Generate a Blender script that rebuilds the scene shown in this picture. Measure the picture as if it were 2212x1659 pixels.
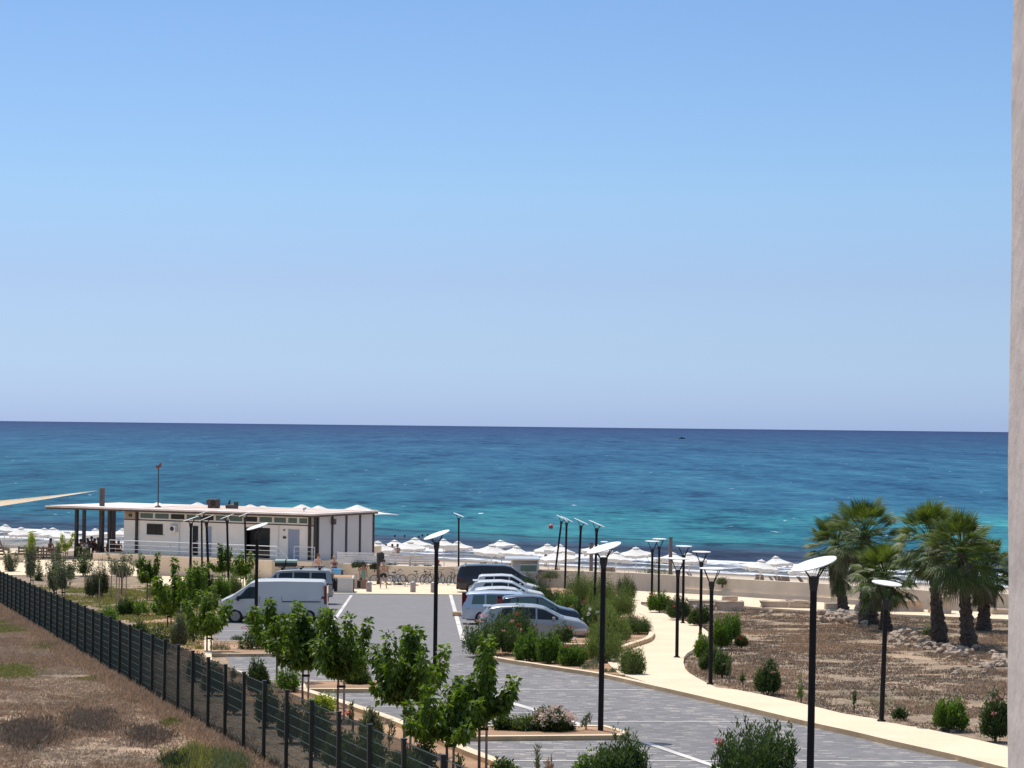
import bpy, bmesh, math, random
import numpy as np
from mathutils import Vector, Matrix
R = math.radians
random.seed(7)
for o in list(bpy.data.objects): bpy.data.objects.remove(o)
SC = bpy.context.scene
COL = SC.collection

# ------------------------------------------------------------------ camera
F = 5000.0; W2, H2 = 1106.0, 829.5           # focal length and image centre in view units (2212 x 1659)
PITCH, ROLL = math.atan(91.5 / F), R(0.63)
cam = bpy.data.cameras.new('camera'); camo = bpy.data.objects.new('camera', cam); COL.objects.link(camo)
cam.sensor_width = 36; cam.lens = 36 * F / 2212; cam.clip_start = 0.3; cam.clip_end = 300000
cp, sp = math.cos(PITCH), math.sin(PITCH)
fw = Vector((0, cp, sp)); rt0 = Vector((1, 0, 0)); up0 = Vector((0, -sp, cp))
rt = rt0 * math.cos(ROLL) + up0 * math.sin(ROLL); up = up0 * math.cos(ROLL) - rt0 * math.sin(ROLL)
M = Matrix((rt, up, -fw)).transposed().to_4x4()
camo.matrix_world = M
SC.camera = camo

# ------------------------------------------------------------------ light
SUN_TO = Vector((-0.25, 0.47, 1.0)).normalized()
elev = math.asin(SUN_TO.z); az = math.atan2(SUN_TO.x, SUN_TO.y)
w = bpy.data.worlds.new("World"); SC.world = w; w.use_nodes = True
nt = w.node_tree; bg = nt.nodes['Background']
sky = nt.nodes.new('ShaderNodeTexSky'); sky.sky_type = 'NISHITA'; sky.sun_disc = False
sky.sun_elevation = elev; sky.sun_rotation = az
sky.altitude = 0; sky.air_density = 1.0; sky.dust_density = 0.6; sky.ozone_density = 3.0
geo = nt.nodes.new('ShaderNodeTexCoord'); sep = nt.nodes.new('ShaderNodeSeparateXYZ'); nt.links.new(geo.outputs['Generated'], sep.inputs[0])
tint = nt.nodes.new('ShaderNodeValToRGB'); e = tint.color_ramp.elements       # sky colour balance by elevation; unseen overhead part raised to fill shade
_st = [(0.0, (0.2550, 0.3620, 0.7000)), (0.034, (0.2520, 0.3230, 0.5150)), (0.064, (0.2660, 0.3060, 0.4400)), (0.1, (0.2830, 0.3420, 0.4340)), (0.18, (0.2700, 0.3330, 0.4200)), (0.35, (0.60, 0.56, 0.50)), (0.6, (0.95, 0.82, 0.66))]
while len(e) < len(_st): e.new(0.5)
for i, (p_, c_) in enumerate(_st): e[i].position = p_; e[i].color = (*c_, 1)
nt.links.new(sep.outputs[2], tint.inputs[0])
mul = nt.nodes.new('ShaderNodeMixRGB'); mul.blend_type = 'MULTIPLY'; mul.inputs[0].default_value = 1
nt.links.new(sky.outputs[0], mul.inputs[1]); nt.links.new(tint.outputs[0], mul.inputs[2]); nt.links.new(mul.outputs[0], bg.inputs['Color'])
bg.inputs['Strength'].default_value = 0.20        # x the ~0.5 balance above = 0.1
sun = bpy.data.lights.new('sun', 'SUN'); sun.energy = 2.7; sun.angle = R(0.5); sun.color = (1, 0.95, 0.87)
suno = bpy.data.objects.new('sun', sun); COL.objects.link(suno)
suno.rotation_euler = SUN_TO.to_track_quat('Z', 'Y').to_euler()
SC.view_settings.view_transform = 'Standard'; SC.view_settings.look = 'None'
SC.view_settings.exposure = 0.5; SC.view_settings.gamma = 1; SC.view_settings.use_curve_mapping = False
SC.cycles.max_bounces = 6; SC.cycles.transparent_max_bounces = 12
SC.cycles.use_denoising = True

# ------------------------------------------------------------------ terrain maths
def ray(x, y):
    return (rt * ((x - W2) / F) - up * ((y - H2) / F) + fw)
def proj(p):
    p = Vector(p); d = p.dot(fw)
    return W2 + F * p.dot(rt) / d, H2 - F * p.dot(up) / d
S = 0.032; H0 = 5.7
def G(x, y, dz=0.0):                          # ground (ramp) point seen at a view position
    r = ray(x, y); t = -(H0 - dz) / (r.z + S * r.y)
    return r * t
def Z(x, y, z):                               # level plane
    r = ray(x, y); return r * (z / r.z)
def ysh(x): return 238 - 0.65 * x
_wl = [G(850, 1256), G(1369, 1275), G(1564, 1288), G(1750, 1300), G(1955, 1316), G(2177, 1325), G(2400, 1340)]
_wx = [-60, -20] + [p.x for p in _wl]; _wy = [185, 180] + [p.y for p in _wl]
_wx[2] = -8.0
def ywall(x): return float(np.interp(x, _wx, _wy))
def zplane(x, y): return -(H0 + S * y)
def zg(x, y):
    yw = ywall(x)
    if y < yw + 0.15: return zplane(x, y)
    b = -(14.0 - 0.034 * (ysh(x) - y))
    if y > ysh(x): b = -(14.0 + 0.05 * (y - ysh(x)))
    t = min(1, (y - yw - 0.15) / 0.3)
    return zplane(x, y) * (1 - t) + min(b, zplane(x, y)) * t
def foot(px, top, h, lo=45, hi=330):          # ground spot whose object of height h tops out at this view row
    for _ in range(50):
        m = (lo + hi) / 2
        X = m * (px - W2) / F
        q = proj((X, m, zg(X, m) + h))
        if q[1] > top: lo = m
        else: hi = m
    for _ in range(3):
        r = ray(px, top); X = r.x / r.y * m
    return Vector((X, m, zg(X, m)))
def onray(px, py, Y):
    r = ray(px, py); return r * (Y / r.y)
def scale_at(p): return F / p.y

# ------------------------------------------------------------------ object helpers
def tag(o, label=None, cat=None, group=None, kind=None):
    if label: o['label'] = label
    if cat: o['category'] = cat
    if group: o['group'] = group
    if kind: o['kind'] = kind
    return o
def thing(name, label, cat, loc=(0, 0, 0), rz=0, group=None):
    o = bpy.data.objects.new(name, None); o.empty_display_size = 0.2; COL.objects.link(o)
    o.location = loc; o.rotation_euler = (0, 0, rz)
    return tag(o, label, cat, group)
def link(name, me, parent=None, loc=None):
    o = bpy.data.objects.new(name, me); COL.objects.link(o)
    if parent: o.parent = parent
    if loc is not None: o.location = loc
    return o
def copy_tree(o, parent=None):
    c = o.copy(); COL.objects.link(c)
    if parent: c.parent = parent
    for ch in o.children: copy_tree(ch, c)
    return c
class MB:
    def __init__(s): s.v = []; s.f = []
    def add(s, vs, fs):
        n = len(s.v); s.v += [tuple(p) for p in vs]; s.f += [tuple(i + n for i in f) for f in fs]; return s
    def box(s, c, d, rz=0, tilt=None):
        cx, cy, cz = c; a, b, e = d[0] / 2, d[1] / 2, d[2] / 2
        m = Matrix.Rotation(rz, 3, 'Z')
        if tilt: m = m @ tilt
        vs = [Vector(c) + m @ Vector((i * a, j * b, k * e)) for i in (-1, 1) for j in (-1, 1) for k in (-1, 1)]
        return s.add(vs, [(0, 1, 3, 2), (4, 6, 7, 5), (0, 4, 5, 1), (2, 3, 7, 6), (0, 2, 6, 4), (1, 5, 7, 3)])
    def bx(s, x0, x1, y0, y1, z0, z1):
        return s.box(((x0 + x1) / 2, (y0 + y1) / 2, (z0 + z1) / 2), (x1 - x0, y1 - y0, z1 - z0))
    def tube(s, p0, p1, r0, r1=None, n=8, cap=True):
        p0 = Vector(p0); p1 = Vector(p1); r1 = r0 if r1 is None else r1
        d = (p1 - p0).normalized(); a = d.orthogonal().normalized(); b = d.cross(a)
        vs = [p + (a * math.cos(t) + b * math.sin(t)) * r for p, r in ((p0, r0), (p1, r1)) for t in [i * 2 * math.pi / n for i in range(n)]]
        fs = [(i, (i + 1) % n, (i + 1) % n + n, i + n) for i in range(n)]
        if cap: fs += [tuple(range(n - 1, -1, -1)), tuple(range(n, 2 * n))]
        return s.add(vs, fs)
    def path(s, pts, r, n=6):
        rs = r if isinstance(r, (list, tuple)) else [r] * len(pts)
        for i in range(len(pts) - 1): s.tube(pts[i], pts[i + 1], rs[i], rs[i + 1], n)
        return s
    def lathe(s, prof, n=16, c=(0, 0, 0), m=None):
        c = Vector(c); vs = []
        for r, z in prof:
            for i in range(n):
                t = i * 2 * math.pi / n; p = Vector((r * math.cos(t), r * math.sin(t), z))
                vs.append(c + (m @ p if m else p))
        fs = [(j * n + i, j * n + (i + 1) % n, (j + 1) * n + (i + 1) % n, (j + 1) * n + i) for j in range(len(prof) - 1) for i in range(n)]
        fs += [tuple(range(n - 1, -1, -1)), tuple(range((len(prof) - 1) * n, len(prof) * n))]
        return s.add(vs, fs)
    def prism(s, pts, h, down=None):           # pts: 3-D outline; extruded downwards by h
        n = len(pts); vs = [Vector(p) for p in pts] + [Vector(p) - Vector((0, 0, h)) for p in pts]
        return s.add(vs, [tuple(range(n)), tuple(range(2 * n - 1, n - 1, -1))] + [(i, i + n, (i + 1) % n + n, (i + 1) % n) for i in range(n)])
    def build(s, name, mat, parent=None, smooth=False, bevel=0, ang=40):
        me = bpy.data.meshes.new(name); me.from_pydata(s.v, [], s.f); me.update()
        bm = bmesh.new(); bm.from_mesh(me)
        if bevel: bmesh.ops.bevel(bm, geom=[e for e in bm.edges], offset=bevel, segments=1, affect='EDGES', clamp_overlap=True)
        bmesh.ops.recalc_face_normals(bm, faces=bm.faces); bm.to_mesh(me); bm.free()
        if smooth:
            me.shade_smooth(); me.set_sharp_from_angle(angle=R(ang))
        if mat: me.materials.append(mat)
        return link(name, me, parent)
def npmesh(name, V, T, mat):                   # V (n,3), T (m,3) triangles
    me = bpy.data.meshes.new(name)
    V = np.ascontiguousarray(V, dtype=np.float32); T = np.ascontiguousarray(T, dtype=np.int32)
    me.vertices.add(len(V)); me.vertices.foreach_set('co', V.ravel())
    me.loops.add(T.size); me.loops.foreach_set('vertex_index', T.ravel())
    me.polygons.add(len(T)); me.polygons.foreach_set('loop_start', np.arange(0, T.size, 3, dtype=np.int32))
    try: me.polygons.foreach_set('loop_total', np.full(len(T), 3, dtype=np.int32))
    except Exception: pass
    me.update(calc_edges=True); me.validate()
    me.materials.append(mat)
    return me

# ------------------------------------------------------------------ materials
def newmat(name):
    m = bpy.data.materials.new(name); m.use_nodes = True
    return m, m.node_tree, m.node_tree.nodes['Principled BSDF'], m.node_tree.links.new
def N(nt, kind, **kw):
    n = nt.nodes.new(kind)
    for k, v in kw.items():
        if k.startswith('i_'): n.inputs[k[2:].replace('_', ' ')].default_value = v
        else: setattr(n, k, v)
    return n
def ramp(nt, stops, interp='LINEAR'):
    r = nt.nodes.new('ShaderNodeValToRGB'); r.color_ramp.interpolation = interp
    e = r.color_ramp.elements
    while len(e) < len(stops): e.new(0.5)
    for i, (p, c) in enumerate(stops): e[i].position = p; e[i].color = (*c, 1)
    return r
def mulc(c, f): return tuple(min(1, v * f) for v in c)
def mat(name, col, rough=0.7, var=0.18, scale=3.0, bump=0.0, metal=0.0, spec=0.5, coat=0.0, detail=4):
    m, nt, b, L = newmat(name)
    tc = N(nt, 'ShaderNodeTexCoord'); no = N(nt, 'ShaderNodeTexNoise'); no.inputs['Scale'].default_value = scale; no.inputs['Detail'].default_value = detail
    L(tc.outputs['Object'], no.inputs['Vector'])
    r = ramp(nt, [(0.3, mulc(col, 1 - var)), (0.7, mulc(col, 1 + var))]); L(no.outputs['Fac'], r.inputs[0]); L(r.outputs[0], b.inputs['Base Color'])
    b.inputs['Roughness'].default_value = rough; b.inputs['Metallic'].default_value = metal
    b.inputs['Specular IOR Level'].default_value = spec; b.inputs['Coat Weight'].default_value = coat
    if bump:
        bu = N(nt, 'ShaderNodeBump'); bu.inputs['Strength'].default_value = bump; bu.inputs['Distance'].default_value = 0.02
        L(no.outputs['Fac'], bu.inputs['Height']); L(bu.outputs[0], b.inputs['Normal'])
    return m
def leafmat(name, c1, c2, trans=0.35, rough=0.5, tt=(1.5, 1.6, 0.5)):
    m, nt, b, L = newmat(name)
    g = N(nt, 'ShaderNodeNewGeometry'); r = ramp(nt, [(0.0, c1), (0.55, tuple((a + q) / 2 for a, q in zip(c1, c2))), (1.0, c2)])
    oi = N(nt, 'ShaderNodeObjectInfo'); ma = N(nt, 'ShaderNodeMath', operation='MULTIPLY_ADD'); ma.inputs[1].default_value = 0.25
    mb = N(nt, 'ShaderNodeMath', operation='MULTIPLY'); mb.inputs[1].default_value = 0.8
    L(g.outputs['Random Per Island'], mb.inputs[0]); L(oi.outputs['Random'], ma.inputs[0]); L(mb.outputs[0], ma.inputs[2])
    L(ma.outputs[0], r.inputs[0]); L(r.outputs[0], b.inputs['Base Color'])
    b.inputs['Roughness'].default_value = rough; b.inputs['Specular IOR Level'].default_value = 0.35
    tr = N(nt, 'ShaderNodeBsdfTranslucent'); mc = N(nt, 'ShaderNodeMixRGB', blend_type='MULTIPLY'); mc.inputs[0].default_value = 1; mc.inputs[2].default_value = (*tt, 1)
    L(r.outputs[0], mc.inputs[1]); L(mc.outputs[0], tr.inputs[0])
    mx = N(nt, 'ShaderNodeMixShader'); mx.inputs[0].default_value = trans
    L(b.outputs[0], mx.inputs[1]); L(tr.outputs[0], mx.inputs[2]); L(mx.outputs[0], nt.nodes['Material Output'].inputs['Surface'])
    return m
def paint(name, col, rough=0.3, metal=0.0, coat=0.25):
    return mat(name, col, rough, 0.03, 1.5, 0, metal, 0.5, coat)

M_WHITEPAINT = paint('white_paint', (0.57, 0.555, 0.53))
M_CARWHITE = paint('car_white', (0.60, 0.59, 0.57))
M_SILVER = paint('silver_paint', (0.37, 0.365, 0.36), 0.3, 0.5)
M_BLACKPAINT = paint('black_paint', (0.012, 0.014, 0.022), 0.2)
M_NAVY = paint('navy_paint', (0.02, 0.025, 0.045), 0.18)
M_GREYPAINT = paint('grey_paint', (0.34, 0.34, 0.325), 0.3, 0.3)
M_BLACK = mat('black_plastic', (0.012, 0.012, 0.013), 0.6, 0.1)
M_TYRE = mat('rubber', (0.015, 0.015, 0.015), 0.85, 0.2)
M_RIM = mat('alloy', (0.30, 0.30, 0.31), 0.35, 0.05, metal=0.8)
M_RED = paint('red_lens', (0.16, 0.008, 0.008), 0.15)
M_LENS = paint('clear_lens', (0.6, 0.62, 0.65), 0.1)
M_POLE = mat('pole_metal', (0.013, 0.012, 0.012), 0.7, 0.25, 6, spec=0.2)
M_DISC = mat('lamp_disc', (0.82, 0.81, 0.78), 0.5, 0.05)
M_STEEL = mat('galvanised', (0.546, 0.572, 0.611), 0.4, 0.1, metal=0.4)
M_FENCE = mat('fence_green', (0.004, 0.009, 0.008), 0.45, 0.2)
M_WIRE = mat('wire_green', (0.010, 0.030, 0.025), 0.4, 0.15)
M_WOODD = mat('dark_wood', (0.07, 0.05, 0.04), 0.7, 0.3, 5, 0.2)
M_WOOD = mat('weathered_wood', (0.22, 0.15, 0.10), 0.75, 0.25, 5, 0.2)
M_STAKE = mat('stake_wood', (0.36, 0.25, 0.19), 0.8, 0.25, 6)
M_BARK = mat('bark', (0.17, 0.12, 0.095), 0.9, 0.35, 9, 0.4)
M_TRUNKP = mat('palm_trunk', (0.075, 0.055, 0.042), 0.95, 0.5, 9, 0.8)
M_CANVAS = None
M_PANEL = mat('wall_panel', (0.86, 0.80, 0.73), 0.6, 0.05, 0.8)
M_ROOFTOP = mat('roof_sheet', (0.759, 0.644, 0.575), 0.7, 0.15, 1.2)
M_FASCIA = mat('fascia', (0.075, 0.052, 0.045), 0.6, 0.2)
M_FRAMED = mat('frame_dark', (0.035, 0.028, 0.028), 0.6, 0.2)
M_DOORBLUE = mat('door_blue', (0.288, 0.336, 0.432), 0.5, 0.06)
M_FRAMEW = mat('frame_white', (0.780, 0.754, 0.715), 0.5, 0.05)
def cloth(name, col, t=0.4):
    m, nt, b, L = newmat(name); b.inputs['Base Color'].default_value = (*col, 1); b.inputs['Roughness'].default_value = 0.85
    tr = N(nt, 'ShaderNodeBsdfTranslucent'); tr.inputs[0].default_value = (*col, 1)
    mx = N(nt, 'ShaderNodeMixShader'); mx.inputs[0].default_value = t
    L(b.outputs[0], mx.inputs[1]); L(tr.outputs[0], mx.inputs[2]); L(mx.outputs[0], nt.nodes['Material Output'].inputs['Surface'])
    return m
M_CANVAS = cloth('umbrella_canvas', (0.92, 0.89, 0.84), 0.3)
def concrete(name, col, bump=0.15, var=0.1, streak=True):
    m, nt, b, L = newmat(name)
    tc = N(nt, 'ShaderNodeTexCoord'); n1 = N(nt, 'ShaderNodeTexNoise'); n1.inputs['Scale'].default_value = 0.5; n1.inputs['Detail'].default_value = 8
    n2 = N(nt, 'ShaderNodeTexNoise'); n2.inputs['Scale'].default_value = 14; n2.inputs['Detail'].default_value = 6
    L(tc.outputs['Object'], n1.inputs[0]); L(tc.outputs['Object'], n2.inputs[0])
    a = ramp(nt, [(0.35, mulc(col, 1 - var)), (0.65, mulc(col, 1 + var))]); L(n1.outputs[0], a.inputs[0])
    c = ramp(nt, [(0.3, (0.86, 0.86, 0.86)), (0.55, (1, 1, 1))]); L(n2.outputs[0], c.inputs[0])
    mx = N(nt, 'ShaderNodeMixRGB', blend_type='MULTIPLY'); mx.inputs[0].default_value = 1
    L(a.outputs[0], mx.inputs[1]); L(c.outputs[0], mx.inputs[2]); L(mx.outputs[0], b.inputs['Base Color'])
    b.inputs['Roughness'].default_value = 0.85; b.inputs['Specular IOR Level'].default_value = 0.2
    bu = N(nt, 'ShaderNodeBump'); bu.inputs['Strength'].default_value = bump; bu.inputs['Distance'].default_value = 0.02
    L(n2.outputs[0], bu.inputs['Height']); L(bu.outputs[0], b.inputs['Normal'])
    return m
M_WALL = concrete('cream_render', (0.86, 0.70, 0.52))
M_WALLW = concrete('pale_render', (0.634, 0.594, 0.553))
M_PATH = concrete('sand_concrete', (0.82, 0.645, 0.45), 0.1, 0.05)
M_KERB = concrete('kerb_stone', (0.60, 0.41, 0.235), 0.2, 0.14)  # darkened to carry the shade on the kerb faces
M_ISOIL = concrete('bed_soil', (0.391, 0.236, 0.138), 0.6, 0.3)
M_LINE = concrete('road_paint', (0.66, 0.62, 0.57), 0.1, 0.15)
M_PILLAR = concrete('pillar_plaster', (0.70, 0.60, 0.53), 0.3, 0.12)
M_STONE = concrete('limestone', (0.50, 0.385, 0.29), 0.9, 0.4)
def glass(name, col=(0.02, 0.025, 0.03), rough=0.06):
    m, nt, b, L = newmat(name); b.inputs['Base Color'].default_value = (*col, 1); b.inputs['Roughness'].default_value = rough
    b.inputs['Specular IOR Level'].default_value = 0.35
    return m
M_GLASS = glass('car_glass'); M_GLASSB = glass('green_glass', (0.10, 0.16, 0.15), 0.1); M_DARKIN = mat('dark_interior', (0.02, 0.018, 0.02), 0.8)

# ------------------------------------------------------------------ ground, sea
def ground_mat():
    m, nt, b, L = newmat('dry_ground')
    g = N(nt, 'ShaderNodeTexCoord'); o = g.outputs['Object']
    def noise(sc, det, dist=0.0, rgh=0.6):
        n = N(nt, 'ShaderNodeTexNoise'); n.inputs['Scale'].default_value = sc; n.inputs['Detail'].default_value = det; n.inputs['Distortion'].default_value = dist; n.inputs['Roughness'].default_value = rgh
        L(o, n.inputs['Vector']); return n.outputs[0]
    big = ramp(nt, [(0.36, (0.24, 0.19, 0.14)), (0.50, (0.34, 0.262, 0.19)), (0.60, (0.42, 0.31, 0.215)), (0.70, (0.52, 0.385, 0.27))]); L(noise(0.22, 7, 0.6), big.inputs[0])
    fine = ramp(nt, [(0.36, (0.42, 0.40, 0.40)), (0.5, (0.95, 0.92, 0.9)), (0.68, (1.5, 1.4, 1.25))]); L(noise(6.0, 9, 0.2, 0.75), fine.inputs[0])
    mx = N(nt, 'ShaderNodeMixRGB', blend_type='MULTIPLY'); mx.inputs[0].default_value = 1; L(big.outputs[0], mx.inputs[1]); L(fine.outputs[0], mx.inputs[2])
    # green weeds mask in patches
    gm = ramp(nt, [(0.60, (0, 0, 0)), (0.68, (0.6, 0.6, 0.6))]); L(noise(0.16, 5, 1.0), gm.inputs[0])
    gx = N(nt, 'ShaderNodeMixRGB'); gx.inputs[2].default_value = (0.10, 0.12, 0.045, 1); L(gm.outputs[0], gx.inputs[0]); L(mx.outputs[0], gx.inputs[1])
    # sand beyond the sea wall (by height)
    se = N(nt, 'ShaderNodeSeparateXYZ'); L(o, se.inputs[0])
    mr = N(nt, 'ShaderNodeMapRange'); mr.inputs[1].default_value = -10.95; mr.inputs[2].default_value = -11.2; L(se.outputs[2], mr.inputs[0])
    sand = ramp(nt, [(0.0, (0.50, 0.40, 0.31)), (0.6, (0.60, 0.49, 0.38)), (1, (0.64, 0.53, 0.42))]); L(noise(0.9, 5), sand.inputs[0])
    wet = N(nt, 'ShaderNodeMapRange'); wet.inputs[1].default_value = -13.55; wet.inputs[2].default_value = -13.85; L(se.outputs[2], wet.inputs[0])
    wx = N(nt, 'ShaderNodeMixRGB'); wx.inputs[2].default_value = (0.21, 0.17, 0.14, 1); L(wet.outputs[0], wx.inputs[0]); L(sand.outputs[0], wx.inputs[1])
    fx = N(nt, 'ShaderNodeMixRGB'); L(mr.outputs[0], fx.inputs[0]); L(gx.outputs[0], fx.inputs[1]); L(wx.outputs[0], fx.inputs[2])
    L(fx.outputs[0], b.inputs['Base Color']); b.inputs['Roughness'].default_value = 0.95; b.inputs['Specular IOR Level'].default_value = 0.1
    bu = N(nt, 'ShaderNodeBump'); bu.inputs['Strength'].default_value = 0.7; bu.inputs['Distance'].default_value = 0.06; L(noise(5, 8), bu.inputs['Height']); L(bu.outputs[0], b.inputs['Normal'])
    return m
ys = [-20, 0, 20] + list(np.arange(30, 120, 3.0)) + list(np.arange(120, 190, 0.5)) + list(np.arange(190, 330, 4.0))
xs = list(np.arange(-120, 121, 2.0))
v = [(x, y, zg(x, y)) for y in ys for x in xs]; nx = len(xs)
f = [(j * nx + i, j * nx + i + 1, (j + 1) * nx + i + 1, (j + 1) * nx + i) for j in range(len(ys) - 1) for i in range(nx - 1)]
tag(MB().add(v, f).build('ground', ground_mat(), smooth=False), kind='structure')

def sea_mat():
    m, nt, b, L = newmat('sea_water')
    ge = N(nt, 'ShaderNodeTexCoord'); se = N(nt, 'ShaderNodeSeparateXYZ'); L(ge.outputs['Object'], se.inputs[0])
    X, Y = se.outputs[0], se.outputs[1]
    def math_(op, a, bb=None, c=None):
        n = N(nt, 'ShaderNodeMath', operation=op)
        for i, q in enumerate((a, bb, c)):
            if q is None: continue
            if isinstance(q, (int, float)): n.inputs[i].default_value = q
            else: L(q, n.inputs[i])
        return n.outputs[0]
    def mapn(sx, sy, sc, det=5, dist=0.0, rgh=0.55, lo=None):
        mp = N(nt, 'ShaderNodeMapping'); mp.inputs['Scale'].default_value = (sx, sy, 1); L(ge.outputs['Object'], mp.inputs[0])
        n = N(nt, 'ShaderNodeTexNoise'); n.inputs['Scale'].default_value = sc; n.inputs['Detail'].default_value = det; n.inputs['Distortion'].default_value = dist; n.inputs['Roughness'].default_value = rgh
        L(mp.outputs[0], n.inputs[0]); return n.outputs[0]
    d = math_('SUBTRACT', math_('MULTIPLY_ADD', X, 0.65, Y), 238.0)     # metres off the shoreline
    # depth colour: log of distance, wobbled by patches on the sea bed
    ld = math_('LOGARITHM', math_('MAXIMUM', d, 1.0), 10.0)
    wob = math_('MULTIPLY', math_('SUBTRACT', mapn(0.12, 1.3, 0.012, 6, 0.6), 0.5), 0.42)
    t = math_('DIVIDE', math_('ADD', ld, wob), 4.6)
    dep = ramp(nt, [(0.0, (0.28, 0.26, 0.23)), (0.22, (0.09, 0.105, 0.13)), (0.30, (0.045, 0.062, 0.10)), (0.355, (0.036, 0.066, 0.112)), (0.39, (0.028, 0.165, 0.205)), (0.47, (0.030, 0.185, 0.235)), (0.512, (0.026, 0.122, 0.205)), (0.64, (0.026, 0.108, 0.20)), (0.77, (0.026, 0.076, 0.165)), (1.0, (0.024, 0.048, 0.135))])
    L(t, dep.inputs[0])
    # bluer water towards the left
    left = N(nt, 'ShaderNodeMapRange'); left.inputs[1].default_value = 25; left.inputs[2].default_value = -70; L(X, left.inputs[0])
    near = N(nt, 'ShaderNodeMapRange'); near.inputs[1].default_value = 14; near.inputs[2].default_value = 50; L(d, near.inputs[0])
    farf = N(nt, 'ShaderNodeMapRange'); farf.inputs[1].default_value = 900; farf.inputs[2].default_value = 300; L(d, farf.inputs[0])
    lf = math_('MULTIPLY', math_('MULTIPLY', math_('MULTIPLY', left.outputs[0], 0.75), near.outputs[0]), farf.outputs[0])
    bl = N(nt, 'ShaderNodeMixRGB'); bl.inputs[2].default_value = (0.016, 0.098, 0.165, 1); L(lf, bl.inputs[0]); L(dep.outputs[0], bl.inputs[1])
    # chop: facet light and dark painted in colour, elongated across the wind, several sizes
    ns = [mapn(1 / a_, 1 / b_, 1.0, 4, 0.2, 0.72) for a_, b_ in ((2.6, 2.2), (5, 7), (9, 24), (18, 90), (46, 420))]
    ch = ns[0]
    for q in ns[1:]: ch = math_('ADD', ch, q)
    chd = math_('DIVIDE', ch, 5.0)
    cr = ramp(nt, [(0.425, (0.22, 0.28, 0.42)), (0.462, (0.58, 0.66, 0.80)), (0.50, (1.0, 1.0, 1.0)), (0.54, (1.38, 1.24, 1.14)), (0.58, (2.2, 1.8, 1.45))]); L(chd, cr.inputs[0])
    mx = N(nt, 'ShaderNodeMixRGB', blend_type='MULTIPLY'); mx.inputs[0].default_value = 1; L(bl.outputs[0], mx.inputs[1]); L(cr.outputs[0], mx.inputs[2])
    fx0 = None
    # foam: breaker bands parallel to the shore + sun glints painted as scattered white spots
    fn = mapn(1, 2.2, 0.22, 8, 1.5, 0.75); wv = mapn(0.12, 0.02, 1.0, 3)
    d2 = math_('ADD', d, math_('MULTIPLY', math_('SUBTRACT', wv, 0.5), 14.0))
    def band(c, w_): return math_('SUBTRACT', 1.0, math_('DIVIDE', math_('ABSOLUTE', math_('SUBTRACT', d2, c)), w_))
    bd = math_('MAXIMUM', math_('MAXIMUM', band(2.0, 3.0), math_('MULTIPLY', band(17.5, 6.0), 1.25)), math_('MULTIPLY', band(9.5, 2.2), 0.8))
    fo = math_('ADD', math_('MAXIMUM', bd, -0.5), math_('MULTIPLY', math_('SUBTRACT', fn, 0.52), 4.6))
    fr = N(nt, 'ShaderNodeMapRange'); fr.inputs[1].default_value = 0.35; fr.inputs[2].default_value = 0.75; L(fo, fr.inputs[0])
    cap = mapn(1, 0.5, 0.30, 3, 0.0, 0.5); glintm = ramp(nt, [(0.735, (0, 0, 0)), (0.76, (0.9, 0.9, 0.9))]); L(cap, glintm.inputs[0])  # white spots painted for sun glints on the water
    fall = math_('MAXIMUM', fr.outputs[0], glintm.outputs[0])
    fx = N(nt, 'ShaderNodeMixRGB'); fx.inputs[2].default_value = (0.78, 0.80, 0.84, 1); L(fall, fx.inputs[0]); L(mx.outputs[0], fx.inputs[1])
    wf = math_('MULTIPLY', math_('MAXIMUM', math_('MAXIMUM', band(34.0, 2.6), band(58.0, 2.2)), 0.0), 0.75)  # dark wave fronts: shaded swell faces painted as bands
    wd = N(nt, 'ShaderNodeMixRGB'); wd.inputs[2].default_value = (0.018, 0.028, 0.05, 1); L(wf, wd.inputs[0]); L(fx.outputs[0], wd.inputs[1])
    df = N(nt, 'ShaderNodeBsdfDiffuse'); L(wd.outputs[0], df.inputs[0])
    gl = N(nt, 'ShaderNodeBsdfGlossy'); gl.inputs['Roughness'].default_value = 0.3
    bu = N(nt, 'ShaderNodeBump'); bu.inputs['Strength'].default_value = 0.9; bu.inputs['Distance'].default_value = 0.25; L(chd, bu.inputs['Height']); L(bu.outputs[0], gl.inputs['Normal'])
    mxs = N(nt, 'ShaderNodeMixShader'); mxs.inputs[0].default_value = 0.05
    L(df.outputs[0], mxs.inputs[1]); L(gl.outputs[0], mxs.inputs[2]); L(mxs.outputs[0], nt.nodes['Material Output'].inputs['Surface'])
    return m
# sea sheet: real swell close to the beach, flat farther out
def swell(x, y):
    d = y + 0.65 * x - 238
    if d < 0 or d > 160: return 0
    a = 0.22 * math.exp(-((d - 17.5) / 3.0) ** 2) + 0.30 * math.exp(-((d - 36 - 3 * math.sin(x * 0.06)) / 4.5) ** 2) + 0.18 * math.exp(-((d - 60 - 4 * math.sin(x * 0.05 + 1)) / 6.0) ** 2)
    a += 0.10 * math.exp(-((d - 9) / 2) ** 2) + 0.05 * math.sin(d * 0.35 + 0.8 * math.sin(x * 0.11)) * min(1, d / 30)
    return a
ys = list(np.arange(170, 400, 1.25)) + [420, 460, 520, 600, 800, 1200, 2000, 4000, 10000, 30000, 120000]
xs = list(np.arange(-110, 111, 2.5))
vv = []
for y in ys:
    k = max(1.0, y / 300.0)
    for x in xs: vv.append((x * k, y, -14.0 + (swell(x * k, y) if y < 405 else 0)))
nx = len(xs)
ff = [(j * nx + i, j * nx + i + 1, (j + 1) * nx + i + 1, (j + 1) * nx + i) for j in range(len(ys) - 1) for i in range(nx - 1)]
tag(MB().add(vv, ff).build('sea', sea_mat(), smooth=True, ang=180), kind='structure')

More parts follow.
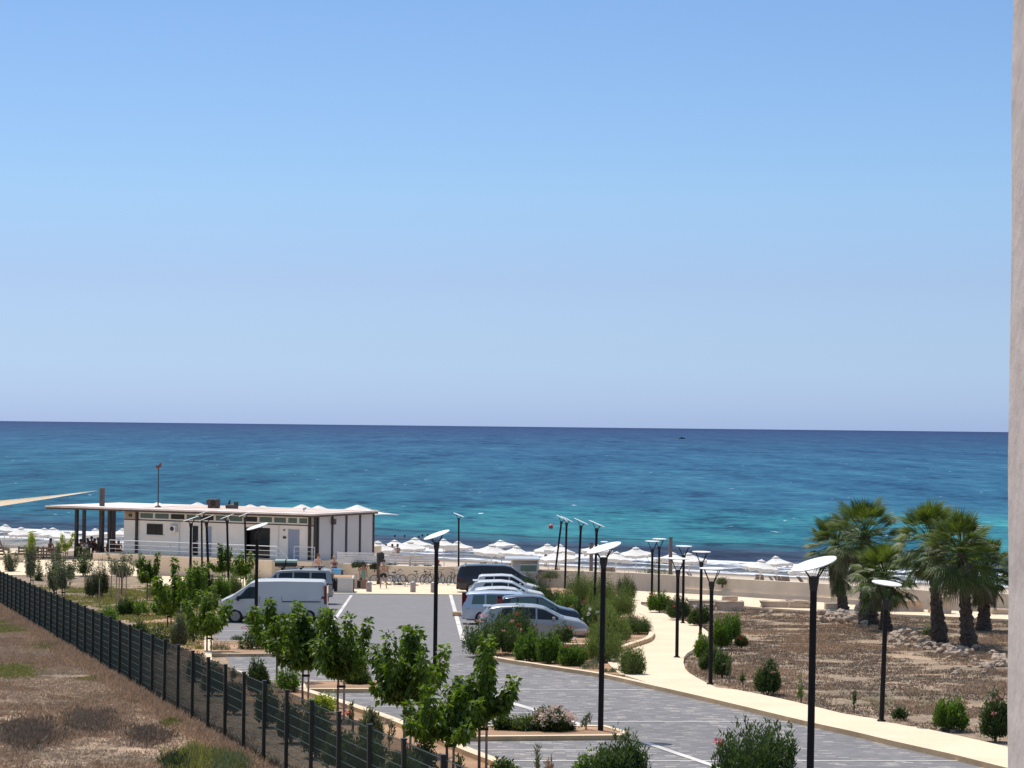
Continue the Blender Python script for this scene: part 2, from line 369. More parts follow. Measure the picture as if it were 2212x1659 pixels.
# ------------------------------------------------------------------ paving, path, kerbs, beds
def paver_mat():
    m, nt, b, L = newmat('grey_pavers')
    tc = N(nt, 'ShaderNodeTexCoord')
    br = N(nt, 'ShaderNodeTexBrick'); br.inputs['Scale'].default_value = 1.0
    br.inputs['Brick Width'].default_value = 0.26; br.inputs['Row Height'].default_value = 0.14; br.inputs['Mortar Size'].default_value = 0.008
    br.inputs['Color1'].default_value = (0, 0, 0, 1); br.inputs['Color2'].default_value = (1, 1, 1, 1); br.inputs['Mortar'].default_value = (0.1, 0.1, 0.1, 1)
    br.offset = 0.5
    L(tc.outputs['Object'], br.inputs['Vector'])
    r = ramp(nt, [(0.0, (0.178, 0.170, 0.172)), (0.45, (0.205, 0.194, 0.196)), (0.78, (0.235, 0.222, 0.22)), (0.9, (0.32, 0.295, 0.275)), (1.0, (0.44, 0.395, 0.345))]); L(br.outputs['Color'], r.inputs[0])
    n = N(nt, 'ShaderNodeTexNoise'); n.inputs['Scale'].default_value = 0.35; n.inputs['Detail'].default_value = 7; L(tc.outputs['Object'], n.inputs[0])
    c = ramp(nt, [(0.35, (0.93, 0.93, 0.935)), (0.65, (1.09, 1.08, 1.065))]); L(n.outputs[0], c.inputs[0])
    mx = N(nt, 'ShaderNodeMixRGB', blend_type='MULTIPLY'); mx.inputs[0].default_value = 1; L(r.outputs[0], mx.inputs[1]); L(c.outputs[0], mx.inputs[2])
    # far end of the car park is one plain grey
    se = N(nt, 'ShaderNodeSeparateXYZ'); L(tc.outputs['Object'], se.inputs[0])
    mr = N(nt, 'ShaderNodeMapRange'); mr.inputs[1].default_value = 80; mr.inputs[2].default_value = 92; L(se.outputs[1], mr.inputs[0])
    mf = N(nt, 'ShaderNodeMath', operation='MULTIPLY'); mf.inputs[1].default_value = 0.75; L(mr.outputs[0], mf.inputs[0])
    fx = N(nt, 'ShaderNodeMixRGB'); fx.inputs[2].default_value = (0.218, 0.205, 0.206, 1); L(mf.outputs[0], fx.inputs[0]); L(mx.outputs[0], fx.inputs[1])
    L(fx.outputs[0], b.inputs['Base Color']); b.inputs['Roughness'].default_value = 0.9; b.inputs['Specular IOR Level'].default_value = 0.2
    bu = N(nt, 'ShaderNodeBump'); bu.inputs['Strength'].default_value = 0.3; bu.inputs['Distance'].default_value = 0.004; L(br.outputs['Fac'], bu.inputs['Height']); L(bu.outputs[0], b.inputs['Normal'])
    return m
M_PAVER = paver_mat()
def P2(pts, dz): return [G(x, y, dz) for x, y in pts]
def sheet(name, pts, dz, m, thick=0.0, world=False):
    P = pts if world else P2(pts, dz)
    me = bpy.data.meshes.new(name); bm = bmesh.new()
    fc = bm.faces.new([bm.verts.new(p) for p in P])
    bmesh.ops.recalc_face_normals(bm, faces=bm.faces)
    if fc.normal.z < 0: fc.normal_flip()
    if thick:
        r = bmesh.ops.extrude_face_region(bm, geom=list(bm.faces))
        for g in r['geom']:
            if isinstance(g, bmesh.types.BMVert): pass
        vs = [g for g in r['geom'] if isinstance(g, bmesh.types.BMVert)]
        bmesh.ops.translate(bm, verts=vs, vec=(0, 0, -thick)); bmesh.ops.recalc_face_normals(bm, faces=bm.faces)
    bmesh.ops.triangulate(bm, faces=[q for q in bm.faces if len(q.verts) > 4])
    bm.to_mesh(me); bm.free(); me.materials.append(m)
    return tag(link(name, me), kind='structure')
def smooth_line(pts, n=6):
    out = []
    P = [pts[0]] + list(pts) + [pts[-1]]
    for i in range(1, len(P) - 2):
        for j in range(n):
            t = j / n; a, b_, c, d = [np.array(q, float) for q in P[i - 1:i + 3]]
            out.append(tuple(0.5 * (2 * b_ + (c - a) * t + (2 * a - 5 * b_ + 4 * c - d) * t * t + (3 * b_ - a - 3 * c + d) * t ** 3)))
    out.append(pts[-1]); return out
def ribbon(pts3, w, h, mb=None, base=0.05, side=0):
    mb = mb or MB(); L_ = []
    n = len(pts3)
    for i, p in enumerate(pts3):
        a = pts3[max(0, i - 1)]; b_ = pts3[min(n - 1, i + 1)]
        t = Vector((b_.x - a.x, b_.y - a.y, 0)).normalized(); nn = Vector((-t.y, t.x, 0))
        o0 = nn * (w * (0.5 + side)); o1 = nn * (w * (side - 0.5))
        dn = Vector((0, 0, h + base))
        L_ += [p + o0, p + o1, p + o1 - dn, p + o0 - dn]
    fs = [(4 * i + k, 4 * i + (k + 1) % 4, 4 * i + 4 + (k + 1) % 4, 4 * i + 4 + k) for i in range(n - 1) for k in range(4)]
    fs += [(0, 1, 2, 3), (4 * n - 1, 4 * n - 2, 4 * n - 3, 4 * n - 4)]
    return mb.add(L_, fs)
def shade_faces(o):                         # cream tops; tan faces darkened in colour for their shade
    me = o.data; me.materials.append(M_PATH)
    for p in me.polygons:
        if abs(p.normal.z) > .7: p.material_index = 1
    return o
def kerb(pts, w=0.25, h=0.13, sm=0, side=0):
    if sm: pts = smooth_line(pts, sm)
    return tag(shade_faces(ribbon(P2(pts, h), w, h, side=side).build('kerb', M_KERB)), kind='structure')

FENKERB = [(-40, 1262), (200, 1340), (450, 1430), (505, 1448), (592, 1472), (661, 1490), (755, 1520), (841, 1549), (934, 1586), (1020, 1622), (1106, 1655), (1350, 1760)]
ROADK = [(1027, 1402), (1050, 1412), (1081, 1421), (1190, 1438), (1303, 1455), (1408, 1478), (1515, 1502), (1622, 1527), (1748, 1557), (1850, 1579), (1938, 1600), (2060, 1627), (2177, 1656), (2500, 1735)]
pav = [(450, 1352), (465, 1330), (505, 1300), (560, 1283), (760, 1283), (985, 1285), (1300, 1290), (1330, 1340), (1330, 1395), (1210, 1393), (1040, 1398)] + [(x, y + 6) for x, y in ROADK[1:]] + [(2500, 2100), (1350, 2100), (1350, 1762)] + FENKERB[::-1][1:9]
sheet('car_park', pav, 0.012, M_PAVER)
# soil strip between fence and kerb
sheet('soil_strip', [(449, 1362), (450, 1431)] + FENKERB[3:] + [(1400, 2300), (900, 2300), (860, 1659), (690, 1590), (560, 1530), (410, 1440), (330, 1385), (352, 1335)], 0.006, M_ISOIL)
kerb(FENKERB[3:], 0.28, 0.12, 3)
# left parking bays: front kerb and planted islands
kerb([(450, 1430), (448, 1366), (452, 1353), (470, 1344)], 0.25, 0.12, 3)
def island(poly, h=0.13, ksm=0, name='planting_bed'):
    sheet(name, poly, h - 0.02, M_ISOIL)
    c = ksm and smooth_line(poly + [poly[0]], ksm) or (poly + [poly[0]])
    tag(shade_faces(ribbon(P2(c, h), 0.2, h).build('kerb', M_KERB)), kind='structure')
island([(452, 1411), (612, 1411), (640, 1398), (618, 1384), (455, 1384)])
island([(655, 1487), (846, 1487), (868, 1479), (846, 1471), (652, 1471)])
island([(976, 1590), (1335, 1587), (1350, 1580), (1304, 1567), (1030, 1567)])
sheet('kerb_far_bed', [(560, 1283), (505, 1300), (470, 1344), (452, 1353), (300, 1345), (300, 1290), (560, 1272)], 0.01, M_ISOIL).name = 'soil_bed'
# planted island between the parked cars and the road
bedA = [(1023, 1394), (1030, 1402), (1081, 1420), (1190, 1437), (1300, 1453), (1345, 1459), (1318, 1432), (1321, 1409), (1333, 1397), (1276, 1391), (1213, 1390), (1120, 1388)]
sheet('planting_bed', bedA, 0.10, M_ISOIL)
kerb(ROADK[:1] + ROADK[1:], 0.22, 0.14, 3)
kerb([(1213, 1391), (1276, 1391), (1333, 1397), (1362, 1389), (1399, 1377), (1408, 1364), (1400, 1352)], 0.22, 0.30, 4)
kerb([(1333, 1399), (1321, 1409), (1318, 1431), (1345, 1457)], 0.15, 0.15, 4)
bedB = [(1213, 1390), (1276, 1391), (1335, 1396), (1365, 1388), (1399, 1376), (1407, 1362), (1392, 1345), (1363, 1323), (1366, 1290), (1369, 1277), (1180, 1270), (1180, 1300), (1250, 1330), (1262, 1370)]
sheet('planting_bed', bedB, 0.17, M_ISOIL, 0.1)
# pedestrian path
path = [(1369, 1276), (1363, 1323), (1392, 1345), (1407, 1362), (1399, 1377), (1362, 1389), (1333, 1397), (1321, 1409), (1318, 1431), (1345, 1457), (1408, 1477), (1515, 1501), (1622, 1526), (1748, 1556), (1850, 1578), (1938, 1599), (2060, 1626), (2177, 1655), (2500, 1734),
        (2500, 1700), (2177, 1613), (2085, 1592), (1992, 1572), (1953, 1567), (1893, 1553), (1820, 1541), (1748, 1523), (1692, 1510), (1640, 1499), (1587, 1489), (1548, 1485), (1525, 1474), (1504, 1463), (1489, 1454), (1480, 1444), (1476, 1430), (1478, 1419), (1484, 1411), (1504, 1399), (1522, 1385), (1530, 1372), (1529, 1364), (1518, 1356), (1503, 1350), (1461, 1335), (1423, 1321), (1385, 1306), (1384, 1300),
        (1440, 1301), (1538, 1303), (1640, 1312), (1746, 1319), (1990, 1329), (2180, 1338), (2400, 1346), (2400, 1338), (2177, 1324), (1955, 1315), (1750, 1299), (1564, 1287)]
sheet('path', path, 0.13, M_PATH, 0.14)
# plazas in front of the beach walls
sheet('plaza', [(560, 1282), (760, 1282), (985, 1284), (1140, 1287), (1140, 1265), (850, 1257), (300, 1236), (200, 1240), (300, 1262)], 0.05, M_PATH, 0.06)
pz = [Z(-60, 1241, -10.1), Z(320, 1245, -10.1), Z(300, 1228, -10.1), Vector((-30, 176, -10.1)), Vector((-60, 190, -10.1)), Vector((-60, 152, -10.1))]
sheet('plaza', pz, 0, M_PATH, 0.9, True)
# painted lines
def line(a, b_, w_, dz=0.02):
    A, B = G(*a, dz), G(*b_, dz)
    sheet('road_marking', [A + Vector((w_ / 2, 0, 0)), B + Vector((w_ / 2, 0, 0)), B - Vector((w_ / 2, 0, 0)), A - Vector((w_ / 2, 0, 0))], 0, M_LINE, 0, True)
def hline(x0, x1, y, w_=0.10, dz=0.02):
    A, B = G(x0, y, dz), G(x1, y, dz); e = Vector((0, w_ / 2, -S * w_ / 2))
    sheet('road_marking', [A - e, B - e, B + e, A + e], 0, M_LINE, 0, True)
line((759, 1286), (700, 1372), 0.16); line((973, 1284), (1001, 1386), 0.2)
line((1087, 1513), (1168, 1537), 0.28, 0.024); line((1168, 1537), (1290, 1577), 0.26, 0.024); line((1392, 1603), (1560, 1660), 0.2, 0.024); line((1560, 1660), (1800, 1745), 0.2, 0.024)
for a in ((1065, 1410, 1489.5), (1262, 1765, 1558.5), (1030, 1110, 1522), (1030, 1150, 1540), (1020, 1222, 1561), (1010, 1290, 1620), (1050, 2110, 1643), (510, 610, 1444), (740, 850, 1508), (790, 880, 1526), (452, 560, 1362), (452, 560, 1376), (545, 980, 1437)): hline(*a, w_=0.12)

bk = [(-60, 1243), (330, 1247)]
A_, B_ = pz[0], pz[1]
_w = [A_ + Vector((0, -.02, -.03)), B_ + Vector((0, -.02, -.03)), B_ + Vector((2.5, -9, 0)), A_ + Vector((0, -11, 0))]
for q in _w[2:]: q.z = zplane(q.x, q.y) + .03
tag(MB().add(_w + [q - Vector((0, 0, 1)) for q in _w], [(0, 1, 2, 3), (7, 6, 5, 4), (0, 4, 5, 1), (1, 5, 6, 2), (2, 6, 7, 3), (3, 7, 4, 0)]).build('grass_bank', bpy.data.materials['dry_ground']), kind='structure')

# ------------------------------------------------------------------ walls of the beach front
def wall_run(name, pts, heights, thick, label, m=M_WALL, cat='wall', depth=2.5, joints=True, plinth=True):
    # pts: ground points (Vector) along the foot of the wall; built as solid with a coping and a foot course
    t = thing(name, label, cat, pts[0]); o = pts[0]
    n = len(pts); vs = []
    for i, p in enumerate(pts):
        a = pts[max(0, i - 1)]; b_ = pts[min(n - 1, i + 1)]
        d = Vector((b_.x - a.x, b_.y - a.y, 0)).normalized(); nn = Vector((-d.y, d.x, 0))
        if nn.y < 0: nn = -nn
        q = p - o; h = Vector((0, 0, heights[i]))
        vs += [q + h, q + h + nn * thick, q + nn * thick - Vector((0, 0, depth)), q - Vector((0, 0, depth))]
    fs = [(4 * i + k, 4 * i + (k + 1) % 4, 4 * i + 4 + (k + 1) % 4, 4 * i + 4 + k) for i in range(n - 1) for k in range(4)]
    fs += [(0, 1, 2, 3), (4 * n - 1, 4 * n - 2, 4 * n - 3, 4 * n - 4)]
    MB().add(vs, fs).build('wall_face', m, t)
    if plinth:
        mb = MB(); c = []
        for i, p in enumerate(pts):
            a = pts[max(0, i - 1)]; b_ = pts[min(n - 1, i + 1)]
            d = Vector((b_.x - a.x, b_.y - a.y, 0)).normalized(); nn = Vector((-d.y, d.x, 0)); nn = nn if nn.y > 0 else -nn
            c.append(p - o - nn * 0.05 + Vector((0, 0, 0.30)))
        ribbon(c, 0.09, 0.55, mb); mb.build('plinth', m, t)
    return t
sw = [G(985, 1260), G(1180, 1268), G(1369, 1275), G(1470, 1280.5), G(1564, 1287.5), G(1660, 1293.5), G(1750, 1299), G(1850, 1307), G(1955, 1315), G(2060, 1320.5), G(2177, 1325), G(2400, 1338)]
wall_run('sea_wall', sw, [1.12] * 3 + [1.08] * 6 + [1.02] * 3, 0.3, 'long cream rendered sea wall between the path and the beach')
pw = [G(591, 1262), G(740, 1253), G(850, 1257), G(938, 1259.5), G(984, 1260)]
wall_run('planter_wall', pw[1:], [1.15, 1.12, 1.12, 1.12], 0.3, 'cream planter wall behind the row of parked bicycles')
# slatted white screen on the planter wall
SLAT = mat('slat_paint', (0.66, 0.64, 0.65), 0.6, 0.08)
def slat_screen(a, b_, n, h, label):
    t = thing('slat_fence', label, 'fence', a); d = b_ - a
    for i in range(n):
        MB().box((0, 0, h * (i + 0.5) / n), (d.length, 0.03, h / n - 0.03), math.atan2(d.y, d.x)).build('slat', SLAT, t).location = d / 2 * 1.0 if False else (d.x / 2, d.y / 2, d.z / 2)
    for i in range(6):
        q = d * (i / 5); MB().box((q.x, q.y + 0.045, q.z + h / 2), (0.06, 0.05, h)).build('post', M_FRAMEW, t)
    return t
pa = onray(729, 1215.5, 161.2); pb = onray(939, 1222.5, 160.2)
slat_screen(pa, pb, 5, 0.80, 'pale grey slatted screen fence above the planter wall')
# white block planter behind the SUV
pbx = G(738, 1282)
t = thing('block_planter', 'white rendered block planter at the head of the left parking bays', 'planter', pbx, R(2.2))
MB().bx(-0.68, 0.68, -0.1, 2.6, -0.1, 0.93).build('box', M_WALLW, t, bevel=0.02)
MB().bx(-0.58, 0.58, 0.0, 2.5, 0.85, 0.95).build('soil', M_ISOIL, t)
MB().bx(0.685, 0.72, 0.1, 1.2, 0.05, 0.8).build('dark_panel', M_BLACK, t)

# ------------------------------------------------------------------ beach bar
C0 = Vector((-13.7, 163.0, -9.57)); RZ = math.atan2(-0.455, 0.89)
ux, uy = Vector((math.cos(RZ), math.sin(RZ), 0)), Vector((-math.sin(RZ), math.cos(RZ), 0))
def sx(px, y=0.0):                                 # local x on the front wall for a view column
    r = (px - W2) / F; c = C0 + uy * y
    return (r * c.y - c.x) / (ux.x - r * ux.y)
def loc(x, y, z=0): return C0 + ux * x + uy * y + Vector((0, 0, z))
dk = thing('terrace', 'raised cream terrace that carries the white beach bar', 'terrace', C0, RZ)
MB().bx(-17.6, sx(592, -2.3), -2.3, 9.2, -2.2, -0.004).build('retaining_wall', M_WALL, dk)
MB().bx(-17.6, -6.3, 9.205, 20, -2.2, -0.006).build('rear_terrace', M_WALL, dk)
MB().bx(-25.5, -17.605, -2.3, 21, -2.2, -0.45).build('lower_deck', M_WOOD, dk)
MB().bx(sx(592, -2.3) + 0.005, 0.7, -1.6, 9.2, -2.2, -0.01).build('landing', M_WALL, dk)
for i in range(5):
    MB().bx(-19.6 + 0.005 * i, -17.61, -2.3 - 0.35 * (i + 1), -2.3 - 0.35 * i - 0.004, -2.2, -0.5 - 0.12 * i).build('step', M_WALL, dk)
bar = thing('beach_bar', 'long white single storey beach bar with flat overhanging roof', 'building', C0, RZ)
LX = sx(272)
wb = MB()
D = 7.9; HB = 3.05
# front wall as panels around the openings: (x0,x1,z0,z1)
dA = (sx(419), sx(434)); dB = (sx(448), sx(463)); dC = (sx(534.5), sx(587.5)); dD = (sx(625.5), sx(652.5)); wn = (sx(322), sx(356))
openings = [dA, dB, dC, dD]
x = LX
for a, b_ in openings:
    wb.bx(x, a, 0, 0.15, 0, 2.38); wb.bx(a, b_, 0, 0.15, 2.15, 2.38); x = b_
wb.bx(x, -0.05, 0, 0.15, 0, 2.38)
wb.bx(LX, -0.05, 0.004, 0.15, 2.46, 2.5); wb.bx(LX, LX + 0.15, 0.151, D - 0.151, 0, HB); wb.bx(LX, -0.05, D - 0.15, D, 0, HB)
wb.build('front_wall', M_PANEL, bar)
MB().bx(LX, -0.05, 0.02, 0.14, 2.5, HB).build('transom_wall', M_WALLW, bar)
MB().bx(LX, -0.2, -0.03, 0.15, 2.381, 2.459).build('beam', M_FASCIA, bar)
xs_ = [sx(q) for q in (305, 337, 371, 405, 440, 468, 498, 530, 562, 594, 624, 648, 670)]
for a, b_ in zip(xs_[:-1], xs_[1:]):
    f_ = MB()
    f_.bx(a + 0.02, b_ - 0.02, -0.02, 0.018, 2.50, 2.56).bx(a + 0.02, b_ - 0.02, -0.02, 0.018, 2.93, 2.99).bx(a + 0.02, a + 0.09, -0.02, 0.018, 2.561, 2.929).bx(b_ - 0.09, b_ - 0.02, -0.02, 0.018, 2.561, 2.929)
    wf = f_.build('window', M_FRAMEW, bar)
    MB().bx(a + 0.09, b_ - 0.09, -0.005, 0.017, 2.56, 2.93).build('pane', M_GLASSB if random.random() < .5 else M_GLASS, wf)
# tall window
wf = MB().bx(wn[0], wn[1], -0.05, -0.001, 1.38, 1.45).bx(wn[0], wn[1], -0.05, -0.001, 2.10, 2.16).bx(wn[0], wn[0] + .07, -0.05, -0.001, 1.451, 2.099).bx(wn[1] - .07, wn[1], -0.05, -0.001, 1.451, 2.099).bx(sum(wn) / 2 - .04, sum(wn) / 2 + .04, -0.05, -0.001, 1.451, 2.099).build('window', M_FRAMED, bar)
MB().bx(wn[0] + .07, wn[1] - .07, -0.02, -0.003, 1.452, 2.098).build('pane', M_GLASS, wf)
MB().bx(wn[0] - .1, wn[1] + .1, -0.14, -0.002, 1.30, 1.36).build('sill', M_FRAMEW, wf)
for (a, b_), m_, nm in ((dA, M_DARKIN, 'door'), (dB, M_DOORBLUE, 'door'), (dD, M_DOORBLUE, 'door')):
    d_ = MB().bx(a + .05, b_ - .05, 0.03, 0.08, 0, 2.12).build(nm, m_, bar)
    MB().bx(a, a + .05, -0.02, 0.1, 0, 2.15).bx(b_ - .05, b_, -0.02, 0.1, 0, 2.15).bx(a + .05, b_ - .05, -0.02, 0.1, 2.12, 2.15).build('door_frame', M_FRAMEW, d_)
    MB().tube((b_ - .15, -0.02, 1.0), (b_ - .15, 0.02, 1.0), 0.04).build('handle', M_STEEL, d_)
mid = sum(dC) / 2
d_ = MB().bx(dC[0] + .06, dC[1] - .06, 0.5, 0.55, 0, 2.14).build('doorway', M_DARKIN, bar)
MB().bx(dC[0], dC[0] + .06, -0.02, 0.12, 0, 2.15).bx(dC[1] - .06, dC[1], -0.02, 0.12, 0, 2.15).bx(mid - .03, mid + .03, -0.02, 0.12, 0, 2.14).build('door_frame', M_FRAMED, d_)
MB().bx(mid + .04, dC[1] - .07, 0.02, 0.05, 0.05, 2.1).build('glass_leaf', M_GLASS, d_)
# vents & boxes on the wall
v_ = MB().bx(sx(274), sx(298), -0.04, -0.002, 2.48, 2.97).build('vent_panel', mat('beige_panel', (0.42, 0.33, 0.26), .7), bar)
MB().bx(sx(283), sx(290), -0.07, -0.041, 2.62, 2.84).build('vent', M_WOODD, v_)
MB().bx(sx(617), sx(622), -0.1, -0.002, 1.45, 1.6).build('switch_box', M_FRAMED, bar)
MB().bx(sx(617), sx(620), -0.08, -0.002, 2.0, 2.1).build('wall_lamp', M_FRAMED, bar)
for q in (301, 686, 674):
    MB().bx(sx(q) - .09, sx(q) + .09, -0.16, -0.035, 0, HB).build('post', M_FRAMED, bar)
for q in (392, 606):
    MB().tube((sx(q), -0.06, 0.02), (sx(q), -0.06, 2.36), 0.035).build('drain_pipe', M_FRAMEW, bar)
v_ = MB().bx(sx(374), sx(388), -0.32, -0.04, 1.62, 2.12).build('wall_cooler', M_FRAMEW, bar, bevel=.02)
MB().lathe([(0.17, 0), (0.17, 0.012)], 16, ((sx(374) + sx(388)) / 2, -0.321, 1.87), Matrix.Rotation(R(90), 3, 'X')).build('fan_grille', M_FRAMED, v_)
# side wall panels
for i in range(4):
    y0 = 0.25 + i * 1.92
    MB().bx(-0.06, 0.02, y0 + 0.09, y0 + 1.83, 0, HB).build('side_panel', mat('side_panel', (0.56, 0.53, 0.52), .6, .04, .6), bar)
    MB().bx(-0.06, 0.09, y0 - 0.09, y0 + 0.089, 0, HB).build('post', M_FRAMED, bar)
MB().bx(-0.06, 0.09, D - 0.05, D + 0.12, 0, HB).build('post', M_FRAMED, bar)
MB().bx(0.0, 0.3, 2.0, 2.3, 2.45, 2.85).build('wall_lamp', M_FASCIA, bar)
# interior floor + roof
RX0 = sx(103, -1.0)
MB().bx(RX0, 0.35, -1.0, D + .16, HB + 0.001, HB + 0.13).build('fascia', M_FASCIA, bar)
MB().bx(RX0 - 0.04, 0.39, -1.04, D + .20, HB + 0.131, HB + 0.25).build('roof', M_ROOFTOP, bar)
MB().bx(LX + 1.0, -0.4, 0.6, D - .4, HB + 0.251, HB + 0.262).build('roof_deck', mat('roof_deck', (0.60, 0.48, 0.41), .8, .25, 0.7), bar)
for px_, y_ in ((170, -0.4), (241, -0.4), (186, 6.9), (250, 6.9)):
    MB().bx(sx(px_, y_) - .11, sx(px_, y_) + .11, y_ - .11, y_ + .11, -0.45, HB).build('column', M_FRAMED, bar)

def railing(pts, h, label, n=3):
    t = thing('railing', label, 'railing', pts[0]); o = pts[0]
    mb = MB()
    for k in range(n):
        hh = h * (1 - k / (n + .2)); mb = MB()
        for a, b_ in zip(pts[:-1], pts[1:]): mb.tube(a - o + Vector((0, 0, hh)), b_ - o + Vector((0, 0, hh)), 0.028 if k == 0 else 0.014, n=6)
        mb.build('rail', M_STEEL, t)
    for a, b_ in zip(pts[:-1], pts[1:]):
        c = max(1, round((b_ - a).length / 1.5))
        for i in range(c + (b_ is pts[-1])):
            q = a + (b_ - a) * (i / c) - o; MB().tube(q, q + Vector((0, 0, h)), 0.028, n=6).build('post', M_STEEL, t)
railing([loc(-16.2, -2.2), loc(sx(330, -2.2), -2.2), loc(sx(414, -2.2), -2.2)], 1.0, 'galvanised railing on the terrace edge left of the bar doors')
railing([loc(sx(420, -2.2), -2.2), loc(sx(520, -2.2), -2.2), loc(sx(603, -2.2), -2.2), loc(sx(627, -2.2), -2.2, -0.8)], 1.0, 'galvanised railing that slopes down steps beside the blue door')
railing([loc(sx(640, -1.5), -1.5), loc(sx(684, -1.5), -1.5)], 1.0, 'short railing right of the sloping steps by the bar corner')

# things on and round the roof
r0 = loc(sx(345, 1.5), 1.5, HB + .262)
t = thing('speaker_mast', 'thin mast with a boxy loudspeaker standing on the bar roof', 'mast', r0)
MB().tube((0, 0, 0), (0, 0, 2.9), 0.05, 0.035).build('pole', M_FRAMED, t); MB().lathe([(0.25, 0), (0.22, 0.08), (0.06, 0.16)], 10).build('base', M_FASCIA, t)
MB().bx(-0.18, 0.06, -0.15, 0.15, 2.86, 3.12).bx(0.065, 0.2, -0.1, 0.1, 2.95, 3.28).build('speaker', mat('speaker', (0.16, 0.07, 0.06), .6), t, bevel=0.02)
r1 = loc(sx(465, 3), 3, HB + .262)
t = thing('air_conditioner', 'brown box air conditioner standing on the bar roof', 'air conditioner', r1, RZ)
MB().bx(-0.38, 0.42, -0.25, 0.25, 0.03, 0.68).build('housing', mat('ac_brown', (0.10, 0.06, 0.05), .6), t, bevel=0.03)
MB().bx(-0.52, -0.385, -0.2, 0.2, 0.30, 0.62).build('side_box', M_FASCIA, t, bevel=0.02)
MB().lathe([(0.22, 0), (0.22, 0.03), (0.05, 0.05)], 16, (0.1, -0.26, 0.36), Matrix.Rotation(R(90), 3, 'X')).build('fan_grille', M_BLACK, t)
for i in (-.3, .3): MB().bx(i - .05, i + .05, -.25, .25, 0, .029).build('foot', M_BLACK, t)
r2 = loc(sx(505, 3.2), 3.2, HB + .262)
t = thing('extractor_unit', 'low dark extractor fan unit with an upright snorkel on the bar roof', 'extractor fan', r2, RZ)
MB().bx(-0.45, 0.40, -0.25, 0.25, 0.0, 0.30).build('housing', M_FASCIA, t, bevel=0.04)
MB().tube((-0.28, 0, 0.3), (-0.2, 0, 0.62), 0.10, 0.06).build('snorkel', M_FRAMED, t); MB().bx(0.28, 0.42, -.2, .2, 0.301, 0.5).build('flap', M_FRAMED, t)
r3 = loc(sx(660, 2), 2, HB + .262)
t = thing('floodlight', 'tiny grey floodlight on the bar roof near the corner', 'floodlight', r3)
MB().tube((0, 0, 0), (0, 0, 0.12), 0.03).build('stem', M_STEEL, t); MB().box((0.04, 0, 0.2), (0.26, 0.12, 0.16), 0, Matrix.Rotation(R(-25), 3, 'Y')).build('lamp_head', M_STEEL, t, bevel=.02)
# tall mast and shade sail
mp = loc(sx(224, 1.0), 1.0, -0.45)
t = thing('sail_mast', 'thick brown steel mast rising through the pergola roof', 'mast', mp, RZ)
MB().bx(-0.15, 0.15, -0.15, 0.15, 0, 5.1).build('pole', mat('mast_brown', (0.11, 0.085, 0.08), .6), t, bevel=.02); MB().bx(-0.19, -0.151, -0.05, 0.05, 4.8, 5.0).build('bracket', M_STEEL, t)
tip = onray(210, 1060, mp.y - .3)
def sail(verts, name, label):
    A, B, C = verts; n = 14; V = []; Fc = []
    for i in range(n + 1):
        for j in range(n + 1 - i):
            a, b_ = i / n, j / n; c = 1 - a - b_
            p = A * c + B * a + C * b_; s_ = -0.9 * (a * b_ + b_ * c + a * c)
            pull = (A + B + C) / 3 - p
            p = p + pull * 0.25 * (4 * (a * b_ * (1 - c) + b_ * c * (1 - a) + a * c * (1 - b_)) * .5) + Vector((0, 0, s_))
            V.append(p)
    idx = {}; k = 0
    for i in range(n + 1):
        for j in range(n + 1 - i): idx[i, j] = k; k += 1
    for i in range(n):
        for j in range(n - i):
            Fc.append((idx[i, j], idx[i + 1, j], idx[i, j + 1]))
            if j < n - i - 1: Fc.append((idx[i + 1, j], idx[i + 1, j + 1], idx[i, j + 1]))
    o = MB().add([v_ - A for v_ in V], Fc).build(name, cloth('sail_cloth', (0.96, 0.90, 0.80), 0.55), smooth=True)
    o.location = A; m = o.modifiers.new('thickness', 'SOLIDIFY'); m.thickness = 0.02
    return tag(o, label, 'shade sail')
q1 = onray(-330, 1096, 165); q2 = onray(-330, 1134, 178)
sail([tip, q1, q2], 'shade_sail', 'cream shade sail stretched from the brown mast out of the picture')

# ------------------------------------------------------------------ big square parasols behind the bar
def parasol_mesh(nseg, r, rise, val, rot):
    mb = MB(); top = Vector((0, 0, 0)); ring = []
    for i in range(nseg):
        a = rot + i * 2 * math.pi / nseg; ring.append(Vector((r * math.cos(a), r * math.sin(a), -rise)))
    V = [Vector((0, 0, 0))]; Fc = []; K = 5
    for k in range(1, K + 1):
        u = k / K
        for i in range(nseg):
            a, b_ = ring[i], ring[(i + 1) % nseg]
            for j in range(4):
                p = a.lerp(b_, j / 4) * u; sag = 0.05 * r * math.sin(math.pi * j / 4) * u - 0.05 * r * math.sin(math.pi * u)
                p.z -= -0.0; p.z += sag - 0.02 * r * math.sin(math.pi * j / 4) * u; V.append(p)
    m_ = nseg * 4
    for i in range(m_): Fc.append((0, 1 + i, 1 + (i + 1) % m_))
    for k in range(K - 1):
        for i in range(m_): Fc.append((1 + k * m_ + i, 1 + (k + 1) * m_ + i, 1 + (k + 1) * m_ + (i + 1) % m_, 1 + k * m_ + (i + 1) % m_))
    b0 = 1 + (K - 1) * m_
    if val:
        for i in range(m_):
            p = Vector(V[b0 + i]); p.z -= val * (1 + .25 * math.sin(i * 2.4)); V.append(p)
        for i in range(m_): Fc.append((b0 + i, b0 + m_ + i, b0 + m_ + (i + 1) % m_, b0 + (i + 1) % m_))
    return mb.add(V, Fc)
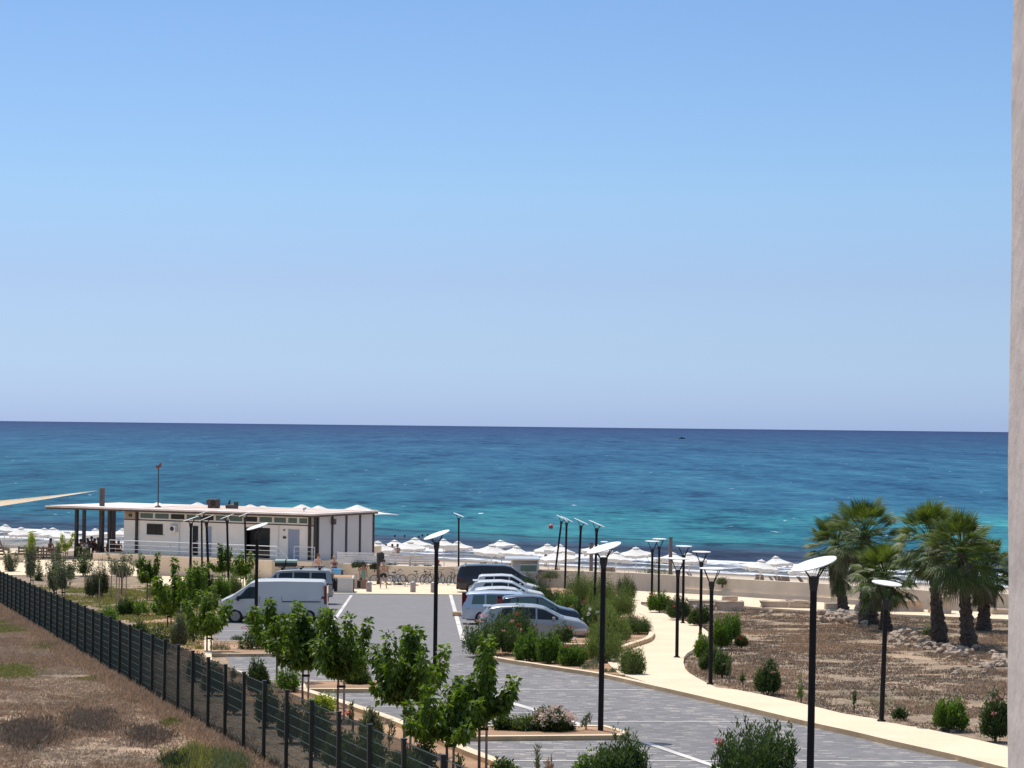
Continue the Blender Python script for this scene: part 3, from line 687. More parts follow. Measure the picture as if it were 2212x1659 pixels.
def make_parasol(name, label, h, r, rise, val, nseg, rot, group, vent=False):
    t = thing(name, label, 'umbrella', (0, 0, 0), 0, group)
    MB().tube((0, 0, 0), (0, 0, h), 0.035 if r < 2 else 0.07, n=8).build('pole', M_FRAMEW if r < 2 else M_FRAMED, t)
    c = parasol_mesh(nseg, r, rise, val, rot).build('canopy', M_CANVAS, t); c.location = (0, 0, h)
    m_ = c.modifiers.new('thickness', 'SOLIDIFY'); m_.thickness = 0.01
    rb = MB()
    for i in range(nseg):
        a = rot + i * 2 * math.pi / nseg; rb.tube((0, 0, h - 0.06), (r * .97 * math.cos(a), r * .97 * math.sin(a), h - rise - 0.05), 0.012, n=4)
    rb.build('ribs', M_FRAMEW, t)
    if vent:
        v_ = parasol_mesh(nseg, r * 0.22, rise * 0.22, 0.03, rot).build('vent', M_CANVAS, c); v_.location = (0, 0, 0.045)
        m_ = v_.modifiers.new('thickness', 'SOLIDIFY'); m_.thickness = 0.008
    return t
bigs = [(340, 1084.5, 'above the roof just right of the speaker mast base'), (427, 1084.5, 'peeking over the roof left of the air conditioner'), (541, 1089, 'peeking over the roof right of the extractor unit'), (568, 1091.5, 'second behind the roof right of the extractor unit'), (652, 1089, 'peeking over the roof behind the small floodlight'), (688, 1091.5, 'second behind the roof near the floodlight'), (772, 1090, 'whose wide cream canopy sticks out past the bar corner')]
for i, (x_, y_, w_) in enumerate(bigs):
    Yb = 181 - (x_ - 772) * 0.02 + (3.5 if i in (3, 5) else 0)
    p = onray(x_, y_, Yb); zf = -9.574
    hb = p.z - zf
    t = make_parasol('parasol', 'large cream square parasol ' + w_, hb, 3.3 if i == 6 else 2.9, 0.78, 0, 4, R(8) + (0 if i == 6 else R(45 * 0)), 'large square parasols behind the beach bar')
    t.location = (p.x, p.y, zf)

# ------------------------------------------------------------------ beach umbrellas
um = make_parasol('beach_umbrella', 'x', 2.5, 1.5, 0.62, 0.24, 8, 0.2, 'white beach umbrellas along the shore', vent=True)
ums = [(8, 1132.5, 'leftmost of the shore umbrellas at the picture edge'), (48, 1138.5, 'behind the leftmost yellow green sapling'), (92, 1140, 'above the low wooden deck, left of the sunbather in red'), (118, 1141, 'half hidden, right behind the wide umbrella above the deck'), (140, 1144.5, 'smaller looking and duller, over the yellow green round tree', ), (210, 1143.5, 'framed between the pergola columns'), (262, 1139.5, 'cut off by the left wall of the bar'),
       (815, 1171, 'showing only an edge right of the bar corner'), (853, 1164, 'above the three bathers by the slatted screen'), (897, 1164, 'right of the three bathers'), (886, 1165.5, 'overlapped by the one right of the three bathers'), (960, 1167, 'just right of the leftmost tilted round lamp'), (990, 1166, 'crossed by the thin lamp behind the black minivan'), (1060, 1178, 'lower, left behind the peaked umbrella above the black minivan'), (1085, 1164, 'tall peaked, above the black minivan'), (1112, 1182, 'lower, right behind the peaked umbrella above the black minivan'),
       (1185, 1172, 'left of the leaning lamp post'), (1206, 1178, 'right behind the leaning lamp post'), (1209, 1187, 'lowest of three by the leaning lamp post'), (1285, 1177.5, 'behind the thin pole of the fourth tilted lamp'), (1297, 1178, 'just over the nearest wide tilted disc'), (1328, 1192, 'right of the nearest wide tilted disc'), (1375, 1181, 'peaked, left of the two far flat topped lamps'), (1451, 1193, 'between the flat topped lamps'), (1491, 1195, 'right of the flat topped lamps'),
       (1639, 1207, 'left one of the pair standing in the surf at the right'), (1681, 1203, 'right one of the pair at the right, with a visible pole'), (1744, 1215, 'rightmost, behind the big tilted lamp disc')]
for i, (x_, y_, w_) in enumerate(ums):
    t = um if i == 0 else copy_tree(um)
    t.location = foot(x_, y_, 2.5, 160, 300); t.rotation_euler.z = (i * 1.37) % 0.8; s_ = 1.0 + 0.10 * math.sin(i * 5); t.scale = (s_, s_, 1 + .05 * math.sin(i * 3)); t.rotation_euler.x = R(5 * math.sin(i * 2.1)); t.rotation_euler.y = R(5 * math.cos(i * 3.3))
    t['label'] = 'white beach umbrella ' + w_
# ------------------------------------------------------------------ sun loungers
def make_lounger():
    t = thing('sun_lounger', 'x', 'sun lounger', (0, 0, 0), 0, 'sun loungers on the beach')
    MB().bx(-0.33, 0.33, -1.25, 0.1, 0.30, 0.36).build('seat', mat('lounger_sling', (0.17, 0.14, 0.13), .8), t)
    MB().box((0, 0.35, 0.60), (0.66, 0.75, 0.05), 0, Matrix.Rotation(R(52), 3, 'X')).build('backrest', mat('lounger_back', (0.21, 0.165, 0.14), .8), t)
    MB().tube((-.35, -1.27, .31), (-.35, .12, .31), .025).tube((.35, -1.27, .31), (.35, .12, .31), .025).tube((-.35, -1.27, .31), (.35, -1.27, .31), .025).build('frame', M_FRAMEW, t)
    for a in (-.32, .32):
        for b_ in (-1.1, .05): MB().tube((a, b_, 0), (a, b_, .30), .025).build('leg', M_FRAMEW, t)
    return t
lo = make_lounger()
los = [(1020, 1216, 'left of the thin lamp behind the minivan, first'), (1036, 1213, 'behind the black minivan roof, reclining'), (1052, 1215, 'above the rear of the black minivan'), (1084, 1214, 'upright, above the middle of the black minivan'), (1105, 1216, 'left of the white motorhome roof, pale'), (1302, 1226, 'left of the nearest tall lamp pole'), (1340, 1229, 'over the sea wall right of the nearest tall lamp pole'), (1322, 1224, 'dark, between the lamp pole and the grey green bush'), (1395, 1228, 'partly behind the hanging grey green bush'),
       (1500, 1236, 'dark, near the middle flat topped lamp'), (1628, 1244, 'low, first of the group right of the lamps'), (1645, 1240, 'raised high, second of the group right of the lamps'), (1677, 1245, 'folded, under the right hand umbrella pair'), (1687, 1243, 'with the dark blue towel under the right hand umbrella pair'), (1700, 1244, 'beige, right of the dark blue one'), (1738, 1245, 'brown, just left of the big tilted lamp'), (20, 1180, 'left edge of the beach by the deck'), (62, 1183, 'under the second umbrella from the left')]
for i, (x_, y_, w_) in enumerate(los):
    t = lo if i == 0 else copy_tree(lo)
    t.location = foot(x_, y_, 0.9, 140, 300); t.rotation_euler.z = R(180 + random.uniform(-60, 60)) if i % 3 else R(random.uniform(60, 120))
    t['label'] = 'sun lounger on the sand ' + w_

# ------------------------------------------------------------------ street lamps
def make_lamp(h, arm, disc_r, tilt, pole_r=0.065, top_w=0.30, group='x', fwd=0):
    # vertical pole, splayed arms, flat white reflector disc; disc centre at z=h
    t = thing('street_lamp', 'x', 'street lamp', (0, 0, 0), 0, group)
    zf = h - arm
    MB().tube((0, 0, -0.15), (0, 0, zf - 0.25), pole_r * 1.08, pole_r, 12).build('pole', M_POLE, t, smooth=True)
    MB().lathe([(pole_r * 1.9, 0.0), (pole_r * 1.9, 0.03), (pole_r * 1.2, 0.05)], 12).build('base_plate', M_POLE, t)
    MB().lathe([(pole_r * 1.1, zf - 0.26), (pole_r * 1.25, zf - 0.16), (pole_r * 1.5, zf - 0.1), (pole_r * 1.55, zf), (pole_r * 0.8, zf + 0.02)], 12).build('lamp_head', M_BLACK, t, smooth=True)
    Rm = Matrix.Rotation(R(fwd), 3, 'X') @ Matrix.Rotation(tilt, 3, 'Y')
    for k in range(4):
        a = R(45 + 90 * k); e = Vector((0, 0, h)) + Rm @ Vector((math.cos(a) * top_w, math.sin(a) * top_w, -0.03))
        MB().tube((math.cos(a) * pole_r * 1.4, math.sin(a) * pole_r * 1.4, zf - 0.02), e, 0.014, n=5).build('arm', M_POLE, t)
    MB().lathe([(disc_r * .97, -0.014), (disc_r, -0.008), (disc_r, 0.008), (disc_r * .985, 0.010)], 40, (0, 0, h), Rm).build('reflector', M_DISC, t, smooth=True, ang=50)
    return t
GT = 'tall lamps with tilted white reflectors in the car park'; GP = 'shorter path lamps with flat white reflectors'
tallL = [  # base x, fork x, fork y, tilt deg (+: right end down), width, label
    (1752.5, 1758, 1245, -17.5, 'nearest tall dark lamp with a big tilted white disc, in front of the palms'),
    (1300, 1304, 1204, -17.5, 'tall lamp at the tip of the front planted island'),
    (941, 943, 1171, -19.5, 'tall lamp rising behind the middle leafy tree, beside the bicycles'),
    (990, 991, 1117, 22, 'thin distant tall lamp behind the black minivan rear, disc tilted down to the right'),
    (1196, 1213, 1125, 22, 'leaning lamp left of the three upright lamps in the tamarisk bed'),
    (1220, 1224, 1129, 24, 'lamp right beside the leaning one in the tamarisk bed'),
    (1247, 1255, 1135, 22, 'third lamp from the left in the tamarisk bed'),
    (1284, 1289, 1141, 22, 'rightmost of the tilted lamps in the tamarisk bed'),
    (553.5, 555.5, 1150, -17.5, 'tall lamp in front of the white van cab'),
    (410.5, 412.5, 1130, -19, 'leftmost tall lamp, left of the leafy trees by the fence'),
    (453, 446, 1128, -20, 'slightly leaning lamp second from the left near the bar'),
    (494, 490.5, 1124, -20, 'third lamp from the left in front of the bar'),
    (531, 529, 1118, -20, 'fourth lamp from the left, before the dark doorway of the bar'),
    (562, 563.5, 1114, -20, 'distant lamp just behind the one at the van cab'),
    (436, 435.5, 1116, -20, 'farthest lamp close to the bar wall left of its small dark door')]
for bx_, fx_, fy_, tl, lb in tallL:
    hz = 921 + (fx_ - 1106) * 0.011
    k = max(28.6, (fy_ - hz - 160) / 1.37); Y = F / k
    top = onray(fx_, fy_, Y); X = (bx_ - W2) / F * Y
    base = onray(bx_, 1300, Y); base.z = zplane(base.x, Y) + 0.02
    hh = 4.30
    arm = 0.25
    t = make_lamp(hh + arm, arm, 0.44, R(tl), group=GT, fwd=(7 if k > 44 else 2) if tl < 0 else 1); t.location = base
    lean = math.atan2(top.x - base.x, hh); t.rotation_euler = (0, lean, 0)
    t['label'] = lb
pathL = [(1407.6, 1410, 1318, 'farthest flat topped lamp on the left edge of the path group'), (1422.5, 1426, 1304, 'flat topped lamp just behind the farthest one, partly hidden by its bush'), (1475, 1478, 1346, 'flat topped lamp by the red flowering bush at the path bend'), (1513, 1516, 1379, 'flat topped lamp at the narrowest path bend'),
         (1462, 1467, 1420, 'flat topped lamp standing in the path on its right hand curve'), (1534.5, 1538, 1478, 'nearest dark flat topped lamp among the path side oleanders'), (1904, 1916, 1558, 'leaning lamp at the edge of the dry field left of the twin palms')]
for i, (bx_, tx_, by_, lb) in enumerate(pathL):
    base = G(bx_, by_, 0.13); Y = base.y
    t = make_lamp(3.55, 0.42, 0.385, R(4 if i == 6 else 0.5), 0.06, 0.33, GP, 6 if i == 6 else 1.5); t.location = base
    t.rotation_euler = (0, R(1.8) if i == 6 else R(.2), 0); t['label'] = lb

# ------------------------------------------------------------------ green mesh fence
px_f = [966, 886, 812, 749, 694, 642.6, 592, 549, 509.5, 472, 437.6, 407, 377, 349.6, 323.5, 299, 277, 254, 234, 215, 197, 180.6, 163, 148, 133, 118.5, 105, 93, 81, 70]
def fpt(s): return Vector((0, 0, 0))
# straight run: X = (px-1106)/k with px+400 = 9.7 k
def fence_at(px):
    k = (px + 400) / 9.7; Y = F / k; X = (px - W2) / k; return Vector((X, Y, zplane(X, Y)))
pA, pB = fence_at(966), fence_at(70); dF = (pB - pA); nP = 29
ft = thing('mesh_fence', 'dark green welded mesh fence running diagonally past the dry field', 'fence', pA)
FH = 1.78; step = dF / nP
pts_f = [pA + step * i for i in range(-3, nP + 13)]
rzf = math.atan2(dF.y, dF.x)
for i, p in enumerate(pts_f):
    q = p - pA
    MB().box(q + Vector((0, 0, FH / 2 - 0.05)), (0.07, 0.07, FH + 0.1), rzf).box(q + Vector((0, 0, FH + 0.012)), (0.09, 0.09, 0.03), rzf).build('post', M_FENCE, ft)
wirem = None
M_WIRE2 = mat('cross_wire', (0.065, 0.11, 0.095), 0.35, 0.1)  # lighter colour stands in for sun on the tops of the wires
for i in range(len(pts_f) - 1):
    a, b_ = pts_f[i] - pA, pts_f[i + 1] - pA
    if wirem is None:
        mb = MB(); L0 = (b_ - a).length; dd = (b_ - a); off = Vector((dd.y, -dd.x, 0)).normalized() * 0.045
        for k in range(50):
            u = (k + .5) / 50; q = dd * u + off
            w_ = 0.0036
            mb.add([q + Vector((-w_, 0, .05)), q + Vector((w_, -w_, .05)), q + Vector((0, w_, .05)), q + Vector((-w_, 0, FH - .03)), q + Vector((w_, -w_, FH - .03)), q + Vector((0, w_, FH - .03))], [(0, 1, 4, 3), (1, 2, 5, 4), (2, 0, 3, 5)])
        o = mb.build('mesh_panel', M_WIRE, ft); wirem = o.data; o.location = a; mb = MB()
        for k in range(9):
            z = 0.08 + (FH - .14) * k / 8
            mb.tube(off + Vector((0, 0, z)), dd + off + Vector((0, 0, z)), 0.0075, n=4, cap=False)
        o2 = mb.build('cross_wires', M_WIRE2, o); wirem2 = o2.data
    else:
        link('cross_wires', wirem2, link('mesh_panel', wirem, ft, a))

# ------------------------------------------------------------------ concrete pillar of the viewer's own balcony
pl = onray(2179.5, 1100, 2.96); pl.y = 2.6
pm = MB()
zs = np.linspace(-5.9, 3.2, 60); V = []; rs_ = random.Random(3)
for z in zs:
    j = 0.0012 * math.sin(z * 23) + rs_.uniform(-0.0012, 0.0012)
    V += [(j, 0.012, z), (j + 0.012, 0, z), (0.36, 0, z), (0.36, 0.36, z), (j, 0.36, z)]
Fc = [(5 * i + k, 5 * i + (k + 1) % 5, 5 * i + 5 + (k + 1) % 5, 5 * i + 5 + k) for i in range(len(zs) - 1) for k in range(5)] + [(0, 1, 2, 3, 4), tuple(range(5 * len(zs) - 5, 5 * len(zs)))]
o = pm.add(V, Fc).build('concrete_pillar', M_PILLAR); o.location = (pl.x, pl.y, 0)
tag(o, 'pale rough concrete pillar along the right edge of the view', 'pillar')

# ------------------------------------------------------------------ vegetation
rng = np.random.default_rng(11)
def unit(a): return a / np.maximum(np.linalg.norm(a, axis=-1, keepdims=True), 1e-9)
def leaves_np(P, A, L, Wd, droop=0.0, fold=0.25):
    """kite-shaped folded leaves. P base, A axis, L length, Wd half-width"""
    n = len(P); up_ = np.tile([0, 0, 1.0], (n, 1)) + rng.normal(0, .5, (n, 3))
    s_ = unit(np.cross(A, up_)); nn = np.cross(s_, A)
    L = L.reshape(-1, 1); Wd = Wd.reshape(-1, 1)
    mid = P + A * L * 0.42
    tip = P + A * L + np.array([0, 0, -1.0]) * L * droop
    V = np.stack([P, mid + s_ * Wd + nn * Wd * fold, mid - s_ * Wd + nn * Wd * fold, tip, mid + np.array([0, 0, -1.0]) * L * droop * .3], 1).reshape(-1, 3)
    b = np.arange(n)[:, None] * 5
    T = np.concatenate([b + [0, 1, 4], b + [4, 1, 3], b + [0, 4, 2], b + [4, 3, 2]], 0)
    return V, T
def cat(parts):
    V = []; T = []; o = 0
    for v, t in parts: V.append(v); T.append(t + o); o += len(v)
    return np.concatenate(V), np.concatenate(T)
M_MUL = leafmat('mulberry_leaf', (0.022, 0.050, 0.007), (0.165, 0.245, 0.026), 0.45)
M_OLE = leafmat('oleander_leaf', (0.022, 0.042, 0.014), (0.095, 0.145, 0.045), 0.30)
M_OLEB = leafmat('oleander_bright', (0.038, 0.082, 0.014), (0.16, 0.25, 0.045), 0.38)
M_TAM = leafmat('tamarisk_leaf', (0.065, 0.095, 0.035), (0.20, 0.25, 0.095), 0.35, 0.7)
M_PINE = leafmat('pine_leaf', (0.018, 0.036, 0.014), (0.08, 0.12, 0.042), 0.25, 0.7)
M_OLIVE = leafmat('olive_leaf', (0.09, 0.105, 0.065), (0.21, 0.23, 0.15), 0.25, 0.6)
M_DARKL = leafmat('dark_leaf', (0.025, 0.038, 0.018), (0.075, 0.10, 0.045), 0.25, 0.6)
M_LAV = leafmat('lavender_leaf', (0.11, 0.13, 0.085), (0.25, 0.27, 0.20), 0.15, 0.8)
M_YEL = leafmat('yellow_leaf', (0.17, 0.22, 0.03), (0.38, 0.42, 0.08), 0.4)
M_PALM = leafmat('palm_leaf', (0.035, 0.060, 0.014), (0.16, 0.21, 0.06), 0.3, 0.5)
M_PALMD = leafmat('palm_dry', (0.13, 0.10, 0.06), (0.30, 0.25, 0.15), 0.15, 0.8, tt=(1.15, 1.0, 0.85))
M_DRY = leafmat('dry_stalk', (0.20, 0.14, 0.10), (0.60, 0.43, 0.29), 0.2, 0.9, tt=(1.15, 1.0, 0.85))
M_DRYD = leafmat('dry_stalk_dark', (0.12, 0.088, 0.066), (0.38, 0.29, 0.21), 0.15, 0.9, tt=(1.15, 1.0, 0.85))
M_DRYL = leafmat('dry_stalk_left', (0.22, 0.165, 0.125), (0.64, 0.50, 0.375), 0.25, 0.9, tt=(1.15, 1.0, 0.85))
M_GRASS = leafmat('weed_green', (0.12, 0.115, 0.045), (0.30, 0.28, 0.12), 0.25, 0.8)
M_FPINK = leafmat('pink_flower', (0.62, 0.20, 0.22), (0.85, 0.50, 0.45), 0.3, tt=(1, 1, 1))
M_FRED = leafmat('red_flower', (0.45, 0.02, 0.05), (0.75, 0.10, 0.14), 0.3, tt=(1, 1, 1))
M_FWHITE = leafmat('white_flower', (0.65, 0.62, 0.52), (0.85, 0.83, 0.75), 0.3, tt=(1, 1, 1))
M_FPALE = leafmat('pale_pink_flower', (0.62, 0.45, 0.38), (0.85, 0.70, 0.60), 0.3, tt=(1, 1, 1))

def mulberry_crown(seed, h=2.8, w=1.3, z0=1.0, nsh=11, leafL=0.165, colm=M_MUL, dens=1.0):
    global rng; rng = np.random.default_rng(seed); parts = []
    shoots = []
    for i in range(nsh):
        a = 2 * math.pi * (i + rng.uniform(-.3, .3)) / nsh; rad = (w / 2 - .10) * (rng.uniform(.5, 1.08) if i % 3 else rng.uniform(0, .45))
        top = rng.uniform(.52, .93) * h if i % 4 else h * rng.uniform(.95, 1.02)
        if rad > .8 * w / 2: top = min(top, h * rng.uniform(.6, .85))
        p0 = np.array([0, 0, z0 - .05]); p1 = np.array([math.cos(a) * rad * .75, math.sin(a) * rad * .75, z0 + .25 * (top - z0)]); p2 = np.array([math.cos(a) * rad, math.sin(a) * rad, top])
        shoots.append((p0, p1, p2))
        ln = np.linalg.norm(p2 - p1) + .4
        n = int(170 * ln * dens)
        t = rng.uniform(0.18, 1, n)[:, None] ** 0.8
        c = (1 - t) ** 2 * p0 + 2 * t * (1 - t) * p1 + t * t * p2
        th = rng.uniform(0, 2 * math.pi, n); rr = rng.uniform(.02, .15, n) * (1.15 - .5 * t[:, 0] ** 4)
        out = np.stack([np.cos(th), np.sin(th), np.zeros(n)], 1)
        P = c + out * rr[:, None] + rng.normal(0, .02, (n, 3))
        A = unit(out * rng.uniform(.35, .9, (n, 1)) + np.array([0, 0, -1]) * rng.uniform(.1, 1.1, (n, 1)) + np.array([0, 0, 1.0]) * (t > .93) * .8)
        parts.append(leaves_np(P, A, leafL * rng.uniform(.45, 1.2, n), leafL * .34 * rng.uniform(.6, 1.15, n), 0.18))
    V, T = cat(parts)
    return npmesh('crown', V, T, colm), shoots
def mulberry(label, base, px_w, top_z, seed, group='young leafy trees along the fence', z0f=.36, stake=True, mat_=None, leafL=.165, nsh=11, lean=0):
    h = top_z; t = thing('leafy_tree', label, 'tree', base, random.uniform(0, 6), group)
    me, sh = mulberry_crown(seed, h, px_w, h * z0f, nsh, leafL, mat_ or M_MUL)
    link('crown', me, t)
    mb = MB(); mb.path([(0, 0, -.1), (.015, .01, h * z0f * .5), (0, 0, h * z0f)], [.036, .03, .028], 8)
    mb.build('trunk', M_BARK, t)
    for i_, (p0, p1, p2) in enumerate(sh):
        if i_ % 2 == 0: MB().path([tuple(p0), tuple((p0 + p1) / 2 * 1.0), tuple(p1), tuple((p1 * .5 + p2 * .5))], [.018, .014, .011, .006], 5).build('branch', M_BARK, t)
    if stake:
        a = -t.rotation_euler.z; ox, oy = math.cos(a) * .15, math.sin(a) * .15
        MB().tube((ox, oy, -.1), (ox, oy, h * z0f + .35), .03, .026).build('stake', M_STAKE, t)
        MB().tube((ox * 1.25, oy * 1.25, h * z0f * .8), (-ox * .25, -oy * .25, h * z0f * .8), .035, .035, 8).build('tie', M_BLACK, t)
    return t
def toph(base, y):                         # height that reaches a view row above a ground spot
    p = proj(base); return (p[1] - y) / (F / base.y)
trees = [ # trunk px, base py, crown px width, top py, label
    (598, 1476, 130, 1292, 'leafy tree whose crown overlaps the rear wheel of the white van'),
    (654, 1520, 112, 1322, 'leafy tree with twin stems left of the middle one beside the white van'),
    (730, 1554, 121, 1322, 'leafy tree with an open crown spreading over the grey paving, behind the fence'),
    (872, 1622, 150, 1352, 'wide leafy tree left of the two nearest leafy trees, before the tall middle lamp'),
    (964, 1668, 190, 1480, 'lowest broad leafy tree at the bottom middle by the fence end'),
    (1035, 1660, 120, 1380, 'upright dense leafy tree right of the broad low one, by the front island'),
    (447, 1412, 82, 1275, 'leafy tree hiding the front of the bay kerb left of the white van'),
    (386, 1374, 102, 1203, 'tall leafy tree left of the van nose, in front of the leftmost tall lamp'),
    (362, 1354, 94, 1262, 'pale green leafy tree left of the leftmost tall lamp, nearest the fence'),
    (318, 1296, 62, 1197, 'narrow leafy tree before the terrace wall, left of the leftmost tall lamp'),
    (480, 1274, 46, 1175, 'small leafy tree between the second and third lamps left of the van'),
    (520, 1276, 50, 1190, 'small leafy tree right of the third lamp, above the van roof'),
    (425, 1330, 60, 1215, 'leafy tree just behind the leftmost tall lamp'),
    (905, 1585, 100, 1360, 'leafy tree with a narrow upright shoot right of the tall middle lamp')]
for i, (x_, y_, w_, ty, lb) in enumerate(trees):
    b_ = G(x_, y_, .02); k = F / b_.y
    mulberry(lb, b_, w_ / k * 1.36, toph(b_, ty), 100 + i, z0f=.30 if i in (6, 7, 8) else .38, nsh=13 if w_ > 110 else 10)
for x_, y_, w_, ty, lb in ((66, 1226, 26, 1151, 'small yellow green sapling above the left end of the fence'), (141, 1221, 34, 1150, 'round yellow green young tree in front of the sunbather in red')):
    b_ = Z(x_, y_, -10.1) if i < 0 else G(x_, y_ + 18, .02); k = F / b_.y
    mulberry(lb, b_, w_ / k * 1.36, toph(b_, ty), 140 + int(x_), 'yellow green saplings on the plaza', .62, True, M_YEL, .14, 8)

def bush_mesh(kind, h, w, seed, m):
    global rng; rng = np.random.default_rng(seed); parts = []
    if kind == 'oleander':
        ns = int(55 + 95 * w); npl = int(26 + 9 * h); L0 = .125; W0 = .0125
    elif kind == 'tamarisk':
        ns = int(90 + 110 * w); npl = 46; L0 = .10; W0 = .007
    elif kind == 'wispy':
        ns = int(22 + 26 * w); npl = 40; L0 = .09; W0 = .010
    elif kind == 'pine':
        ns = int(80 + 80 * w); npl = 42; L0 = .085; W0 = .009
    elif kind == 'lavender':
        ns = int(70 * w + 40); npl = 12; L0 = .07; W0 = .006
    elif kind == 'broad':
        ns = int(30 + 30 * w); npl = 24; L0 = .085; W0 = .022
    elif kind == 'sapling':
        ns = 4; npl = 26; L0 = .12; W0 = .013
    bumps = [(rng.uniform(0, 6.28), rng.uniform(.2, 1), rng.uniform(.75, 1.08)) for _ in range(7)]
    for i in range(ns):
        a = rng.uniform(0, 2 * math.pi); q = math.sqrt(rng.uniform(0, 1)) * (.9 if kind != 'sapling' else .6)
        f_ = rng.uniform(.62, 1.1)
        for ba, br_, bs in bumps:
            dd_ = (q * math.cos(a) - br_ * math.cos(ba)) ** 2 + (q * math.sin(a) - br_ * math.sin(ba)) ** 2
            if dd_ < .16: f_ *= bs
        topz = h * f_ * (1 - .5 * q ** 2.6) * (.55 + .45 * rng.uniform(0, 1) ** .5) if kind in ('oleander', 'sapling', 'wispy') else rng.uniform(.35, 1) ** .5 * h * f_ * math.sqrt(max(.08, 1 - .88 * q ** 2.3))
        p2 = np.array([math.cos(a) * q * w / 2, math.sin(a) * q * w / 2, topz]); p0 = np.array([math.cos(a) * q * w * .34, math.sin(a) * q * w * .34, 0.0])
        p1 = p0 * .4 + p2 * .6 + np.array([0, 0, -.08 * h]); p1[:2] *= rng.uniform(.9, 1.4)
        n = npl; t = rng.uniform(.3 if kind in ('sapling', 'wispy') else .12, 1, n)[:, None] ** .75
        c = (1 - t) ** 2 * p0 + 2 * t * (1 - t) * p1 + t * t * p2
        tan = unit(2 * (1 - t) * (p1 - p0) + 2 * t * (p2 - p1))
        th = rng.normal(0, 1, (n, 3)); out = unit(th - (th * tan).sum(1, keepdims=True) * tan)
        spread = {'wispy': .9, 'oleander': .75, 'tamarisk': .55, 'pine': .8, 'lavender': .4, 'broad': 1.0, 'sapling': .8}[kind]
        jit = {'wispy': .05, 'oleander': .035, 'tamarisk': .055, 'pine': .06, 'lavender': .02, 'broad': .06, 'sapling': .01}[kind]
        A = unit(tan + out * spread * rng.uniform(.5, 1.4, (n, 1)))
        P = c + rng.normal(0, jit, (n, 3))
        L_ = L0 * rng.uniform(.7, 1.25, n); parts.append(leaves_np(P, A, L_, W0 * rng.uniform(.8, 1.2, n) * (1.25 if kind in ('tamarisk', 'pine') else 1.25), 0.05))
    V, T = cat(parts); V[:, 2] = np.maximum(V[:, 2], 0.0)
    return npmesh('foliage', V, T, m)
def flower_mesh(n, h, w, seed, m, size=.035, lo=.55):
    r_ = np.random.default_rng(seed); V = []; T = []; o = 0
    a = r_.uniform(0, 6.28); q = r_.uniform(.3, .8)
    return None
def flower_cluster(seed, m, size=.05, npet=26, rad=.09):
    global rng; rng = np.random.default_rng(seed)
    d = unit(rng.normal(0, 1, (npet, 3))); P = d * rad * rng.uniform(.3, 1, (npet, 1)); P[:, 2] *= .6
    V, T = leaves_np(P, unit(d + [0, 0, .4]), np.full(npet, size), np.full(npet, size * .45), 0, .1)
    return npmesh('flower_cluster', V, T, m)
FL = {}
def bush(kind, label, cx, by, pw, ty, seed, m, name='bush', cat_='shrub', group=None, flowers=None, nfl=0, dz=0.02, stems=True):
    b_ = G(cx, by, dz); k = F / b_.y; w = pw / k * (1.28 if kind in ('tamarisk', 'pine') and cx > 1100 else 1.15); h = max(.12, toph(b_, ty)) * (1.12 if kind != 'lavender' else 1)
    t = thing(name, label, cat_, b_, random.uniform(0, 6.28), group)
    link('foliage', bush_mesh(kind, h, w, seed, m), t)
    if kind in ('oleander', 'sapling', 'broad', 'tamarisk', 'pine'):
        mb = MB(); r_ = random.Random(seed)
        for i in range(7 if kind != 'sapling' else 3):
            a = r_.uniform(0, 6.28); q = r_.uniform(.1, .6) if kind != 'sapling' else .15
            mb.path([(0.02 * math.cos(a), .02 * math.sin(a), -.05), (math.cos(a) * q * w * .3, math.sin(a) * q * w * .3, h * .45), (math.cos(a) * q * w * .45, math.sin(a) * q * w * .45, h * .8)], [.014, .009, .004], 5)
        mb.build('stems', M_BARK, t)
    if flowers:
        r_ = random.Random(seed + 5)
        if flowers.name not in FL: FL[flowers.name] = [flower_cluster(900 + j, flowers) for j in range(3)]
        for i in range(int(nfl * (1.1 if nfl > 40 else .65) + .5)):
            a = r_.uniform(0, 6.28); q = math.sqrt(r_.uniform(.05, .9)); z = h * (1 - .5 * q ** 2.4) * r_.uniform(.8, 1.0)
            o = link('flower_cluster', FL[flowers.name][i % 3], t, (math.cos(a) * q * w / 2, math.sin(a) * q * w / 2, z)); s_ = r_.uniform(.55, 1.05) * (1.5 if flowers.name.startswith('pale') else 1); o.scale = (s_, s_, s_)
    return t
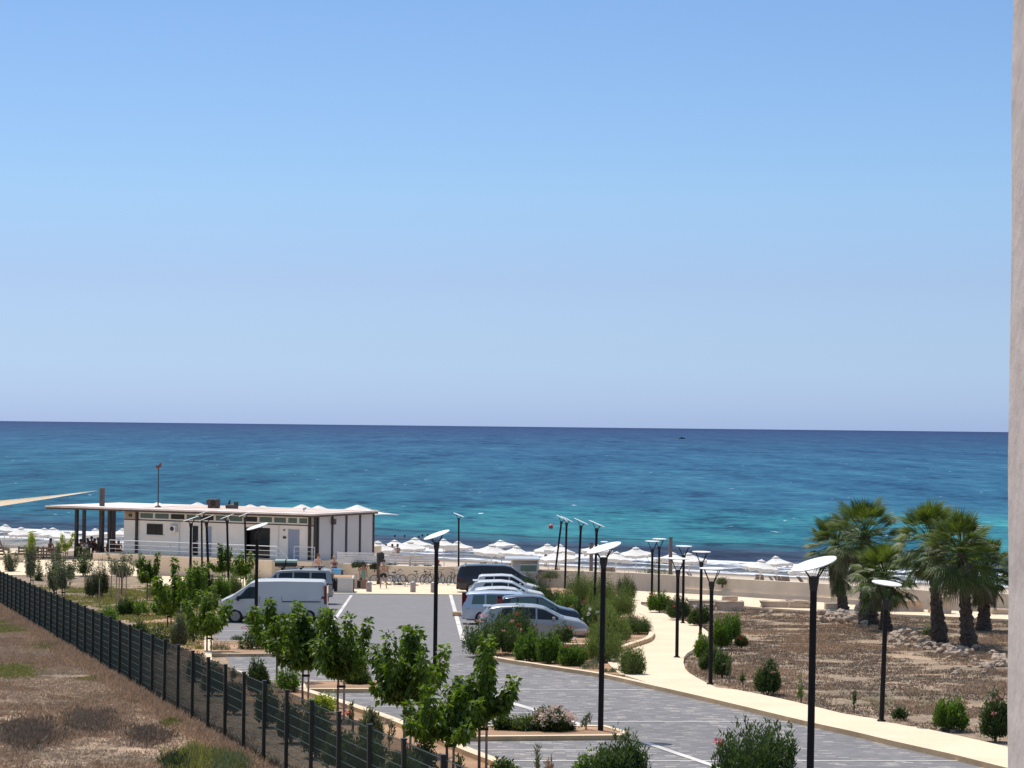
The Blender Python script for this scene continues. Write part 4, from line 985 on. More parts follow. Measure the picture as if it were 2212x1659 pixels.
B = [ # kind, name, label, cx, base y, width, top y, material, flowers, n
 # tamarisk / conifer bed right of the parked cars
 ('pine', 'conifer_bush', 'dark conifer bush hiding the nose of the black minivan', 1147, 1294, 50, 1237, M_PINE, None, 0),
 ('pine', 'conifer_bush', 'conifer bush just right of the one at the minivan nose', 1170, 1303, 38, 1252, M_PINE, None, 0),
 ('broad', 'bush', 'bright green bush behind the dark car bonnet', 1222, 1318, 46, 1270, M_OLEB, None, 0),
 ('tamarisk', 'tamarisk_bush', 'tall grey green tamarisk between the second and third tilted lamps', 1252, 1312, 58, 1222, M_TAM, None, 0),
 ('tamarisk', 'tamarisk_bush', 'tall grey green tamarisk behind the rightmost tilted lamp', 1300, 1318, 56, 1228, M_TAM, None, 0),
 ('pine', 'conifer_bush', 'dark upright conifer bush at the wall end of the tamarisk bed', 1352, 1295, 40, 1233, M_PINE, None, 0),
 ('tamarisk', 'tamarisk_bush', 'wide tamarisk spilling toward the path, below the dark conifer', 1338, 1335, 62, 1262, M_TAM, None, 0),
 ('tamarisk', 'tamarisk_bush', 'big tamarisk left behind the island lamp pole', 1290, 1355, 60, 1285, M_TAM, None, 0),
 ('pine', 'conifer_bush', 'low conifer bush beside the fourth tilted lamp foot', 1196, 1312, 40, 1272, M_PINE, None, 0),
 ('tamarisk', 'tamarisk_bush', 'broad tamarisk right behind the island lamp pole', 1318, 1392, 78, 1312, M_TAM, None, 0),
 ('pine', 'bush', 'spreading green bush in the rounded tip of the bed by the path', 1366, 1370, 70, 1325, M_OLE, None, 0),
 ('oleander', 'oleander_bush', 'white flowering oleander by the silver hatchback headlight', 1276, 1372, 34, 1314, M_OLE, M_FWHITE, 14),
 ('oleander', 'oleander_bush', 'reddish flowering oleander behind the dark car nose', 1254, 1345, 34, 1295, M_OLE, M_FRED, 4),
 ('lavender', 'lavender_bush', 'small blue grey shrub in the tip of the bed by the path', 1380, 1366, 26, 1352, M_LAV, None, 0),
 # bed in front of the hatchback
 ('oleander', 'oleander_bush', 'large oleander with red and pink flowers before the silver hatchback rear', 1062, 1418, 122, 1330, M_OLE, M_FPINK, 12),
 ('oleander', 'oleander_bush', 'oleander with few flowers before the silver hatchback door', 1118, 1410, 80, 1322, M_OLE, M_FRED, 8),
 ('oleander', 'oleander_bush', 'plain green oleander below the hatchback door', 1142, 1432, 62, 1372, M_OLEB, None, 0),
 ('oleander', 'oleander_bush', 'upright plain green oleander before the hatchback front wheel', 1186, 1437, 50, 1358, M_OLEB, None, 0),
 ('broad', 'bush', 'round clipped reddish green bush beside the hatchback front wheel', 1217, 1388, 38, 1347, M_OLE, M_FRED, 3),
 ('oleander', 'oleander_bush', 'green oleander with small red blooms left of the grey lavender', 1236, 1442, 58, 1385, M_OLEB, M_FRED, 5),
 ('lavender', 'lavender_bush', 'grey lavender mound left of the island lamp pole', 1276, 1449, 46, 1420, M_LAV, None, 0),
 ('lavender', 'lavender_bush', 'flat lavender patch right of the island lamp pole', 1322, 1456, 42, 1443, M_LAV, None, 0),
 ('tamarisk', 'tamarisk_bush', 'big feathery tamarisk before the kerb corner, crossed by the island lamp', 1302, 1434, 76, 1345, M_TAM, None, 0),
 ('tamarisk', 'tamarisk_bush', 'lone bright tamarisk standing at the path edge by the road kerb', 1366, 1462, 44, 1392, M_TAM, None, 0),
 # front island
 ('broad', 'bush', 'small leafy bush at the left end of the front island', 1086, 1583, 34, 1540, M_OLE, None, 0),
 ('pine', 'bush', 'small conifer like bush left of the pale pink flowering one', 1131, 1584, 42, 1545, M_TAM, None, 0),
 ('oleander', 'flowering_bush', 'bush covered in pale pink blossom on the front island', 1193, 1584, 86, 1535, M_OLE, M_FPALE, 46),
 ('sapling', 'sapling', 'thin pale sapling left of the island lamp foot', 1266, 1583, 30, 1540, M_LAV, M_FWHITE, 2),
 # bottom edge
 ('oleander', 'oleander_bush', 'leafy green oleander at the bottom edge below the front island tip', 1340, 1705, 112, 1592, M_OLE, None, 0),
 ('broad', 'bush', 'yellowish rounded bush at the bottom edge left of the leafy oleander', 1262, 1700, 52, 1618, M_OLEB, None, 0),
 ('oleander', 'oleander_bush', 'large dark green oleander at the bottom edge left of the nearest lamp', 1630, 1722, 170, 1545, M_OLE, M_FRED, 2),
 ('sapling', 'sapling', 'sparse upright sapling at the bottom edge below the front island', 1160, 1690, 26, 1602, M_OLIVE, None, 0),
 ('sapling', 'sapling', 'bare reddish twiggy sapling at the bottom edge', 1192, 1690, 34, 1622, M_DRY, None, 0),
 # path side
 ('oleander', 'oleander_bush', 'oleander with red flowers around the farthest path lamps', 1424, 1322, 50, 1280, M_OLEB, M_FRED, 3),
 ('oleander', 'oleander_bush', 'dark oleander with a red bloom behind the path bend lamp', 1466, 1338, 48, 1290, M_OLE, M_FRED, 6),
 ('oleander', 'oleander_bush', 'white flowering oleander between two path bend lamps', 1510, 1350, 44, 1308, M_OLE, M_FWHITE, 6),
 ('oleander', 'oleander_bush', 'tall bright green oleander right of the nearest path lamp', 1558, 1402, 46, 1330, M_OLEB, None, 0),
 ('oleander', 'oleander_bush', 'bright green oleander just behind the tall bright one', 1580, 1385, 38, 1322, M_OLEB, None, 0),
 ('oleander', 'oleander_bush', 'oleander with coral flowers at the narrow path curve', 1520, 1424, 38, 1374, M_OLEB, M_FPINK, 6),
 ('oleander', 'oleander_bush', 'mixed green oleander at the foot of the nearest path lamp', 1536, 1448, 44, 1400, M_OLE, None, 0),
 ('oleander', 'oleander_bush', 'pale green oleander right of the nearest path lamp foot', 1560, 1462, 34, 1408, M_OLE, M_FWHITE, 3),
 ('sapling', 'sapling', 'thin sapling right of the pale green oleander', 1576, 1474, 20, 1415, M_OLE, None, 0),
 ('oleander', 'oleander_bush', 'low dark crimson flowering shrub beside the tall bright oleander', 1602, 1397, 20, 1376, M_OLE, M_FRED, 10),
 ('sapling', 'sapling', 'thin sapling left of the pink flowering oleander in the field edge', 1604, 1482, 16, 1442, M_OLE, None, 0),
 ('oleander', 'oleander_bush', 'pink flowering oleander alone on the field edge', 1658, 1500, 50, 1436, M_OLE, M_FPINK, 6),
 ('sapling', 'sapling', 'small bright sapling left of the nearest tall lamp', 1730, 1517, 24, 1460, M_OLEB, None, 0),
 ('sapling', 'sapling', 'tiny sapling midway along the field edge kerb', 1845, 1536, 12, 1492, M_OLE, None, 0),
 ('broad', 'bush', 'tiny low green shrub right of the leaning lamp foot', 1944, 1554, 16, 1536, M_OLE, None, 0),
 ('oleander', 'oleander_bush', 'rounded bright oleander with white blooms at its foot', 2053, 1577, 66, 1507, M_OLEB, None, 0),
 ('oleander', 'oleander_bush', 'tall oleander with pale pink flowers beside the concrete pillar', 2150, 1600, 56, 1500, M_OLE, M_FPINK, 9),
 ('broad', 'bush', 'low bush in the gap between the two right palms', 2028 - 20, 1372, 26, 1350, M_OLIVE, None, 0),
 # left bays and fence strip
 ('broad', 'bush', 'dark green bush with pink blooms in front of the white van sill', 545, 1406, 52, 1342, M_OLE, M_FRED, 3),
 ('oleander', 'oleander_bush', 'pink flowering oleander under the white van sill by the lamp', 549, 1352, 40, 1322, M_OLEB, M_FPINK, 9),
 ('lavender', 'lavender_bush', 'grey lavender patch at the left bay kerb', 475, 1408, 44, 1382, M_LAV, None, 0),
 ('lavender', 'lavender_bush', 'small lavender tuft left of the dark green bush', 511, 1384, 22, 1372, M_LAV, None, 0),
 ('oleander', 'oleander_bush', 'single oleander rising over the fence top by the fifteenth post', 557, 1500, 42, 1425, M_OLE, None, 0),
 ('sapling', 'sapling', 'sapling tip showing just over the fence left of the single oleander', 503, 1480, 20, 1438, M_OLE, None, 0),
 ('broad', 'bush', 'green shrub round the trunks of the leafy trees by the van', 622, 1492, 44, 1430, M_OLEB, None, 0),
 ('broad', 'bush', 'yellow green shrub right of the twin stemmed leafy tree', 696, 1540, 52, 1496, M_YEL, None, 0),
 ('oleander', 'oleander_bush', 'thin oleander with red blooms beyond the open crowned tree', 772, 1482, 52, 1442, M_OLE, M_FRED, 4),
 ('oleander', 'oleander_bush', 'dark oleander behind the fence, under the leafy tree beside the van', 576, 1568, 44, 1484, M_OLE, None, 0),
 ('oleander', 'oleander_bush', 'dark oleander behind the fence right of the yellow shrub', 682, 1634, 60, 1528, M_OLE, None, 0),
 ('oleander', 'oleander_bush', 'big dark oleander behind the near end of the fence', 780, 1690, 96, 1572, M_OLE, M_FWHITE, 3),
 ('sapling', 'sapling', 'reddish sapling right of the open crowned tree trunk', 762, 1582, 34, 1522, M_OLE, M_FRED, 2),
 ('oleander', 'oleander_bush', 'loose pale oleander between the open and the wide leafy trees', 800, 1612, 44, 1532, M_OLIVE, None, 0),
 ('sapling', 'sapling', 'spindly sapling left of the wide leafy tree trunk', 842, 1632, 26, 1560, M_OLIVE, None, 0),
 ('broad', 'bush', 'low bush beneath the wide leafy tree', 912, 1668, 50, 1592, M_OLE, None, 0),
 ('sapling', 'sapling', 'dark reddish sapling by the kerb at the bottom middle', 992, 1690, 24, 1625, M_DARKL, None, 0),
 ('broad', 'bush', 'low bush at the kerb corner at the bottom edge', 1090, 1685, 50, 1640, M_OLE, None, 0),
 ('oleander', 'oleander_bush', 'dark bush behind the fence near the leafy tree left of the van', 505, 1540, 36, 1470, M_DARKL, None, 0),
 ('broad', 'bush', 'shadowy bush behind the fence below the pale green leafy tree', 420, 1470, 40, 1400, M_DARKL, None, 0),
 ('broad', 'bush', 'shadowy bush behind the middle of the fence', 340, 1410, 50, 1340, M_OLE, None, 0),
 ('oleander', 'oleander_bush', 'white flowering oleander under the tall leafy tree by the leftmost lamp', 386, 1400, 34, 1322, M_OLIVE, M_FWHITE, 5),
 ('pine', 'conifer_bush', 'dark green shrub left of the van roof, beside the third lamp', 452, 1286, 40, 1236, M_PINE, None, 0),
 ('tamarisk', 'tamarisk_bush', 'greyish shrub above the van bonnet', 505, 1288, 36, 1240, M_TAM, None, 0),
 ('broad', 'bush', 'green shrub between the bar lamps above the van windscreen', 548, 1278, 36, 1225, M_OLEB, None, 0),
 # left beds
 ('wispy', 'grey_leaved_tree', 'large round grey green olive like tree on tall stakes before the terrace wall', 262, 1262, 54, 1196, M_OLIVE, None, 0),
 ('pine', 'dark_shrub', 'very dark leaning shrub left of the round olive like tree', 200, 1292, 34, 1218, M_DARKL, None, 0),
 ('pine', 'dark_shrub', 'dark slanting top growing right of the very dark shrub', 220, 1288, 30, 1196, M_DARKL, None, 0),
 ('wispy', 'olive_sapling', 'grey olive sapling left of the dark leaning shrubs', 134, 1290, 32, 1200, M_OLIVE, None, 0),
 ('wispy', 'olive_sapling', 'short olive sapling right behind the fence, in front of the plaza', 116, 1288, 24, 1216, M_OLIVE, None, 0),
 ('wispy', 'olive_sapling', 'wispy olive sapling under the leftmost yellow green sapling', 66, 1262, 26, 1178, M_OLIVE, None, 0),
 ('wispy', 'olive_sapling', 'olive sapling just above the fence at the far left', 22, 1244, 24, 1190, M_OLIVE, None, 0),
 ('broad', 'small_tree', 'small dark round tree at the plaza steps', 179, 1250, 32, 1185, M_DARKL, None, 0),
 ('wispy', 'olive_sapling', 'tiny round olive on the bright plaza edge', 152, 1252, 18, 1218, M_OLIVE, None, 0),
 ('broad', 'bush', 'short caged bush beside the fence top left', 84, 1262, 18, 1214, M_OLE, None, 0),
 ('wispy', 'olive_sapling', 'slender olive sapling left of the small dark round tree', 122, 1254, 18, 1172, M_OLIVE, None, 0),

 ('broad', 'bush', 'light green shrub left of the pale green leafy tree', 300, 1330, 46, 1286, M_OLEB, None, 0),
 ('oleander', 'oleander_bush', 'shrub between the dark leaning shrubs and the narrow leafy tree', 268, 1330, 34, 1292, M_OLE, None, 0),
 ('broad', 'bush', 'green shrub just behind the fence under the dark leaning shrubs', 232, 1345, 44, 1308, M_OLEB, None, 0),
 ('broad', 'bush', 'mixed shrub filling the gap between the tall leafy trees left of the van', 418, 1385, 44, 1320, M_OLEB, None, 0),
 ('tamarisk', 'grey_shrub', 'grey green shrub behind the leftmost tall lamp foot', 432, 1312, 46, 1262, M_TAM, None, 0),
 ('broad', 'bush', 'bright shrub right of the leftmost tall lamp foot', 462, 1318, 36, 1272, M_OLEB, M_FWHITE, 5),
 ('oleander', 'oleander_bush', 'leafy oleander under the second lamp near the bar', 478, 1300, 36, 1240, M_OLEB, None, 0),
 ('broad', 'bush', 'rounded shrub before the terrace wall left of the second lamp', 402, 1292, 44, 1240, M_OLE, None, 0),
 ('broad', 'bush', 'low shrub at the corner of the bright plaza', 338, 1290, 40, 1252, M_OLEB, None, 0),
 ('oleander', 'oleander_bush', 'loose oleander behind the fence below the leftmost leafy trees', 300, 1392, 40, 1345, M_OLE, None, 0),
 ('oleander', 'oleander_bush', 'dense oleander behind the fence left of the lavender patch', 458, 1500, 44, 1440, M_OLE, None, 0),
 ('oleander', 'oleander_bush', 'dense oleander behind the fence under the twin stemmed leafy tree', 628, 1602, 50, 1520, M_OLE, None, 0),
 ('oleander', 'oleander_bush', 'dense oleander behind the fence below the open crowned tree', 730, 1660, 60, 1570, M_OLE, None, 0),
 ('oleander', 'oleander_bush', 'low oleander at the bottom beneath the broad low leafy tree', 868, 1705, 80, 1622, M_OLE, None, 0),
 # beach
 ('tamarisk', 'grey_bush', 'small scrub beside the motorhome roof on the beach side', 1150, 1222, 24, 1200, M_OLIVE, None, 0),
 ('tamarisk', 'grey_bush', 'low scrub hanging over the sea wall by the nearest lamp head', 1180, 1238, 34, 1226, M_TAM, None, 0),
]
for i, (kd, nm, lb, cx, by, pw, ty, m_, fl, nf) in enumerate(B):
    if kd == 'wispy' or nm == 'small_tree':
        b_ = G(cx, by + (24 if 'round grey' in lb else 8), .02); k = F / b_.y; big = 'round grey' in lb
        t = mulberry(lb, b_, pw / k * 1.55, toph(b_, ty - 4), 600 + i, None, .42 if big else .22, not big, m_ if nm != 'small_tree' else M_OLE, .10, 18 if big else 11); t.name = nm; t['category'] = 'tree'
        continue
    if 'on the beach side' in lb or 'over the sea wall' in lb: continue
    bush(kd, lb, cx, by, pw, ty, 300 + i, m_, nm, 'sapling' if 'sapling' in nm else ('tree' if 'tree' in nm else 'shrub'), None, fl, nf, dz=0.15 if cx > 1180 and by < 1400 else .03)
# stakes for the tree group on the left
def stakes(label, spots):
    for j, (x_, y0, y1) in enumerate(spots):
        b_ = G(x_, y0, 0); t = MB().tube((0, 0, -.1), (0, 0, toph(b_, y1)), .03, .025).build('tree_stake', M_STAKE); t.location = b_
        tag(t, label[j], 'stake', 'wooden stakes among the young olive trees')
stakes(['stake left of the round olive like tree', 'leftmost stake under the round olive like tree', 'second stake under the round olive like tree', 'third stake under the round olive like tree', 'rightmost stake under the round olive like tree', 'stake left of the fence side olive sapling', 'stake right of the fence side olive sapling', 'stake beside the very dark leaning shrub', 'left stake of the wispy olive sapling', 'right stake of the wispy olive sapling'],
       [(240, 1290, 1205), (251, 1308, 1235), (257, 1300, 1235), (264, 1306, 1235), (272, 1312, 1235), (107, 1296, 1222), (118, 1292, 1200), (214, 1312, 1250), (66, 1262, 1195), (74, 1258, 1192)])

# big grey-green bush hanging over the sea wall, two small tufts on walls
def freebush(kind, label, p, h, w, seed, m, nm='bush', cat_='shrub'):
    t = thing(nm, label, cat_, p, 0); link('foliage', bush_mesh(kind, h, w, seed, m), t)
    mb = MB(); mb.path([(0, 0, -.2), (0.02, 0, h * .4), (.05, 0.02, h * .8)], [.04, .03, .01], 6); mb.build('stems', M_BARK, t); return t
def beachspot(px, Y): X = (px - W2) / F * Y; return Vector((X, Y, zg(X, Y)))
p = beachspot(1416, 152); freebush('tamarisk', 'large grey green bush growing behind the sea wall left of the flat topped lamps', p, toph(p, 1192), 2.5, 77, M_OLIVE)
p = beachspot(1448, 151); freebush('tamarisk', 'lower dull bush growing behind the sea wall among the flat topped lamps', p, toph(p, 1212), 1.9, 78, M_OLIVE)
p = beachspot(1150, 165); freebush('broad', 'scrubby plant peeking over the motorhome roof', p, toph(p, 1200), .9, 79, M_OLIVE)
for j, (x_, y_, w_, lb) in enumerate(((775, 1215, 1.2, 'creeper draping over the planter wall left of the woman'), (809, 1218, .7, 'creeper tuft hanging down the planter wall right of the woman'), (845, 1219, 1.2, 'dark creeper on the planter wall behind the shirtless man'), (897, 1221, .8, 'creeper tuft on the planter wall above the fallen bicycles'), (924, 1221, .7, 'creeper tuft on the planter wall above the dark bicycle'))):
    p = onray(x_, y_ + 4, 160.6); freebush('broad', lb, p - Vector((0, 0, .25)), .5, w_, 85 + j, M_DARKL, 'creeper', 'plant')
p = onray(1188, 1240, 150.5); freebush('broad', 'olive coloured creeper on the sea wall right of the motorhome', p - Vector((0, 0, .3)), .6, 1.3, 95, M_OLIVE, 'creeper', 'plant')
p = onray(1560, 1252, 142); freebush('broad', 'small dry creeper on the sea wall above the nearest flat topped path lamp', p - Vector((0, 0, .3)), .45, .8, 96, M_OLIVE, 'creeper', 'plant')

# ------------------------------------------------------------------ palms
def fan(nseg, L, Rf, bend, seed, m, mp):
    pass
def palm(label, base, h, seed, rad=1.5, tw=.24, skirt=.5, nleaf=36, lean=0.0, flare=1.5):
    r_ = random.Random(seed); t = thing('fan_palm', label, 'palm tree', base, r_.uniform(0, 6.28), 'fan palms in the dry field')
    # trunk: ringed with old leaf bases
    prof = []; n = 46; mb = MB(); V = []; K = 14
    for i in range(n + 1):
        u = i / n; z = -.1 + u * (h - .05)
        rr = tw * (flare * (1 - u) ** 3 * .55 + 1.0 - .18 * u) * (1 + .06 * math.sin(u * n * 2.1))
        for j in range(K):
            a = j * 2 * math.pi / K; q = rr * (1 + .34 * r_.random() ** 2); V.append((q * math.cos(a) + lean * u * u, q * math.sin(a), z))
    Fc = [(i * K + j, i * K + (j + 1) % K, (i + 1) * K + (j + 1) % K, (i + 1) * K + j) for i in range(n) for j in range(K)] + [tuple(range(n * K, n * K + K))]
    mb.add(V, Fc).build('trunk', M_TRUNKP, t)
    C = np.array([lean, 0, h])
    VV = []; TT = []; VD = []; TD = []; pet = MB()
    def fanleaf(org, d, up_, L, seg, spread, droop, Vl, Tl):
        side = np.cross(d, up_); side /= np.linalg.norm(side); up2 = np.cross(side, d)
        for k in range(seg):
            a = spread * (k / (seg - 1) * 2 - 1)
            dirr = d * math.cos(a) + side * math.sin(a)
            ln = L * (1 - .28 * abs(a / spread) ** 2) * r_.uniform(.82, 1.08)
            wv = np.cross(dirr, up2); wv /= np.linalg.norm(wv); hw = .021
            p0 = org; p1 = org + dirr * ln * .55 + up2 * ln * .05 * (1 - abs(a / spread)); p2 = org + dirr * ln * (.93 if droop else 1) + np.array([0, 0, -1]) * ln * droop * r_.uniform(.6, 1.3)
            o = len(Vl); Vl += [p0, p1 + wv * hw, p1 - wv * hw, p2, p1 + up2 * .02]
            Tl += [(o, o + 1, o + 4), (o + 4, o + 1, o + 3), (o, o + 4, o + 2), (o + 4, o + 3, o + 2)]
    for i in range(nleaf):
        u = i / nleaf; el = R(80 - 128 * u + r_.uniform(-16, 16)); az_ = i * 2.39996 + r_.uniform(-.25, .25)
        d = np.array([math.cos(az_) * math.cos(el), math.sin(az_) * math.cos(el), math.sin(el)])
        pl_ = rad * (.52 if u > .1 else .42) * r_.uniform(.85, 1.1)
        org = C + np.array([d[0] * .08, d[1] * .08, -.35 * u])
        end = org + d * pl_ + np.array([0, 0, -.12 * u * pl_])
        pet.path([tuple(org), tuple((org + end) / 2 + np.array([0, 0, .04])), tuple(end)], [.02, .014, .012], 5)
        d2 = d + np.array([r_.uniform(-.25, .25), r_.uniform(-.25, .25), -.22 * u]); d2 /= np.linalg.norm(d2)
        upv = np.array([-math.cos(az_) * math.sin(el), -math.sin(az_) * math.sin(el), math.cos(el)]) + np.array([r_.uniform(-.3, .3), r_.uniform(-.3, .3), 0])
        dry = u > .9 and r_.random() < .6
        fanleaf(end, d2, upv, rad * .46 * r_.uniform(.75, 1.2), 22, R(r_.uniform(72, 98)), (.04 + .20 * u) * r_.uniform(.4, 1.6), VD if dry else VV, TD if dry else TT)
    # skirt of hanging old leaves
    for i in range(int(20 + 34 * skirt)):
        az_ = r_.uniform(0, 6.28); z = h - .35 - r_.random() * skirt * h * .55
        d = np.array([math.cos(az_) * .42, math.sin(az_) * .42, -.9]); d /= np.linalg.norm(d)
        org = np.array([lean * (z / h) ** 2 + math.cos(az_) * tw * .9, math.sin(az_) * tw * .9, z])
        fanleaf(org + d * .12, d, np.array([math.cos(az_), math.sin(az_), .4]), rad * .5, 16, R(48), .1, VD if i % 2 else VV, TD if i % 2 else TT)
    cr = link('crown', npmesh('crown', np.array(VV), np.array(TT), M_PALM), t)
    pet.build('petioles', M_OLEB, cr)
    if VD: link('dry_leaves', npmesh('dry_leaves', np.array(VD), np.array(TD), M_PALMD), t)
    return t
palms = [ # base px,py, crown px,py, rad, tw, skirt
    ((1822, 1322), (1806, 1158), 1.5, .22, .9, 'leftmost palm of the left cluster, farthest back'),
    ((1876, 1351), (1868, 1140), 1.7, .34, .5, 'tall palm with the thickest shaggy trunk in the left cluster'),
    ((1913, 1363), (1911, 1225), 1.45, .21, .45, 'short palm right in front of the tall thick one, behind the leaning lamp'),
    ((2030, 1390), (2012, 1150), 1.55, .25, .3, 'left one of the two tall palms at the right, crown leaning left'),
    ((2093, 1403), (2078, 1175), 1.55, .25, .3, 'right one of the two tall palms, nearest the viewer'),
    ((2124, 1363), (2130, 1210), 1.3, .26, .6, 'shorter palm behind the two tall ones beside the concrete pillar')]
for i, (bp, cpx, rad, tw, sk, lb) in enumerate(palms):
    b_ = G(*bp, 0); h = toph(b_, cpx[1] + 12); k = F / b_.y
    t = palm(lb, b_, h, 40 + i, rad * 1.28, tw * .80, sk, lean=0.0, nleaf=86)
    t.rotation_euler = (0, math.atan2((cpx[0] - bp[0]) / k - h * .011, h), 0)

# ------------------------------------------------------------------ stones
def rock_mesh(seed, sx_, sy_, sz_, rough=.25, box=False, sub=3):
    bm = bmesh.new(); r_ = random.Random(seed)
    if box:
        bmesh.ops.create_cube(bm, size=1); bmesh.ops.subdivide_edges(bm, edges=bm.edges, cuts=5, use_grid_fill=True)
    else:
        bmesh.ops.create_icosphere(bm, subdivisions=sub, radius=.5)
    from mathutils import noise
    off = Vector((seed * 3.7, seed * 1.3, 0))
    for v_ in bm.verts:
        n_ = noise.noise(v_.co * 2.2 + off) * rough + noise.noise(v_.co * 6 + off) * rough * .45
        c = noise.cell(v_.co * 2.6 + off) * rough * .25
        v_.co *= 1 + n_ + c
        v_.co.z = max(v_.co.z, -.45)
        v_.co = Vector((v_.co.x * sx_, v_.co.y * sy_, (v_.co.z + .42) * sz_))
    me = bpy.data.meshes.new('rock'); bm.to_mesh(me); bm.free(); me.materials.append(M_STONE); return me
blocks = [ # x0,x1, base y, top y, depth, label
    (1545, 1604, 1319, 1298, .9, 'low weathered limestone block left of the long cut block, near the path'),
    (1560, 1592, 1306, 1288, .6, 'small upright limestone block behind the low weathered one'),
    (1486, 1548, 1312, 1296, .9, 'pale flat slab behind the oleanders at the path bend'),
    (1520, 1560, 1318, 1305, .7, 'flat slab lying against the low weathered block'),
    (1644, 1712, 1317, 1299, .8, 'left half of the long cut limestone block on the field edge'),
    (1700, 1748, 1318, 1297, .9, 'right rougher half of the long cut limestone block'),
    (1782, 1812, 1321, 1303, .8, 'pale cut block left of the leftmost palm trunk'),
    (1893, 1988, 1325, 1297, 1.4, 'large tapering fallen slab between the palm clusters'),
    (2008, 2052, 1330, 1288, 1.0, 'square grey stone pillar stump behind the left tall palm'),
    (1845, 1860, 1326, 1306, .4, 'small round boulder right of the leftmost palm trunk'),
    (2140, 2176, 1332, 1315, .9, 'grey block behind the shorter right palm')]
for i, (x0, x1, yb, yt, dp, lb) in enumerate(blocks):
    b_ = G((x0 + x1) / 2, yb, 0); k = F / b_.y
    o = link('stone_block', rock_mesh(20 + i, (x1 - x0) / k, dp, toph(b_, yt) * 1.08, .26 if i in (0, 4, 5, 7) else .14, i != 9), None, b_)
    o.data.name = 'stone_block'; tag(o, lb, 'stone', 'ancient cut stones at the field edge'); o.rotation_euler.z = R(-2)
rk = [rock_mesh(60 + j, 1, .85, .75, .55, False, 2) for j in range(7)]
piles = [ # cx, cy, spread x px, spread y px, n, size m, label
    ((1815, 1335), 46, 14, 40, (.12, .36), 'pale rubble stone in the heap left of the thick palm trunk'),
    ((1860, 1352), 26, 8, 9, (.15, .40), 'pale rubble stone at the foot of the thick palm trunk'),
    ((1942, 1382), 30, 15, 40, (.10, .30), 'rubble stone in the mound right of the leaning lamp pole'),
    ((1995, 1398), 40, 9, 26, (.09, .26), 'rubble stone in the trail leading to the left tall palm'),
    ((2060, 1412), 50, 10, 34, (.12, .28), 'rubble stone strewn under the right tall palm'),
    ((2150, 1436), 28, 11, 26, (.10, .28), 'pale rubble stone in the heap beside the concrete pillar'),
    ((2100, 1450), 60, 26, 14, (.08, .2), 'small loose stone scattered in the field below the right palms'),
    ((1900, 1440), 80, 50, 16, (.05, .13), 'small loose stone scattered in the middle of the dry field'),
    ((2053, 1579), 24, 4, 10, (.08, .16), 'white stone ringing the rounded bright oleander'),
    ((1700, 1330), 60, 12, 10, (.10, .25), 'loose stone below the long cut limestone block')]
M_STONEW = concrete('white_stone', (0.72, 0.68, 0.60), 0.5, .2)
for i, ((cx, cy), sxp, syp, n, sz, lb) in enumerate(piles):
    r_ = random.Random(500 + i)
    for j in range(n):
        b_ = G(cx + r_.gauss(0, .45) * sxp, cy + r_.gauss(0, .45) * syp, 0)
        s_ = r_.uniform(*sz); o = link('rubble_stone', rk[(i * 3 + j) % 7], None, b_ + Vector((0, 0, -.03 + (r_.random() * .14 if n > 20 else 0))))
        o.scale = (s_ * 1.5, s_ * 1.3, s_ * 1.25); o.rotation_euler = (r_.uniform(-.3, .3), r_.uniform(-.3, .3), r_.uniform(0, 6))
        tag(o, lb, 'stone', lb.replace('stone', 'stones', 1))

# ------------------------------------------------------------------ dry grass, weeds (stuff)
def fence_x(y): # X of the fence line at distance y
    t = (y - pA.y) / dF.y; return pA.x + dF.x * t
def tufts(name, pts, hmin, hmax, m, label, nb=7, wd=.012, seed=1, spread=.07):
    global rng; rng = np.random.default_rng(seed)
    n = len(pts); P = np.repeat(np.array(pts), nb, 0); N_ = n * nb
    hs_ = np.repeat(rng.uniform(hmin, hmax, n), nb) * rng.uniform(.5, 1.1, N_)
    P = P + np.c_[rng.normal(0, spread, (N_, 2)), np.zeros(N_)]
    A = unit(np.c_[rng.normal(0, .45, (N_, 2)), np.ones(N_)])
    s_ = unit(np.cross(A, rng.normal(0, 1, (N_, 3)))) * wd
    mid = P + A * hs_[:, None] * .55; tip = P + A * hs_[:, None] + np.c_[rng.normal(0, .03, (N_, 2)), np.zeros(N_)]
    V = np.stack([P - s_ * .6, P + s_ * .6, mid + s_, tip, mid - s_], 1).reshape(-1, 3); b = np.arange(N_)[:, None] * 5
    T = np.concatenate([b + [0, 1, 2], b + [0, 2, 4], b + [4, 2, 3]], 0)
    return tag(link(name, npmesh(name, V, T, m)), label, 'grass', kind='stuff')
from mathutils import noise as mn
def scatter(n, region, seed, thr=-.2, sc=.35):
    r_ = random.Random(seed); out = []
    while len(out) < n:
        q = region(r_)
        if q is None: continue
        x, y = q
        if mn.noise(Vector((x * sc, y * sc, seed))) * .7 + mn.noise(Vector((x * sc * 3.1, y * sc * 3.1, seed + 5))) * .5 < thr: continue
        out.append((x, y, zplane(x, y) - .01))
    return out
def reg_left(r_):
    y = r_.uniform(46, 118); xr = fence_x(y) + .3; xl = -0.2212 * 1.02 * y
    if xl > xr: return None
    return r_.uniform(xl, xr), y
def reg_fence(r_):
    y = r_.uniform(46, 125); return fence_x(y) + r_.gauss(-.25, .28), y
def inpoly(x, y, poly):
    c = False; j = len(poly) - 1
    for i in range(len(poly)):
        xi, yi = poly[i]; xj, yj = poly[j]
        if (yi > y) != (yj > y) and x < (xj - xi) * (y - yi) / (yj - yi) + xi: c = not c
        j = i
    return c
